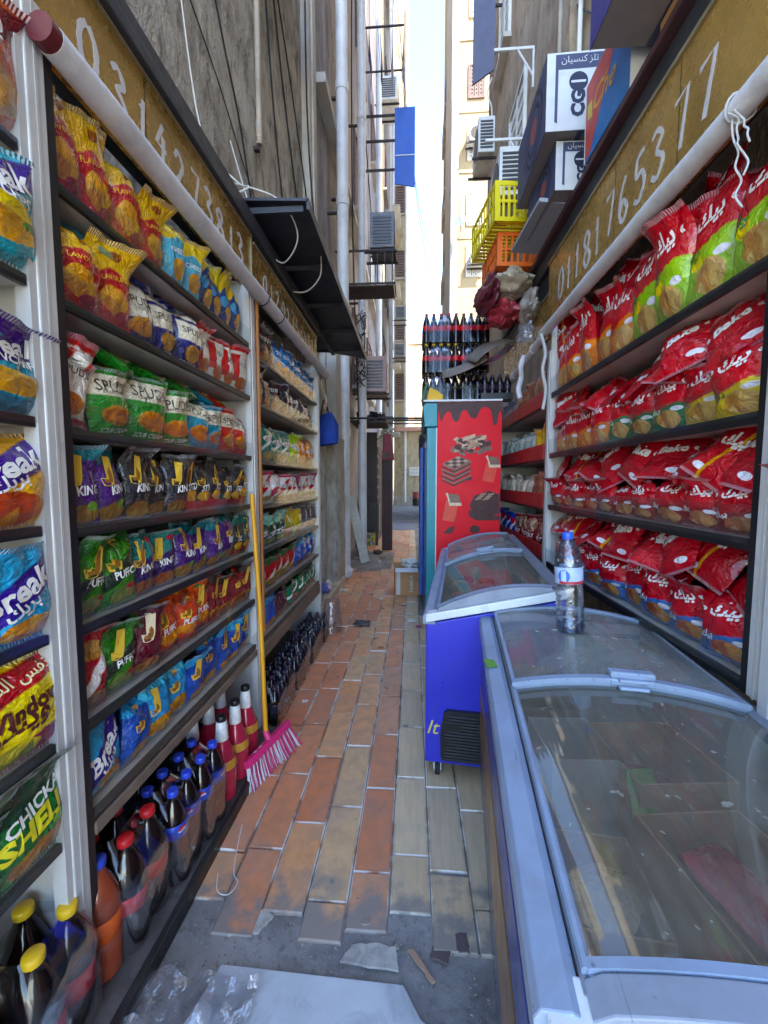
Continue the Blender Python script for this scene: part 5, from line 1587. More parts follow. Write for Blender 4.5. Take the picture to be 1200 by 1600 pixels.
def emblem_mesh():
    """round red-white-blue mark wrapped on the label, four times round"""
    mb = MB()
    r, h = .046, .34
    for k in range(4):
        a0 = k * math.pi / 2 + 0.4
        for mi, (z0, z1) in enumerate(((0.25, 1.0), (-0.2, 0.25), (-1.0, -0.2))):
            mb.cur = mi
            row0, row1 = [], []
            for t in np.linspace(-1, 1, 11):
                w = math.sqrt(max(0, 1 - t * t))
                lo, hi = max(-w, z0 + .15 * math.sin(t * 3)), min(w, z1 if z1 == 1.0 else z1 + .15 * math.sin(t * 3))
                hi = max(hi, lo)
                for rr_, zz in ((row0, lo), (row1, hi)):
                    a = a0 + t * 0.36
                    rr_.append((math.cos(a) * (r * 1.012), math.sin(a) * (r * 1.012), h * .60 + zz * .0165))
            mb.grid([row0, row1])
    return mb.mesh("emblem", [M_lab_red, M_white_lab, M_cap_blue])
EMB = emblem_mesh()
def add_bottle(kind, parent, loc, rz=0.0, name="bottle"):
    b, c, l = BK[kind]
    o = link(name, b, parent, loc, (0, 0, rz))
    link("cap", c, o)
    link("label", l, o)
    if kind == "blue_cola":
        link("emblem", EMB, o)
    return o
M_film2 = clear("taut_film", (236, 241, 248), 0.10, 0.012, 0.16, 0.004, (225, 228, 232), 14, 0.5, 12)
def film(e, nx, ny, sp, h, seed, r):
    """shrink film drawn over the pack: bulging sides, open grip hole left plain"""
    P = []
    X, Y = nx * sp / 2 + 0.004, ny * sp / 2 + 0.004
    for j in range(9):
        v = j / 8
        z = 0.003 + v * h
        k = 1.0 if v < 0.62 else 1.0 - 0.55 * ((v - 0.62) / 0.38) ** 1.5
        row_ = []
        for i in range(33):
            a = 2 * math.pi * i / 32
            cx, cy = math.cos(a), math.sin(a)
            m = max(abs(cx) ** 6, 0) + abs(cy) ** 6
            f = m ** (-1 / 6)
            w = 0.005 * noise.noise(Vector((cx * 3 + seed, cy * 3, v * 5)))
            row_.append((cx * f * (X + w) * (k if nx > 1 else 1), cy * f * (Y + w) * (0.35 + 0.65 * k), z))
        P.append(row_)
    return MB().grid(P).build("shrink_wrap", M_film2 if nx * ny > 9 else M_film, e, smooth=True)
def pack(label, loc, rz, nx, ny, kind, group, seed=0):
    h = {"big_yellow_cap": .345, "big_red": .35, "cola_red": .288, "cola_black_cap": .288, "cola_yellow_cap": .288, "zero": .288, "blue_cola": .34, "small_dark": .235}[kind]
    r = {"big_yellow_cap": .055, "big_red": .056, "blue_cola": .046, "small_dark": .034}.get(kind, .036)
    e = empty("bottle_pack", loc, (0, 0, rz), label, "bottle pack", group)
    sp = 2 * r + 0.001
    for i in range(nx):
        for j in range(ny):
            add_bottle(kind, e, ((i - (nx - 1) / 2) * sp, (j - (ny - 1) / 2) * sp, 0), seed + i * 2.1 + j)
    film(e, nx, ny, sp, h * 0.97, seed, r)
    return e
# packs of cola stacked on the red fridge
GF = "bottle packs stacked on the red fridge"
z0 = 2.285
for k, (kd1, kd2, w1, w2) in enumerate([("zero", "zero", "dark cola pack with thin yellow labels", "dark cola pack with thin yellow labels"), ("cola_yellow_cap", "cola_black_cap", "yellow-capped red-label cola pack", "black-capped red-label cola pack"), ("cola_red", "cola_black_cap", "red-capped cola pack", "black-capped cola pack")]):
    lv = ["bottom", "middle", "top"][k]
    pack("%s, left of the %s layer on red fridge" % (w1, lv), (0.272, 4.33, z0 + k * 0.290), 0.015 * (k - 1), 5, 4, kd1, GF, k)
    pack("%s, right of the %s layer on red fridge" % (w2, lv), (0.606, 4.34, z0 + k * 0.290), -0.01 * k, 4, 4, kd2, GF, k + 7)
# packs of small dark bottles on the floor by the far left rack
GP = "shrink-wrapped packs of dark bottles on the floor"
for i in range(7):
    y = 2.42 + i * 0.215
    pack("dark bottle pack on the floor, %s from the broom" % ORD[i], (-0.90 - 0.012 * (i % 2), y, 0.015), 0.06 * math.sin(i * 2.3), 3, 3, "small_dark", GP, i + 20)
for i in range(4):
    y = 2.95 + i * 0.215
    pack("dark bottle pack on upper tier, %s from the broom" % ORD[i], (-0.965, y, 0.258), 0.05 * math.sin(i * 1.7), 3, 3, "small_dark", GP, i + 40) if i > 5 else None
tag(MB().grid([[(-0.80 + 0.10 * math.cos(a) * (1 - .3 * v) + 0.01 * noise.noise(Vector((a * 2, v * 6, 0))), 3.98 + 0.14 * math.sin(a) * (1 - .3 * v), 0.016 + 0.30 * v + 0.012 * noise.noise(Vector((a * 3, v * 5, 3)))) for v in np.linspace(0, 1, 9)] for a in np.linspace(0, 2 * math.pi, 25)]).build("plastic_wrap", M_film_loose, None, smooth=True), "empty crumpled clear shrink wrap at the end of bottle packs", "plastic film")
# blue-capped packs, red and orange bottles under the middle left rack
GPl = "bottle packs on the plinth"
pack("shrink-wrapped red-label cola pack on the plinth beside the orange soda", (-1.0, 1.185, 0.051), 0.04, 3, 2, "big_red", GPl, 53)
pack("blue-capped cola pack on the plinth, nearer of two", (-1.0, 1.385, 0.051), 0.03, 4, 2, "blue_cola", GPl, 51)
pack("blue-capped cola pack on the plinth next to the pink juice", (-0.99, 1.575, 0.051), -0.04, 4, 2, "blue_cola", GPl, 52)
def single(kind, x, y, label, z=0.051, rz=0.4):
    o = add_bottle(kind, None, (x, y, z), rz, "soda_bottle")
    return tag(o, label, "bottle", "single bottles under the left racks")
single("big_orange", -0.915, 1.055, "orange soda bottle beside the white post on plinth")
single("big_orange", -1.06, 1.045, "second orange soda bottle behind the first")
pack("shrink-wrapped yellow-capped cola pack by the white post, lower left corner", (-0.945, 0.87, 0.051), 0.12, 2, 2, "big_yellow_cap", "bottle packs on the plinth", 61)
pack("yellow-capped cola pack cut by the picture's left edge", (-0.95, 0.63, 0.051), -0.05, 2, 2, "big_yellow_cap", "bottle packs on the plinth", 62)
# pink juice bottles: angular body, long neck in a white sleeve
def juice(x, y, label):
    e = empty("juice_bottle", (x, y, 0.051), (0, 0, random.Random(int(x * 1000)).random()), label, "bottle", "pink juice bottles on the plinth")
    MB().lathe([(.036, 0), (.045, .008), (.047, .03), (.046, .13), (.043, .17), (.030, .215), (.020, .25), (.016, .29), (.015, .325)], 14).build("bottle", M_pinkj, e, smooth=True)
    MB().lathe([(.0222, .245), (.0225, .246), (.018, .322), (.0175, .323)], 14).build("neck_sleeve", M_white_lab, e, smooth=True)
    MB().lathe([(.017, .3235), (.0175, .325), (.0175, .342), (.016, .345)], 14).build("cap", M_cap_blk, e, smooth=True)
    m = MB()
    m.grid([[(math.cos(a) * (.0475 - .0030 * (v > .5)), math.sin(a) * (.0475 - .0030 * (v > .5)), .135 + .035 * v) for v in (0, 1)] for a in np.linspace(-2.2, 1.0, 12)])
    m.build("label", M_gold_lab, e, smooth=True)
    e.scale = (1.3, 1.3, 1.12)
    return e
for i, (x, y, lb) in enumerate([(-0.865, 1.735, "pink juice bottle with white neck sleeve, nearest the plinth edge"), (-0.995, 1.72, "pink juice bottle on the left of the front pair"), (-0.862, 1.87, "pink juice bottle right behind the front one by the broom"), (-0.99, 1.86, "dark pink juice bottle in the second row"), (-0.868, 2.01, "dark pink juice bottle next to broom handle"), (-1.0, 2.0, "dark pink juice bottle deep under the shelf")]):
    juice(x, y, lb)

# ---- water bottle standing on the glass lid
wb = empty("water_bottle", (0.615, 1.60, 0.920), (R(-2), R(-3), 0), "clear water bottle with blue cap standing on freezer lid", "bottle")
wb.scale = (1.18, 1.18, 1.02)
M_pet = clear("clear_pet", (238, 243, 248), 0.04, 0.07, 0.9, 0.02, (225, 235, 245), 10, 0.5, 40)
prof = [(.030, 0.0), (.041, .006), (.043, .02)]
for k in range(8):
    z = .03 + k * .0185
    prof += [(.0435, z), (.0405, z + .009)]
prof += [(.043, .185), (.043, .255), (.041, .285), (.033, .318), (.021, .342), (.0155, .352), (.0150, .372)]
MB().lathe(prof, 20).build("bottle", M_pet, wb, smooth=True)
MB().lathe([(.0395, .0075), (.0415, .02), (.0405, .045), (.0395, .0455)], 20).build("water", clear("water", (205, 222, 238), 0.02, 0.12, 0.8), wb, smooth=True)
MB().lathe([(.0165, .352), (.0172, .354), (.0172, .374), (.0160, .377)], 18).build("cap", pm("cap_bright_blue", (40, 90, 210), 0.4, bump=0), wb, smooth=True)
lab = MB().grid([[(math.cos(a) * .0437, math.sin(a) * .0437, .188 + .062 * v) for v in (0, .5, 1)] for a in np.linspace(0, 2 * math.pi, 25)]).build("label", pm("pale_blue_label", (176, 196, 224), 0.35, var=0.2, scale=25, bump=0), wb, smooth=True)
def onb(a, b):
    return (math.cos(a) * .0443, math.sin(a) * .0443, b)
m = MB()
m.add([onb(-2.25 + .42 * math.cos(t), .218 + .024 * math.sin(t)) for t in np.linspace(0, 2 * math.pi, 18, endpoint=False)], [tuple(range(18))])
m.build("emblem", pm("emblem_blue", (30, 110, 190), 0.4, bump=0), lab)
m = MB()
m.grid([[onb(a, z) for z in (.189, .199)] for a in np.linspace(-2.6, -0.4, 12)])
m.build("red_line", pm("emblem_red", (190, 50, 60), 0.4, bump=0), lab)

# ---- tall red fridge
M_fred = pm("fridge_red", (238, 12, 34), 0.5, var=0.04, scale=2, bump=0.02, spec=0.3)
M_teal = pm("fridge_teal", (0, 140, 150), 0.4, var=0.08, bump=0.03)
M_choc = pm("choc_print", (78, 44, 40), 0.6, var=0.25, scale=18, bump=0)
M_choc2 = pm("choc_print_light", (176, 136, 104), 0.4, var=0.25, scale=24, bump=0)
M_choc3 = pm("choc_print_mid", (122, 86, 70), 0.4, var=0.25, scale=24, bump=0)
M_wrap = pm("wrap_print", (214, 190, 150), 0.4, var=0.2, scale=30, bump=0)
M_orangew = pm("orange_wrap_print", (226, 60, 36), 0.4, var=0.15, scale=12, bump=0)
fy, fx0, fx1, fz = 4.05, 0.235, 0.85, 2.265
fg = empty("display_fridge", (0.55, 4.4, 0), (0, 0, 0), "tall fridge with red chocolate-print side and teal door edge", "fridge")
cab = part(fg, "cabinet", MB().box(fx0, fx1, fy, fy + 0.72, 0.02, fz), M_fred, bevel=0.004)
dr = part(fg, "door", MB().box(0.135, fx0 - 0.012, fy + 0.004, fy + 0.70, 0.12, 2.02), M_teal, bevel=0.005)
part(fg, "header_panel", MB().prism([(0.105, 2.03), (fx0 - 0.002, 2.03), (fx0 - 0.002, fz - 0.012), (0.118, fz - 0.012), (0.095, 2.22), (0.112, 2.05)], lambda a, c, t: (a, t, c), fy + 0.001, fy + 0.71), M_teal, bevel=0.004)
sub(dr, "door_seal", MB().box(fx0 - 0.0115, fx0 - 0.001, fy + 0.01, fy + 0.69, 0.12, 2.02), M_white_metal)
sub(dr, "door_glass", MB().box(0.131, 0.1345, fy + 0.08, fy + 0.62, 0.25, 1.9), M_glass_dk)
part(fg, "top_rim", MB().box(0.10, fx1, fy - 0.012, fy + 0.73, fz + 0.001, fz + 0.018), M_white_metal)
def pr(a, b, t):
    return (a, fy - t, b)
# chocolate dripping from the top
dp = [(fx0 + .003, 2.262), (fx0 + .003, 2.19)]
drips = [(0.035, .10), (0.075, .02), (0.12, .0), (0.155, .085), (0.20, .085), (0.235, 0.0), (0.275, -0.01), (0.32, .055), (0.37, .06), (0.41, -0.02), (0.46, -.04), (0.51, .0), (0.535, .12), (0.565, .12), (0.59, .0), (0.608, .03)]
import_pts = smooth_path([(fx0 + a, 2.17 - d, 0) for a, d in drips], 6)
dp += [(p.x, p.y) for p in import_pts] + [(fx1 - .003, 2.17), (fx1 - .003, 2.262)]
sub(cab, "chocolate_drip_print", MB().prism(dp, pr, 0.0012, 0.0022), M_choc)
def blockset(cx, cy, s, rows, name, mats, seed, spread=1.0):
    """printed heap of chocolate slabs: each slab a thin polygon"""
    rr_ = random.Random(seed)
    for k in range(rows):
        x = cx + rr_.uniform(-s, s) * spread * (1 - 0.5 * k / rows)
        y = cy + (k / rows - 0.4) * s * 0.7 + rr_.uniform(-.02, .02)
        w, h, a = rr_.uniform(.03, .065), rr_.uniform(.012, .022), rr_.uniform(-.6, .7)
        c, sn = math.cos(a), math.sin(a)
        pts = [(x + (u * c - v * sn), y + (u * sn + v * c)) for u, v in [(-w, -h), (w, -h * .8), (w * 1.1, h), (-w * .8, h)]]
        t = 0.0012 + 0.0004 * k
        sub(cab, name, MB().prism(pts, pr, t, t + 0.0003), mats[rr_.randint(0, len(mats) - 1)])
M_choc4 = pm("choc_print_pale", (206, 172, 136), 0.5, var=0.2, scale=24, bump=0)
blockset(0.56, 1.84, 0.18, 46, "chocolate_piece_print", [M_choc, M_choc2, M_choc3, M_choc3, M_choc4], 4)
for k in range(8):                                  # stacked slabs
    z = 1.50 + k * 0.022
    dx = 0.01 * math.sin(k * 2.1)
    pts = [(0.285 + dx, z), (0.40 + dx, z - 0.05), (0.56 + dx, z + 0.03), (0.56 + dx, z + 0.046), (0.40 + dx, z - 0.034), (0.285 + dx, z + 0.016)]
    sub(cab, "chocolate_slab_print", MB().prism(pts, pr, 0.0012 + k * .0003, 0.0014 + k * .0003), [M_choc, M_choc3][k % 2])
sub(cab, "chocolate_slab_print", MB().prism([(0.29, 1.672), (0.40, 1.62), (0.56, 1.70), (0.44, 1.745)], pr, 0.0042, 0.0045), M_choc3)
for i in range(3):
    for j in range(4):
        a = Vector((0.305 + i * .037 + j * .035, 1.672 - i * .016 + j * .0185))
        sub(cab, "chocolate_square_print", MB().prism([(a.x, a.y), (a.x + .03, a.y - .012), (a.x + .055, a.y + .002), (a.x + .026, a.y + .014)], pr, 0.0047, 0.005), [M_choc, M_choc2][(i + j) % 2])
def wrapped(cx, cy, k):
    sub(cab, "wrapped_bar_print", MB().prism([(cx - .05 * k, cy - .17 * k), (cx + .07 * k, cy - .19 * k), (cx + .11 * k, cy), (cx - .01 * k, cy + .03 * k)], pr, 0.0012, 0.0015), M_orangew)
    sub(cab, "wrapped_bar_print", MB().prism([(cx - .005 * k, cy + .09 * k), (cx + .11 * k, cy + .08 * k), (cx + .13 * k, cy), (cx + .03 * k, cy - .01 * k)], pr, 0.0016, 0.0019), M_choc3)
    sub(cab, "wrapped_bar_print", MB().prism([(cx - .02 * k, cy + .09 * k), (cx, cy + .10 * k), (cx + .03 * k, cy), (cx + .135 * k, cy), (cx + .14 * k, cy - .03 * k), (cx + .02 * k, cy - .03 * k), (cx, cy + .05 * k)], pr, 0.002, 0.0023), M_wrap)
wrapped(0.34, 1.29, 1.0)
wrapped(0.72, 1.66, 0.9)
sub(cab, "chocolate_bar_print", MB().prism([(0.555, 1.27), (0.60, 1.36), (0.75, 1.41), (0.842, 1.37), (0.842, 1.18), (0.60, 1.14)], pr, 0.0012, 0.0015), M_choc)
for i in range(3):
    for j in range(2):
        sub(cab, "chocolate_square_print", MB().prism([(0.60 + j * .075 + i * .022, 1.315 + i * .022), (0.66 + j * .075 + i * .022, 1.325 + i * .022), (0.675 + j * .075 + i * .022, 1.342 + i * .022), (0.62 + j * .075 + i * .022, 1.334 + i * .022)], pr, 0.0016, 0.002), M_choc2)
sub(cab, "chocolate_bar_print", MB().prism([(0.545, 1.22), (0.842, 1.16), (0.842, 1.12), (0.62, 1.12), (0.55, 1.16)], pr, 0.0020, 0.0023), M_choc)
sub(cab, "chocolate_piece_print", MB().prism([(0.54, 1.50), (0.58, 1.525), (0.565, 1.545), (0.53, 1.53)], pr, 0.0012, 0.0015), M_choc)
sub(cab, "chocolate_piece_print", MB().prism([(0.30, 0.99), (0.36, 1.05), (0.42, 1.055), (0.38, 0.985)], pr, 0.0012, 0.0015), M_choc)
sub(cab, "chocolate_piece_print", MB().prism([(0.61 + .05 * math.cos(t), 1.03 + .04 * math.sin(t)) for t in np.linspace(0, 6.28, 14, endpoint=False)], pr, 0.0012, 0.0015), M_choc)
# second fridge behind it, only its blue edge in view
f2 = empty("blue_fridge", (0.5, 5.2, 0), (0, 0, 0), "blue upright fridge just behind the red one, edge only", "fridge")
part(f2, "cabinet", MB().box(0.13, 0.95, 4.92, 5.6, 0.02, 1.98), pm("fridge_blue", (22, 70, 170), 0.4, var=0.12), bevel=0.006)
part(f2, "door", MB().box(0.085, 0.127, 4.93, 5.59, 0.12, 1.9), pm("fridge_blue_door", (16, 90, 180), 0.4, var=0.12), bevel=0.006)
# ================================================================== BOXES AND CRATES ON THE RIGHT ROOF
M_navy = pm("navy_carton", (62, 68, 98), 0.6, var=0.12, scale=5, bump=0.05)
M_greycard = pm("grey_carton", (128, 122, 120), 0.75, var=0.1, scale=5, bump=0.08)
M_white_card = pm("white_carton", (206, 208, 206), 0.6, var=0.08, scale=5, dirt=0.2)
M_bluecard = pm("blue_carton", (28, 110, 180), 0.5, var=0.1)
M_redcard = pm("red_carton", (196, 74, 66), 0.5, var=0.1)
M_yelcard = pm("yellow_carton", (206, 186, 60), 0.5, var=0.1)
M_ringred = pm("carton_red_disc", (150, 70, 66), 0.6)
M_ringdk = pm("carton_dark_ring", (26, 30, 54), 0.6)
M_ink = pm("carton_ink", (34, 40, 66), 0.6, bump=0)
M_goldink = pm("carton_gold_ink", (214, 160, 50), 0.5, bump=0)

def closed_box(name, label, loc, rot, size, mats, group):
    """taped carton: body with a lid seam, tape strip; mats = (end facing camera, alley side, underside)"""
    e = empty(name, loc, rot, label, "box", group)
    sx, sy, sz = size
    MB().box(0.003, sx - 0.003, 0.003, sy - 0.003, 0.004, sz - 0.004).build("body", mats[2], e, bevel=0.004)
    MB().box(0.001, sx - 0.001, 0.0, 0.0028, 0.002, sz - 0.002).build("end_face", mats[0], e)
    MB().box(0.0, 0.0028, 0.001, sy - 0.001, 0.002, sz - 0.002).build("side_face", mats[1], e)
    MB().box(sx * 0.46, sx * 0.54, 0.01, sy - 0.01, 0.0015, 0.0038).build("tape", M_navy if mats[2] is M_greycard else M_greycard, e)
    return e
GX = "cartons stacked on the right roof"
def ring(cx, cy, r0, r1, n=24, sq=1.0):
    return [(cx + r1 * math.cos(t), cy + r1 * sq * math.sin(t)) for t in np.linspace(0, 2 * math.pi, n, endpoint=False)]
def cg_box(label, loc, rot, size):
    e = closed_box("carton", label, loc, rot, size, (M_white_card, M_navy, M_greycard), GX)
    sx, sy, sz = size
    fe = lambda a, b, t: (a, -t, b)
    fs_ = lambda a, b, t: (-t, a, b)
    MB().prism([(sx * .12, sz * .78), (sx * .95, sz * .78), (sx * .95, sz * .97), (sx * .12, sz * .97)], fe, 0.0005, 0.001).build("printed_panel", M_navy, e)
    MB().prism([(sx * .12, sz * .12), (sx * .16, sz * .10), (sx * .16, sz * .78), (sx * .12, sz * .78)], fe, 0.0005, 0.001).build("printed_panel", M_navy, e)
    MB().prism([(sx * .70, sz * .10), (sx * .95, sz * .10), (sx * .95, sz * .78), (sx * .70, sz * .72)], fe, 0.0005, 0.001).build("printed_panel", M_navy, e)
    m = MB()
    add_text(m, "\uFEE5\uFE8E\uFEF4\uFEB4\uFEE8\uFEDB \uFEB0\uFEE0\uFE97", lambda a, b: (a, -0.0015, b), sx * .45, sz * .89, width=sx * .5)
    m.build("lettering", M_white_card, e)
    m = MB()
    add_text(m, "CG", lambda a, b: (a, -0.0015, b), sx * .44, sz * .34, width=sz * .34, rot=R(90), weight=.06)
    m.build("lettering", M_ink, e)
    m = MB()
    m.prism(ring(sx * .44, sz * .62, 0, sx * .13), fe, 0.0005, 0.001)
    m.build("emblem", M_ink, e)
    MB().prism([(sx * .34, sz * .605), (sx * .54, sz * .605), (sx * .54, sz * .635), (sx * .34, sz * .635)], fe, 0.0012, 0.0016).build("emblem_bar", M_white_card, e)
    for k, (r_, mt) in enumerate(((0.46, M_ringdk), (0.40, M_navy), (0.33, M_ringdk), (0.26, M_navy), (0.16, M_ringred))):
        MB().prism(ring(sy * .38, sz * .5, 0, r_ * sz), fs_, 0.0005 + k * .0004, 0.0008 + k * .0004).build("printed_ring", mt, e)
    return e
cg_box("upper navy and white carton with ring print, over the crate's right", (0.787, 2.70, 3.602), (0, 0, R(-1)), (0.42, 0.72, 0.44))
cg_box("lower white-ended carton under the navy ring carton", (0.872, 2.76, 3.305), (0, 0, R(2)), (0.36, 0.55, 0.29))
b3 = closed_box("carton", "blue and red carton with gold script on the right roof", (0.985, 2.10, 3.305), (0, 0, R(1.5)), (0.34, 0.47, 0.42), (M_white_card, M_bluecard, M_greycard), GX)
fs_ = lambda a, b, t: (-t, a, b)
MB().prism([(0.10, 0.414), (0.465, 0.414), (0.465, 0.02), (0.40, 0.02)], fs_, 0.0005, 0.001).build("red_print", M_redcard, b3)
MB().prism([(0.385, 0.20), (0.44, 0.22), (0.445, 0.30), (0.39, 0.29)], fs_, 0.0012, 0.0016).build("yellow_tag", M_yelcard, b3)
m = MB()
add_text(m, "Che", lambda a, b: (-0.002, 0.25 - a, 0.24 + b), 0.0, 0.0, width=0.24, rot=R(-10), shear=.3, weight=.015)
m.build("gold_lettering", M_goldink, b3)
MB().prism([(0.463, 0.003), (0.472, 0.003), (0.472, 0.417), (0.463, 0.417)], fs_, -0.02, 0.002).build("white_edge", M_white_card, b3)
closed_box("carton", "large grey-bottomed carton jutting out at the top right corner", (0.80, 1.06, 3.425), (0, 0, R(1)), (0.52, 0.99, 0.44), (M_greycard, pm("violet_carton", (52, 50, 120), 0.55, var=0.1), M_greycard), GX)
closed_box("carton", "flat brown carton propping up the grey-bottomed one", (1.03, 1.15, 3.303), (0, 0, 0), (0.4, 0.8, 0.118), (M_card, M_card, M_card), GX)
fb = MB().obox((0.93, 3.18, 3.318), (0.14, 0.30, 0.013), (0, R(4), R(4))).build("foam_board", pm("grey_foam", (150, 156, 164), 0.7, var=0.06), None, bevel=0.004)
tag(fb, "pale grey foam board sticking out beside the orange crate", "board")

def crate(name, label, loc, rot, size, mat):
    """slotted plastic crate, each bar its own piece"""
    e = empty(name, loc, rot, label, "crate", "plastic crates on the right roof")
    w, l, h = size
    t = 0.012
    for x in (0, w):
        for y in (0, l):
            cx, cy = (x if x else 0), y
            x0, x1 = (0, 0.045) if x == 0 else (w - 0.045, w)
            y0, y1 = (0, 0.045) if y == 0 else (l - 0.045, l)
            MB().box(x0, x1, y0, y0 + t if y == 0 else y1, 0, h).build("corner_post", mat, e) if y == 0 else MB().box(x0, x1, y1 - t, y1, 0, h).build("corner_post", mat, e)
            MB().box(x0 if x == 0 else x1 - t, x0 + t if x == 0 else x1, (y0 + t + .0005) if y == 0 else y0, y1 if y == 0 else (y1 - t - .0005), 0, h).build("corner_post", mat, e)
    for z0, z1 in ((0, 0.035), (h * 0.47, h * 0.54), (h - 0.035, h)):
        for y in (0.001, l - t - 0.001):
            MB().box(0.0455, w - 0.0455, y, y + t, z0, z1).build("rail", mat, e)
        for x in (0.001, w - t - 0.001):
            MB().box(x, x + t, 0.0455, l - 0.0455, z0, z1).build("rail", mat, e)
    def bars(n, a, b, fn):
        for i in range(n):
            u = a + (b - a) * (i + 0.5) / n
            fn(u)
    for z0, z1 in ((0.0355, h * 0.47 - 0.0005), (h * 0.54 + 0.0005, h - 0.0355)):
        for y in (0.003, l - t + 0.001):
            bars(5, 0.05, w - 0.05, lambda u: MB().box(u - 0.010, u + 0.010, y, y + 0.008, z0, z1).build("bar", mat, e))
        for x in (0.003, w - t + 0.001):
            bars(8, 0.05, l - 0.05, lambda u: MB().box(x, x + 0.008, u - 0.010, u + 0.010, z0, z1).build("bar", mat, e))
    for i in range(11):
        y = 0.02 + (l - 0.04) * (i + 0.5) / 11
        MB().box(0.013, w - 0.013, y - 0.017, y + 0.017, 0.004, 0.012).build("base_slat", mat, e)
    return e
M_yc = pm("yellow_plastic", (228, 206, 16), 0.4, var=0.06, scale=6, bump=0.05)
M_oc = pm("orange_plastic", (226, 104, 28), 0.4, var=0.08, scale=6, bump=0.05)
crate("plastic_crate", "yellow slotted plastic crate perched on the orange crate", (0.66, 3.58, 3.63), (R(1), R(-1), R(8)), (0.33, 0.68, 0.31), M_yc)
crate("plastic_crate", "orange slotted plastic crate under the yellow crate", (0.705, 3.70, 3.335), (R(-1), R(1), R(4)), (0.36, 0.56, 0.28), M_oc)

def lump(name, label, c, rad, rot, mats, seed, cat="sack", group=None, amp=0.35):
    """crumpled sack"""
    P = []
    for j in range(25):
        th = math.pi * j / 24
        row_ = []
        for i in range(41):
            ph = 2 * math.pi * i / 40
            d = Vector((math.sin(th) * math.cos(ph), math.sin(th) * math.sin(ph), math.cos(th)))
            k = 1 + amp * noise.noise(d * 1.9 + Vector((seed, 0, 0))) - 0.8 * amp * abs(noise.noise(d * 3.5 + Vector((0, seed, 0)))) - 0.35 * amp * abs(noise.noise(d * 8.0 + Vector((0, seed, 3))))
            row_.append((d.x * rad[0] * k, d.y * rad[1] * k, d.z * rad[2] * k))
        P.append(row_)
    o = MB().grid(P).build(name, mats, None, smooth=True, loc=c, rot=rot)
    return tag(o, label, cat, group)
def striped(name, cols, scale, rough=0.35):
    t = NT(name)
    v = t.coords("Object")
    n = t.noise(v, scale, 2, 0.4, 1.2)
    c = lin(cols[0])
    for k, cc in enumerate(cols[1:]):
        lo = 0.40 + 0.10 * k
        c = t.mix(t.math('MULTIPLY', t.ramp(n, lo, lo + 0.01), 1.0), c, lin(cc))
    t.put(t.b.inputs["Base Color"], c)
    t.setb(Roughness=rough)
    t.bump(t.noise(v, 14, 4, 0.6, 1.0), 0.7, 0.02)
    return t.m
GK = "crumpled sacks on the right roof edge"
lump("crumpled_sack", "dark maroon crumpled sack hanging left of the orange crate", (0.665, 3.86, 3.17), (0.09, 0.22, 0.18), (0.2, 0.3, 0.2), pm("maroon_sack", (92, 32, 44), 0.35, var=0.35, scale=7, bump=0.9, bscale=16), 2.0, "sack", GK)
lump("crumpled_sack", "cream crumpled sack pressed under the orange crate", (0.85, 3.74, 3.20), (0.16, 0.22, 0.09), (0, 0.25, 0.1), pm("cream_sack", (190, 180, 158), 0.35, var=0.35, scale=7, bump=0.9, bscale=16), 5.0, "sack", GK)
lump("crumpled_sack", "red white and blue crumpled sack slumped over the cola packs", (0.80, 3.84, 2.98), (0.14, 0.20, 0.11), (0.1, 0.4, 0.4), pm("mixed_sack", (150, 44, 54), 0.35, var=0.35, scale=7, bump=0.9, bscale=16), 8.0, "sack", GK)
lump("crumpled_sack", "grey crumpled plastic sack tucked against the roof beam", (0.97, 3.72, 2.98), (0.07, 0.26, 0.14), (0, 0, 0), pm("grey_sack", (170, 164, 156), 0.35, var=0.35, scale=7, bump=0.9, bscale=16), 11.0, "sack", GK)
lump("clear_bag", "knotted clear plastic bag tied on the far right roll", (0.925, 3.55, 2.72), (0.06, 0.10, 0.08), (0, 0, 0.3), M_film_loose, 14.0, "plastic bag", None, 0.5)
# sheets and an open carton on the red fridge
def sheet(name, label, c, half, rot, mat, cat="cardboard", bend=0.02, seed=0):
    P = []
    for i in range(9):
        P.append([])
        for j in range(7):
            u, v = i / 4 - 1, j / 3 - 1
            P[-1].append((u * half[0], v * half[1], bend * (u * u) + 0.012 * noise.noise(Vector((u * 1.5, v * 1.5, seed)))))
    o = MB().grid(P).build(name, mat, None, smooth=True, loc=c, rot=rot)
    so = o.modifiers.new("thickness", 'SOLIDIFY')
    so.thickness = 0.006
    return tag(o, label, cat, "loose cardboard on the red fridge")
M_card_grey = pm("grey_board", (120, 108, 98), 0.8, var=0.12, scale=5)
sheet("cardboard_sheet", "bent grey-brown cardboard flap in front of the cola packs", (0.50, 4.13, 2.61), (0.22, 0.06, 0), (R(50), R(-20), R(-8)), M_card_grey, seed=1)
sheet("cardboard_sheet", "curled cardboard sheet rising to the roof beam", (0.72, 4.10, 2.80), (0.22, 0.14, 0), (R(24), R(-28), R(6)), M_card_grey, bend=-0.05, seed=2)
sheet("cardboard_sheet", "dark printed cardboard sheet under the curled one", (0.80, 4.12, 2.70), (0.16, 0.12, 0), (R(20), R(-34), R(0)), striped("printed_card", [(60, 54, 60), (150, 40, 80), (40, 40, 50)], 6, 0.6), seed=3)
gc = empty("open_carton", (0.19, 4.12, 2.284), (0, 0, R(10)), "small open carton with green side and yellow flap on fridge corner", "box")
MB().box(-0.085, 0.085, -0.05, 0.05, 0, 0.004).build("carton_bottom", M_card, gc)
MB().box(-0.085, 0.085, 0.046, 0.05, 0.0045, 0.12).build("carton_wall", M_card_grey, gc)
MB().obox((-0.085, 0, 0.085), (0.003, 0.05, 0.085), (0, 0.25, 0)).build("carton_wall", pm("green_card", (40, 150, 110), 0.5), gc)
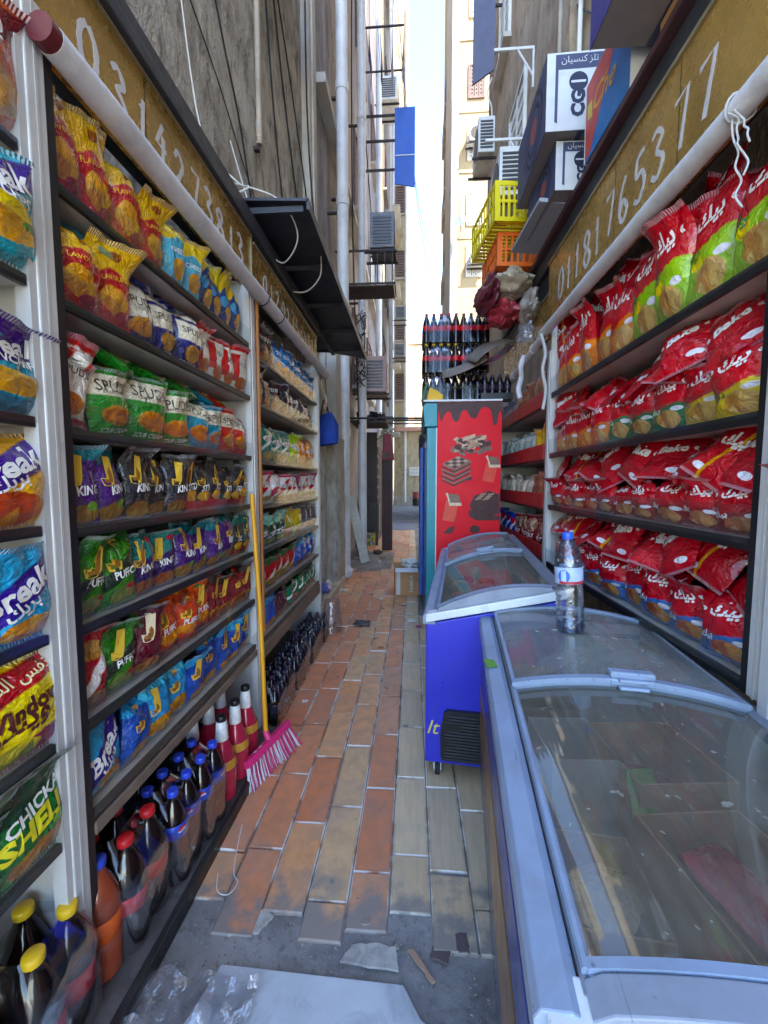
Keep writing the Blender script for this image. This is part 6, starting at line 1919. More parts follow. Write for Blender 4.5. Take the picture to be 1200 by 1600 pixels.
MB().prism([(-0.07, 0.0), (0.085, 0.0), (0.09, 0.05), (0.02, 0.10), (-0.04, 0.12)], lambda a, c, t: (a, t, c), -0.052, -0.049).build("flap", pm("yellow_card", (226, 176, 40), 0.5), gc)
tr = empty("bottle_tray", (0.80, 4.13, 2.284), (0, 0, 0), "dark tray of small bottles at the fridge's right edge", "bottle tray")
for i in range(4):
    for j in range(2):
        add_bottle("small_dark", tr, (-0.11 + i * 0.072, -0.03 + j * 0.072, 0.004))
MB().box(-0.15, 0.15, -0.07, 0.08, 0.0, 0.003).box(-0.15, 0.15, -0.073, -0.07, 0.0, 0.06).build("tray", M_black, tr)

# ================================================================== BROOM, FLOOR CARTON
br_ = empty("broom", (-0.70, 2.0, 0.0), (0, 0, 0), "pink and white bristle broom with yellow handle leaning on the rack", "broom")
M_pinkp = pm("pink_plastic", (214, 48, 110), 0.35, var=0.06, bump=0.02)
M_pinkb = pm("pink_bristle", (206, 60, 110), 0.5, var=0.15)
M_whiteb = pm("white_bristle", (216, 216, 220), 0.5, var=0.1)
M_yellowh = pm("yellow_handle", (222, 156, 24), 0.4, var=0.08, scale=3)
A, Bp = Vector((-0.80, 1.835, 0.125)), Vector((-0.69, 2.165, 0.15))     # ends of the head
ax = (Bp - A).normalized()
down = Vector((0.30, -0.10, -0.93)).normalized()
sidev = ax.cross(down).normalized()
hd = MB()
ring_ = []
for k in range(9):
    t = k / 8
    c = A.lerp(Bp, t)
    wdt = 0.021 * (1 if 0 < k < 8 else 0.6)
    hh = 0.016
    ring_.append([c + sidev * wdt - down * hh * .2, c + sidev * wdt * .8 - down * hh, c - sidev * wdt * .8 - down * hh, c - sidev * wdt - down * hh * .2, c - sidev * wdt + down * hh, c + sidev * wdt + down * hh, c + sidev * wdt - down * hh * .2])
hd.grid(ring_)
hd.add(ring_[0][:6], [(0, 1, 2, 3, 4, 5)]); hd.add(ring_[-1][:6], [(5, 4, 3, 2, 1, 0)])
part(br_, "head", hd, M_pinkp, smooth=True)
mid = A.lerp(Bp, 0.52)
part(br_, "socket", MB().tube([mid - down * 0.01, mid - down * 0.055 + Vector((-0.012, 0.01, 0))], 0.018, 12, r_end=0.014), M_pinkp, smooth=True)
top_ = Vector((-0.868, 2.16, 1.43))
part(br_, "handle", MB().tube([mid - down * 0.045 + Vector((-0.010, 0.008, 0)), (mid - down * 0.045).lerp(top_, 0.5) + Vector((0.004, 0, 0)), top_], 0.0125, 12), M_yellowh, smooth=True)
rb_ = random.Random(9)
for k in range(26):
    t = (k + 0.5) / 26
    root = A.lerp(Bp, t) + down * 0.014
    fan = (t - 0.5) * 0.55
    mbt = MB()
    for q in range(9):
        o_ = sidev * rb_.uniform(-.014, .014) + ax * rb_.uniform(-.004, .004)
        d_ = (down + ax * (fan + rb_.uniform(-.05, .05)) + sidev * rb_.uniform(-.10, .10)).normalized()
        ln_ = min(0.135, max(0.05, (root.z - 0.016) / max(0.2, -d_.z)))
        mbt.tube([root + o_, root + o_ + d_ * ln_ * .5, root + o_ * 1.5 + d_ * ln_], 0.0022, 4)
    part(br_, "bristle_tuft", mbt, M_pinkb if (k // 1) % 2 else M_whiteb)
for dt in (0.22, 0.33):
    c = A.lerp(Bp, dt) - down * 0.0165
    part(br_, "white_sticker", MB().add([c + (ax * math.cos(a) * .010 + sidev * math.sin(a) * .008) - down * .0012 for a in np.linspace(0, 6.28, 12, endpoint=False)], [tuple(range(12))]), M_whiteb)

cb = empty("carton", (-0.07, 5.45, 0.016), (0, 0, R(4)), "open brown cardboard box on the floor beside the blue fridge", "box")
w = 0.005
MB().box(-0.17, 0.17, -0.20, 0.20, 0, w).build("carton_bottom", M_card, cb)
MB().box(-0.17, -0.17 + w, -0.20, 0.20, w, 0.36).build("carton_wall", M_card, cb)
MB().box(0.17 - w, 0.17, -0.20, 0.20, w, 0.36).build("carton_wall", M_card, cb)
fw = MB().box(-0.17 + w, 0.17 - w, -0.20, -0.20 + w, w, 0.33).build("carton_wall", M_card, cb)
MB().box(-0.17 + w, 0.17 - w, 0.20 - w, 0.20, w, 0.36).build("carton_wall", M_card, cb)
MB().obox((-0.02, -0.245, 0.345), (0.145, 0.06, 0.0025), (R(14), 0, 0)).build("flap", M_white_card, cb)
MB().obox((-0.20, 0.0, 0.44), (0.0025, 0.19, 0.085), (0, R(-18), 0)).build("flap", M_card, cb)
MB().box(-0.148, -0.10, -0.2045, -0.2005, 0.012, 0.325).build("white_tape", M_white_card, fw)
m = MB()
add_text(m, "FAMKA", lambda a, b: (a, -0.2035, b), 0.045, 0.16, width=0.22, rot=R(90), weight=.01)
m.build("lettering", M_white_card, fw)
lump("paper_wad", "crumpled white paper stuffed in the floor carton", (-0.04, 5.47, 0.40), (0.13, 0.14, 0.06), (0, 0, 0), M_paper, 3.0, "paper", None, 0.5)

# ================================================================== LEFT WALL CLUTTER
def drain(label, x, y, r, z0, z1, mat, collars, jog=None):
    e = empty("drain_pipe", (x, y, z0), (0, 0, 0), label, "pipe", "drain pipes on the left wall")
    part(e, "pipe", MB().tube([(x, y, z0), (x, y, z1)], r, 16), mat, smooth=True)
    for z in collars:
        part(e, "collar", MB().tube([(x, y, z), (x, y, z + 0.12)], r * 1.14, 16), mat, smooth=True)
        part(e, "wall_clip", MB().box(x - 0.25, x, y - 0.02, y + 0.02, z - 0.10, z - 0.07), M_iron)
    return e
drain("thick white drain pipe just past the awning", -1.07, 6.4, 0.088, 0.05, 14.5, M_pvc, (2.2, 4.0, 5.6, 7.2))
drain("second white drain pipe behind the thick one", -1.02, 8.35, 0.082, 0.05, 15.5, M_pvc, (2.8, 5.1, 8.4, 11.2))
drain("thin beige pipe beside the thick drain pipe", -1.17, 6.72, 0.045, 0.05, 14.5, M_pvc_old, (3.0, 6.0))
drain("old thin pipe on the stained plaster wall above awning", -1.315, 3.62, 0.024, 4.35, 9.5, M_pvc_old, (4.4, 5.6))
drain("grey drain pipe further along the left facade", -1.0, 12.2, 0.085, 3.0, 16.0, M_pvc, (4.6, 8.0))
drain("thin pale pipe on the far cream facade", -0.95, 17.5, 0.08, 0.2, 28.0, M_pvc, (6.0, 12.0))
def ac(label, x, y, z, sx, sy, sz, face, mat=None, bracket=True, group="air conditioners on the facades"):
    """outdoor unit; face: direction of its fan side"""
    e = empty("air_conditioner", (x, y, z), (0, 0, 0), label, "air conditioner", group)
    MB().box(-sx / 2, sx / 2, -sy / 2, sy / 2, 0, sz).build("casing", mat or M_ac, e, bevel=0.012)
    rad = sz * 0.40
    if face == '-y':
        MB().tube([(-sx * .12, -sy / 2 - 0.012, sz / 2), (-sx * .12, -sy / 2 - 0.001, sz / 2)], rad, 24).build("fan_grille", M_grille, e)
        for k in range(8):
            z_ = sz * (0.14 + 0.09 * k)
            MB().box(sx * .30, sx * .46, -sy / 2 - 0.010, -sy / 2 - 0.001, z_, z_ + sz * .05).build("vent_slat", M_slat, e)
    else:
        s = 1 if face == '+x' else -1
        MB().tube([(s * (sx / 2 + 0.012), -sy * .12, sz / 2), (s * (sx / 2 + 0.001), -sy * .12, sz / 2)], rad, 24).build("fan_grille", M_grille, e)
        for k in range(9):
            z_ = sz * (0.10 + 0.09 * k)
            MB().box(-sx * .38, sx * .38, -sy / 2 - 0.010, -sy / 2 - 0.001, z_, z_ + sz * .05).build("vent_slat", M_slat, e)
    if bracket:
        for yy in (-sy * .35, sy * .35):
            MB().box(-sx / 2 - 0.1, sx / 2 + 0.05, yy - 0.015, yy + 0.015, -0.05, -0.012).build("bracket", M_iron, e)
    return e
ac("dark boxed air conditioner at the top edge above the left wall", -1.10, 3.86, 6.32, 0.44, 0.9, 0.6, '+x', pm("dark_ac", (58, 60, 68), 0.55, dirt=0.4))
ac("old window air conditioner in iron cage behind the drain pipes", -0.52, 7.2, 5.3, 0.40, 0.5, 0.55, '+x', pm("grey_ac", (112, 112, 120), 0.55, dirt=0.4))
ac("pinkish louvred air conditioner low on the left facade", -0.86, 8.95, 3.35, 0.62, 0.7, 0.72, '+x', pm("pinkish_ac", (176, 150, 150), 0.55, dirt=0.4, dirtcol=(110, 80, 80)))
ac("small white air conditioner high beside the sky, left facade", -0.75, 12.6, 12.1, 0.55, 0.8, 0.62, '+x')
ac("air conditioner on the far cream facade, upper", -0.62, 20.0, 9.0, 0.5, 0.85, 0.6, '+x')
ac("air conditioner on the far cream facade, lower", -0.62, 19.0, 7.0, 0.5, 0.85, 0.6, '+x')
ac("white air conditioner with round fan on sunlit cream building", 1.96, 13.78, 12.0, 0.52, 0.34, 0.44, '-y')
ac("air conditioner over the yellow crate on the cream building", 2.02, 13.78, 8.35, 0.46, 0.34, 0.42, '-y')
ac("white louvred air conditioner high on the brown right wall", 1.32, 8.5, 7.55, 0.30, 0.75, 0.62, '-x')
ac("white louvred air conditioner just above the yellow crate", 1.30, 6.3, 5.35, 0.32, 0.75, 0.62, '-x')
cg = empty("iron_cage", (-0.72, 7.4, 5.3), (0, 0, 0), "rusty iron cage below the old window air conditioner", "cage")
for z in (4.72, 5.24):
    part(cg, "rail", MB().box(-1.29, -0.31, 6.94, 6.96, z, z + 0.03), M_iron)
    part(cg, "rail", MB().box(-0.32, -0.30, 6.96, 7.45, z + .001, z + 0.031), M_iron)
for x in (-0.72, -0.6, -0.48, -0.36):
    part(cg, "bar", MB().box(x, x + 0.015, 6.945, 6.955, 4.751, 5.239), M_iron)
part(cg, "tray", MB().box(-1.29, -0.33, 6.97, 7.45, 4.70, 4.72), M_iron)
# blue hanging board and brackets
bb = empty("blue_board", (-0.25, 11.0, 9.0), (0, 0, 0), "bright blue sheet board hung out from the left facade against sky", "board")
M_bluesheet = pm("blue_sheet", (44, 98, 196), 0.5, var=0.08, scale=1.0)
part(bb, "sheet", MB().prism([(-0.50, 9.05), (0.01, 8.95), (0.01, 10.85), (-0.50, 10.85)], lambda a, c, t: (a, t, c), 11.0, 11.04), M_bluesheet)
part(bb, "seam", MB().box(-0.49, 0.0, 10.985, 10.998, 9.7, 9.72), M_white_metal)
for z in (9.4, 10.1, 10.7):
    part(bb, "arm", MB().box(-1.29, -0.49, 11.045, 11.08, z, z + 0.05), M_iron)
dk = empty("grey_board", (1.4, 8.6, 9.0), (0, 0, 0), "dark grey-blue shutter board propped out from the brown wall", "board")
part(dk, "sheet", MB().prism([(1.10, 9.05), (1.50, 9.30), (1.50, 10.9), (1.10, 10.7)], lambda a, c, t: (a, t, c), 8.5, 8.54), pm("slate_sheet", (88, 92, 116), 0.6, var=0.1))
part(dk, "arm", MB().box(1.50, 1.655, 8.505, 8.535, 9.6, 9.64), M_iron)
part(dk, "arm", MB().box(1.50, 1.655, 8.505, 8.535, 10.4, 10.44), M_iron)
def bracket(label, y, z, reach):
    e = empty("wall_bracket", (1.65, y, z), (0, 0, 0), label, "bracket", "white brackets on the brown wall")
    part(e, "arm", MB().box(1.655 - reach, 1.655, y - 0.015, y + 0.015, z, z + 0.035), M_white_metal)
    part(e, "brace", MB().tube([(1.655, y, z - 0.35), (1.655 - reach * .4, y, z)], 0.014, 6), M_white_metal)
    part(e, "back_plate", MB().box(1.635, 1.658, y - 0.0145, y + 0.0145, z - 0.5, z - 0.001), M_white_metal)
    return e
bracket("upper white metal bracket on the brown wall", 6.3, 7.5, 0.55)
bracket("lower white metal bracket on the brown wall", 6.6, 6.55, 0.60)
dish = empty("satellite_dish", (1.45, 13.6, 9.6), (0, 0, 0), "small pale satellite dish at the cream building's corner", "satellite dish")
MB().lathe([(0.0, 0.0), (0.12, 0.012), (0.2, 0.04), (0.205, 0.042), (0.12, 0.022), (0.002, 0.01)], 20).build("reflector", M_white_metal, dish, smooth=True, rot=(R(70), 0, R(-20)))
MB().tube([(0, 0, 0), (0.05, 0.35, -0.1)], 0.015, 6).build("mount", M_iron, dish)

# cables running over the left wall and along the alley
M_wire = pm("black_cable", (36, 34, 36), 0.6, bump=0)
M_wire_w = pm("white_cable", (206, 204, 196), 0.6, bump=0)
WIRES = [
    ("black cable dropping from the dark air conditioner, first from left", [(-1.34, 2.6, 5.2), (-1.34, 3.0, 4.6), (-1.34, 3.3, 4.2), (-1.34, 3.6, 3.5)], .008),
    ("black cable running down beside the old thin pipe", [(-1.33, 3.8, 6.3), (-1.34, 4.05, 5.2), (-1.34, 4.3, 4.4), (-1.33, 4.6, 3.7), (-1.3, 4.9, 3.15)], .009),
    ("black cable bundle strand slanting to the drain pipe", [(-1.33, 4.0, 6.3), (-1.34, 4.4, 5.5), (-1.33, 4.9, 4.6), (-1.28, 5.35, 3.9), (-1.22, 5.7, 3.0)], .010),
    ("loose black cable bowed over the plaster near awning", [(-1.33, 4.1, 6.3), (-1.33, 4.7, 5.7), (-1.31, 5.2, 4.9), (-1.27, 5.5, 4.0), (-1.2, 5.9, 3.2)], .009),
    ("thick black cable straight down the pale corner", [(-1.24, 5.3, 12.0), (-1.25, 5.3, 8.0), (-1.25, 5.32, 5.0), (-1.24, 5.4, 3.2)], .012),
    ("twisted black cable beside the thick drain pipe", [(-1.24, 5.15, 9.0), (-1.25, 5.0, 7.0), (-1.25, 5.1, 5.4), (-1.22, 5.5, 4.2), (-1.15, 6.0, 3.0)], .010),
    ("thin black cable crossing the stained plaster diagonally", [(-1.34, 1.6, 4.6), (-1.345, 2.2, 4.5), (-1.345, 2.9, 4.25), (-1.34, 3.5, 3.9), (-1.33, 4.4, 3.6)], .005),
    ("double black cable along the sign's dark beam", [(-1.33, 1.2, 3.9), (-1.33, 1.7, 3.75), (-1.32, 2.3, 3.6), (-1.30, 2.9, 3.4)], .007),
    ("black cable falling behind the second drain pipe", [(-1.12, 8.0, 13.0), (-1.14, 7.9, 9.0), (-1.12, 7.8, 6.0), (-1.08, 7.9, 4.0), (-1.05, 8.0, 2.6)], .014),
    ("dark cable strung along the far left facade", [(-1.15, 9.6, 10.0), (-1.12, 11.0, 8.6), (-1.1, 13.0, 7.2), (-1.05, 16.0, 6.4)], .014),
    ("faint cable crossing the strip of sky", [(-0.6, 13.0, 16.0), (-0.2, 14.0, 13.0), (0.2, 16.0, 11.2), (0.9, 20.0, 10.4), (1.3, 22.0, 10.6)], .010),
    ("second faint cable crossing the strip of sky", [(-0.9, 15.0, 19.0), (-0.3, 17.0, 15.5), (0.4, 20.0, 13.4), (1.3, 23.0, 12.6)], .010),
    ("black cable hanging on the brown wall by white brackets", [(1.63, 3.0, 4.4), (1.63, 4.4, 6.0), (1.62, 5.6, 7.6), (1.62, 7.0, 9.0)], .009),
    ("black cable along the brown wall's upper window", [(1.63, 3.6, 5.0), (1.63, 5.0, 7.2), (1.62, 6.5, 9.8)], .007),
    ("pale cable dangling from the slate board", [(1.45, 8.45, 9.1), (1.35, 8.3, 8.7), (1.42, 8.2, 8.3), (1.40, 8.2, 7.6)], .012),
]
for lb, pts, r_ in WIRES:
    o = MB().tube(smooth_path(pts, 6), r_, 6).build("cable", M_wire if "pale" not in lb else M_wire_w, None, smooth=True)
    tag(o, lb, "cable", "cables on the alley walls")
for lb, pts in [("white cable looping over the awning's near corner", [(-1.30, 2.35, 4.4), (-1.22, 2.42, 3.5), (-1.0, 2.36, 3.18), (-0.9, 2.3, 3.10), (-0.98, 2.28, 3.05)]),
                ("white cable drooping under the awning sheet", [(-1.05, 2.4, 3.2), (-0.80, 2.5, 3.16), (-0.72, 2.62, 3.02), (-0.85, 2.75, 2.93), (-0.98, 2.8, 3.03)]),
                ("thin white cable hanging under the far awning half", [(-0.66, 3.0, 3.10), (-0.68, 3.05, 2.98), (-0.80, 3.1, 2.90), (-0.97, 3.15, 2.94)]),
                ("white cable tied round wall pipe above the awning", [(-1.3, 3.0, 3.9), (-1.2, 3.0, 3.55), (-1.1, 2.9, 3.3), (-0.98, 2.7, 3.16)]),
                ("black cable hanging from the awning's far corner", [(-1.05, 5.0, 3.06), (-1.06, 5.02, 2.6), (-1.04, 5.0, 2.2), (-1.05, 5.02, 1.95)])]:
    o = MB().tube(smooth_path(pts, 6), 0.0045, 6).build("cable", M_wire if "black" in lb else M_wire_w, None, smooth=True)
    tag(o, lb, "cable", "cables on the alley walls")
cl = MB()
rc = random.Random(4)
pts = [Vector((-0.95, 7.9, 4.7))]
for k in range(70):
    pts.append(Vector((-0.98 + rc.uniform(-.1, .1), 7.85 + rc.uniform(-.1, .1), 4.6 - 0.018 * k + rc.uniform(-.18, .18))))
cl.tube(smooth_path(pts, 4), 0.008, 5)
tag(cl.build("cable_coil", M_wire, None, smooth=True), "tangled coil of dark cable beside the second drain pipe", "cable coil")

# concrete pillar, rods, bags and boards past the far left rack
M_rawc = streak_wall("raw_concrete", (176, 168, 152), (120, 108, 96), (200, 194, 180), 0.7, 3.0, 0.9)
pi_ = empty("pillar", (-1.15, 5.5, 0), (0, 0, 0), "rough grey cement pillar between the shelves and drain pipe", "pillar")
P = []
for j in range(25):
    z = j * 0.0875
    row_ = []
    for i in range(21):
        a = 2 * math.pi * i / 20
        c, s_ = math.cos(a), math.sin(a)
        f = (abs(c) ** 5 + abs(s_) ** 5) ** (-1 / 5)
        k = 1 + 0.12 * noise.noise(Vector((c * 1.4, s_ * 1.4, z * 3))) + 0.05 * noise.noise(Vector((c * 4, s_ * 4, z * 9)))
        row_.append((-1.16 + c * f * 0.17 * k, 5.75 + s_ * f * 0.30 * k, z))
    P.append(row_)
part(pi_, "base", MB().grid(P), M_rawc, smooth=True)
part(pi_, "shaft", MB().box(-1.30, -1.03, 5.58, 5.92, 2.0, 3.3), M_column, bevel=0.02)
part(pi_, "lean_post", MB().box(-1.24, -1.10, 5.05, 5.2, 0.1, 2.9), M_rawc, bevel=0.015)
GR = "rods and rolls leaning past the far left rack"
def rod(label, p0, p1, r_, mat, name="leaning_rod"):
    o = MB().tube([p0, Vector(p0).lerp(Vector(p1), .5), p1], r_, 8).build(name, mat, None, smooth=True)
    return tag(o, label, "rod", GR)
rod("dark plum folded parasol leaning past the far rack", (-1.12, 4.25, 0.13), (-1.16, 4.2, 2.0), 0.05, pm("plum_cloth", (60, 40, 62), 0.8, var=0.3))
rod("black rod standing against the cement pillar", (-1.05, 4.55, 0.13), (-1.10, 4.5, 1.75), 0.025, M_black)
rod("white rod standing behind the black rod", (-1.12, 4.75, 0.13), (-1.14, 4.7, 1.9), 0.02, M_white_metal)
bbg = empty("blue_bag", (-1.0, 4.82, 1.9), (0, 0, 0), "blue cloth bag hanging high past the far rack", "bag")
P = []
for j_ in range(11):
    v_ = j_ / 10
    w_ = (0.16 if v_ < .6 else 0.16 - 0.22 * (v_ - .6))
    P.append([(-1.02 + math.cos(a) * w_ * 0.9, 4.82 + math.sin(a) * 0.10 * (1 - .75 * v_) + 0.012 * noise.noise(Vector((a * 1.5, v_ * 4, 2))), 1.93 + 0.36 * v_ + 0.02 * math.cos(a)) for a in np.linspace(0, 2 * math.pi, 25)])
part(bbg, "sack", MB().grid(P), pm("blue_cloth", (20, 70, 176), 0.7, var=0.12, bump=0.4, bscale=12), smooth=True)
part(bbg, "strap", MB().tube(smooth_path([(-1.08, 4.82, 2.27), (-1.04, 4.82, 2.45), (-0.98, 4.82, 2.27)], 6), 0.008, 6), M_iron)
sh_ = MB().grid([[(-0.86 + 0.02 * math.sin(j * .9), 3.93 + 0.02 * i + 0.03 * noise.noise(Vector((i * .5, j * .5, 0))), 2.20 + 0.045 * j) for j in range(7)] for i in range(7)]).build("paper_sheet", striped("flyer_paper", [(226, 218, 190), (200, 96, 60), (230, 224, 206)], 9, 0.7), None, smooth=True)
tag(sh_, "printed paper flyer hung at the far rack's end post", "flyer")
GPk = "packs on the concrete ledge"
for i, (x, y, z, c, lb) in enumerate([(-1.10, 4.95, 0.125, (96, 110, 190), "blue and white wrapped pack on the concrete ledge"), (-1.15, 5.2, 0.125, (200, 200, 206), "white wrapped pack behind the blue one on ledge")]):
    packet("wrapped_pack", lb, (x, y, z + 0.05), (0, 0, 0.3 * i), (0.18, 0.24, 0.12), pm("wrap_%d" % i, c, 0.3, var=0.2, scale=20), GPk, i + 60)
for i, (dy, dx) in enumerate([(0.0, 0.0), (0.16, 0.05), (0.30, 0.02)]):
    o = MB().obox((0, 0, 0.62), (0.045, 0.012, 0.62)).build("plank", pm("white_plank", (196, 194, 182), 0.7, var=0.15, scale=12, dirt=0.5), None, bevel=0.003, loc=(-0.88 + dx, 7.25 + dy, 0.03), rot=(R(-4), R(-12), R(20)))
    tag(o, ["white flaking plank leaning on drain pipe, nearest", "white flaking plank leaning on drain pipe, middle", "white flaking plank leaning on drain pipe, farthest"][i], "plank", "planks leaning on the drain pipe")
bxk = empty("speaker_box", (-0.95, 9.6, 0), (0, 0, 0), "black cabinet standing at the left by the orange tiles", "cabinet")
part(bxk, "cabinet", MB().box(-1.22, -0.78, 9.4, 9.9, 0.32, 0.98), M_black, bevel=0.01)
part(bxk, "leg", MB().box(-0.86, -0.80, 9.42, 9.48, 0.0, 0.319), M_black)
part(bxk, "leg", MB().box(-1.20, -1.14, 9.42, 9.48, 0.0, 0.319), M_black)
part(bxk, "door_line", MB().box(-1.0, -0.99, 9.395, 9.399, 0.36, 0.94), M_slat)
o = closed_box("carton", "colourful carton tucked under the black cabinet", (-1.12, 9.3, 0.012), (0, 0, 0), (0.26, 0.3, 0.30), (striped("bright_print", [(206, 180, 60), (90, 150, 60), (110, 80, 150), (220, 190, 90)], 9, 0.6), M_card, M_card), None)
# red meter box, dark shop front, junk shelf
rbx = empty("meter_box", (-0.7, 9.2, 2.0), (0, 0, 0), "dull red metal box on the dark shopfront, left", "metal box")
part(rbx, "case", MB().prism([(-0.66, 1.95), (-0.40, 1.95), (-0.46, 2.5), (-0.62, 2.5)], lambda a, c, t: (a, t, c), 8.75, 8.95), pm("dull_red", (136, 50, 56), 0.6, var=0.15), bevel=0.01)
part(rbx, "label_plate", MB().box(-0.60, -0.50, 8.74, 8.749, 2.0, 2.12), M_black)
part(rbx, "stand", MB().box(-0.66, -0.44, 8.78, 8.92, 0.02, 1.949), pm("maroon_metal", (64, 38, 40), 0.6, var=0.3))
jk = empty("junk_shelf", (-0.9, 8.8, 2.7), (0, 0, 0), "dark cluttered wall shelf under the pinkish air conditioner", "shelf")
part(jk, "board", MB().box(-1.29, -0.55, 8.6, 9.6, 2.72, 2.76), M_iron)
for i in range(7):
    rr_ = random.Random(i + 40)
    part(jk, "junk", MB().obox((-1.15 + 0.1 * i, 8.8 + rr_.uniform(0, .5), 2.84 + rr_.uniform(0, .06)), (rr_.uniform(.04, .09), rr_.uniform(.05, .1), rr_.uniform(.05, .12)), (rr_.uniform(-.4, .4), rr_.uniform(-.4, .4), rr_.uniform(0, 2))), [M_iron, M_black, M_card_grey, M_glass_dk][i % 4])
sf = empty("shop_front", (-1.1, 10.5, 0), (0, 0, 0), "dark shuttered shopfront deeper in the alley, left", "shop front")
part(sf, "shutter", MB().box(-1.295, -0.86, 9.95, 13.9, 0.0, 2.68), pm("dark_shutter", (66, 58, 60), 0.6, var=0.3, scale=2, dirt=0.4), bevel=0.01)
for i in range(9):
    part(sf, "shutter_slat", MB().box(-0.859, -0.84, 10.0, 13.8, 0.15 + i * .25, 0.33 + i * .25), M_iron)
part(sf, "orange_jamb", MB().box(-1.2, -0.84, 14.0, 14.12, 0.0, 2.4), pm("orange_jamb", (226, 160, 90), 0.6))
# pipes across the alley with a hanging tyre and some leaves
xb = empty("cross_bar", (0.3, 7.6, 2.6), (0, 0, 0), "rusty bars bridging the alley with a tyre hung below", "bar")
for y, z in ((7.6, 2.66), (9.5, 2.9), (11.5, 3.1)):
    part(xb, "bar", MB().tube([(-1.29, y, z), (1.655, y, z - 0.03)], 0.02, 8), M_iron, smooth=True)
part(xb, "hook", MB().tube([(0.16, 7.6, 2.65), (0.16, 7.6, 2.36)], 0.012, 6), M_iron)
ty = MB()
R0, r0 = 0.19, 0.055
ty.grid([[(0.16 + 0.0 + r0 * math.sin(b) * 1.0, 7.6 + (R0 + r0 * math.cos(b)) * math.cos(a), 2.12 + (R0 + r0 * math.cos(b)) * math.sin(a)) for b in np.linspace(0, 2 * math.pi, 11)] for a in np.linspace(0, 2 * math.pi, 33)])
o = ty.build("tyre_hoop", M_rubber, None, smooth=True)
o.rotation_euler = (0, 0, 0)
tag(o, "black tyre hung behind the red fridge", "tyre")
rl = random.Random(21)
lv = MB()
for k in range(160):
    c = Vector((-0.62 + rl.gauss(0, .12), 9.6 + rl.gauss(0, .3), 2.62 + rl.gauss(0, .16)))
    a = rl.uniform(0, 6.28)
    u = Vector((math.cos(a), math.sin(a), rl.uniform(-.6, .3))).normalized() * rl.uniform(.03, .055)
    v = u.cross(Vector((rl.uniform(-1, 1), rl.uniform(-1, 1), 1))).normalized() * 0.018
    lv.add([c - u, c + v, c + u, c - v], [(0, 1, 2, 3)])
pt = empty("climbing_plant", (-0.62, 9.6, 2.4), (0, 0, 0), "small climbing plant on the cross bars deep in the alley", "plant")
lvo = part(pt, "foliage", lv, pm("leaf_green", (70, 110, 52), 0.6, var=0.3))
part(pt, "stem", MB().tube(smooth_path([(-1.2, 9.8, 2.0), (-0.9, 9.6, 2.4), (-0.6, 9.55, 2.6), (-0.4, 9.6, 2.75)], 5), 0.008, 5), pm("stem_brown", (84, 70, 50), 0.7))
# things on the end wall
np_ = empty("notice_plate", (0.08, 25.9, 2.2), (0, 0, 0), "white notice plate with blue writing on the end wall", "notice")
part(np_, "plate", MB().box(-0.22, 0.42, 25.86, 25.895, 1.85, 2.4), M_white_metal)
m = MB()
for k, s_ in enumerate((AR["taste"], AR["jambo"] + " " + AR["bake"])):
    add_text(m, s_, lambda a, b: (a, 25.855, b), 0.10, 2.25 - 0.22 * k, width=0.45)
part(np_, "lettering", m, M_lab_blue)
m = MB()
for k, s_ in enumerate((AR["window"], AR["break"], AR["sweet"])):
    add_text(m, s_, lambda a, b: (a, 25.988, b), -0.55, 2.2 - 0.3 * k, width=0.38, rot=0.1)
o = m.build("graffiti", M_ink, None)
tag(o, "black handwriting on the peeling end wall", "graffiti")
gs = empty("stacked_bins", (0.2, 25.4, 0), (0, 0, 0), "stack of red and grey bins at the alley's end", "bins")
part(gs, "lower_bin", MB().lathe([(.16, 0), (.2, .02), (.22, .4), (.2, .42)], 14, (0.2, 25.3, 0.01)), M_iron, smooth=True)
part(gs, "upper_bin", MB().lathe([(.17, 0), (.2, .02), (.21, .38), (.15, .42)], 14, (0.2, 25.3, 0.44)), pm("bin_red", (140, 60, 56), 0.6), smooth=True)
ms = MB().box(-0.75, 0.15, 12.5, 14.6, 0.0, 0.02).build("metal_cover", pm("grey_cover", (120, 120, 122), 0.6, var=0.15), None, bevel=0.004)
tag(ms, "grey metal cover plate in the floor deep in the alley", "cover plate")

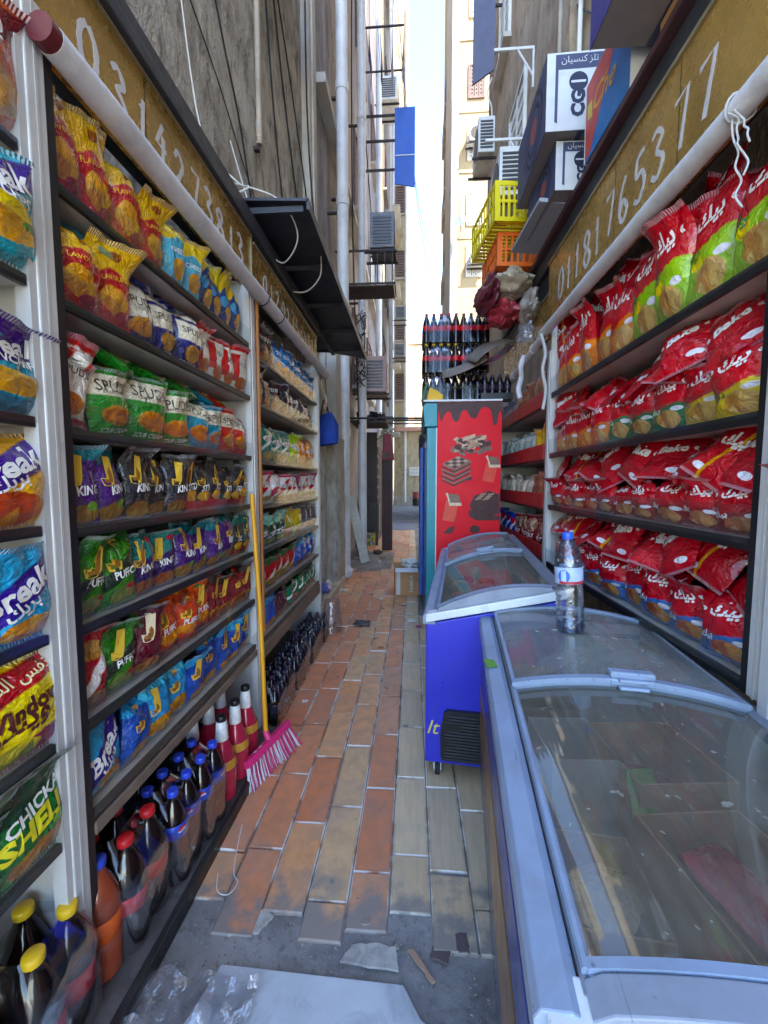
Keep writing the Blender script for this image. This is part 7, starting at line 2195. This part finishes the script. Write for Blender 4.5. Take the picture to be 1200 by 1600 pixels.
# washing lines and more pipes high on the left facade
cll = empty("clothes_line", (-0.8, 10.4, 11.3), (0, 0, 0), "clothes line bracket above the blue board", "clothes line")
for y in (9.9, 10.9):
    part(cll, "arm", MB().box(-1.295, -0.25, y, y + 0.03, 11.62, 11.65), M_iron)
for i in range(4):
    part(cll, "line", MB().tube(sag((-1.1 + i * 0.26, 9.93, 11.63), (-1.1 + i * 0.26, 10.9, 11.63), 0.04), 0.005, 4), M_wire)
for i, (c, lb) in enumerate([((40, 52, 96), "navy shirt hung on the clothes line above blue board"), ((46, 46, 54), "black trousers hung beside the navy shirt on the line"), ((150, 150, 160), "grey towel hung on the clothes line, inner side"), ((36, 60, 120), "blue cloth hung at the clothes line's outer end")]):
    x0 = -1.05 + i * 0.26
    P = [[(x0 + 0.03 * math.sin(a * 5 + i) * b, 10.0 + a * 0.75, 11.58 - b * (0.55 + 0.1 * math.sin(i * 2 + a * 3))) for b in np.linspace(0, 1, 6)] for a in np.linspace(0, 1, 10)]
    o = MB().grid(P).build("hanging_cloth", pm("cloth_%d" % i, c, 0.85, var=0.2), None, smooth=True)
    o.modifiers.new("thickness", 'SOLIDIFY').thickness = 0.008
    tag(o, lb, "laundry", "washing above the blue board")
drain("thin brown pipe between the two white drain pipes", -1.2, 7.5, 0.03, 0.05, 13.0, M_pvc_old, (3.4, 6.8))
drain("slim white pipe beyond the second drain pipe", -1.2, 9.4, 0.03, 3.2, 18.0, M_pvc, (4.4, 9.0))
drain("slim grey pipe at the far end of shaded facade", -1.2, 14.6, 0.05, 0.2, 19.0, M_pvc_old, (5.0, 10.0))
# clutter low in the alley
GQ = "odds and ends along the alley's left side"
for i, (x, y, z, s, c, lb) in enumerate([(-1.02, 6.15, 0.12, (0.10, 0.10, 0.10), (206, 206, 208), "white plastic bag lump at the cement pillar's foot"), (-0.98, 8.0, 0.10, (0.14, 0.12, 0.10), (120, 116, 110), "grey rubble sack beside the leaning planks"), (-0.72, 8.3, 0.05, (0.12, 0.10, 0.05), (70, 62, 60), "small dark heap of rags by the planks")]):
    lump("rubbish_bag", lb, (x, y, z), s, (0, 0, i), pm("rubbish_%d" % i, c, 0.5, var=0.3, bump=0.8, bscale=20), 30.0 + i, "rubbish", GQ, 0.4)
for i in range(5):
    rr_ = random.Random(i + 70)
    o = MB().obox((-0.9 + rr_.uniform(-.2, .35), 7.3 + rr_.uniform(-.3, .9), 0.03), (rr_.uniform(.04, .09), rr_.uniform(.03, .07), rr_.uniform(.01, .03)), (rr_.uniform(-.2, .2), rr_.uniform(-.2, .2), rr_.uniform(0, 3))).build("rubble_piece", M_shard if i % 2 else M_rawc, None, bevel=0.006)
    tag(o, ["broken grey block nearest the drain pipe's foot", "pale broken tile in the bare patch of floor", "rough cement lump in the bare patch", "pale tile fragment by the leaning planks", "small cement chunk at edge of orange tiles"][i], "rubble", "rubble in the bare patch of floor")
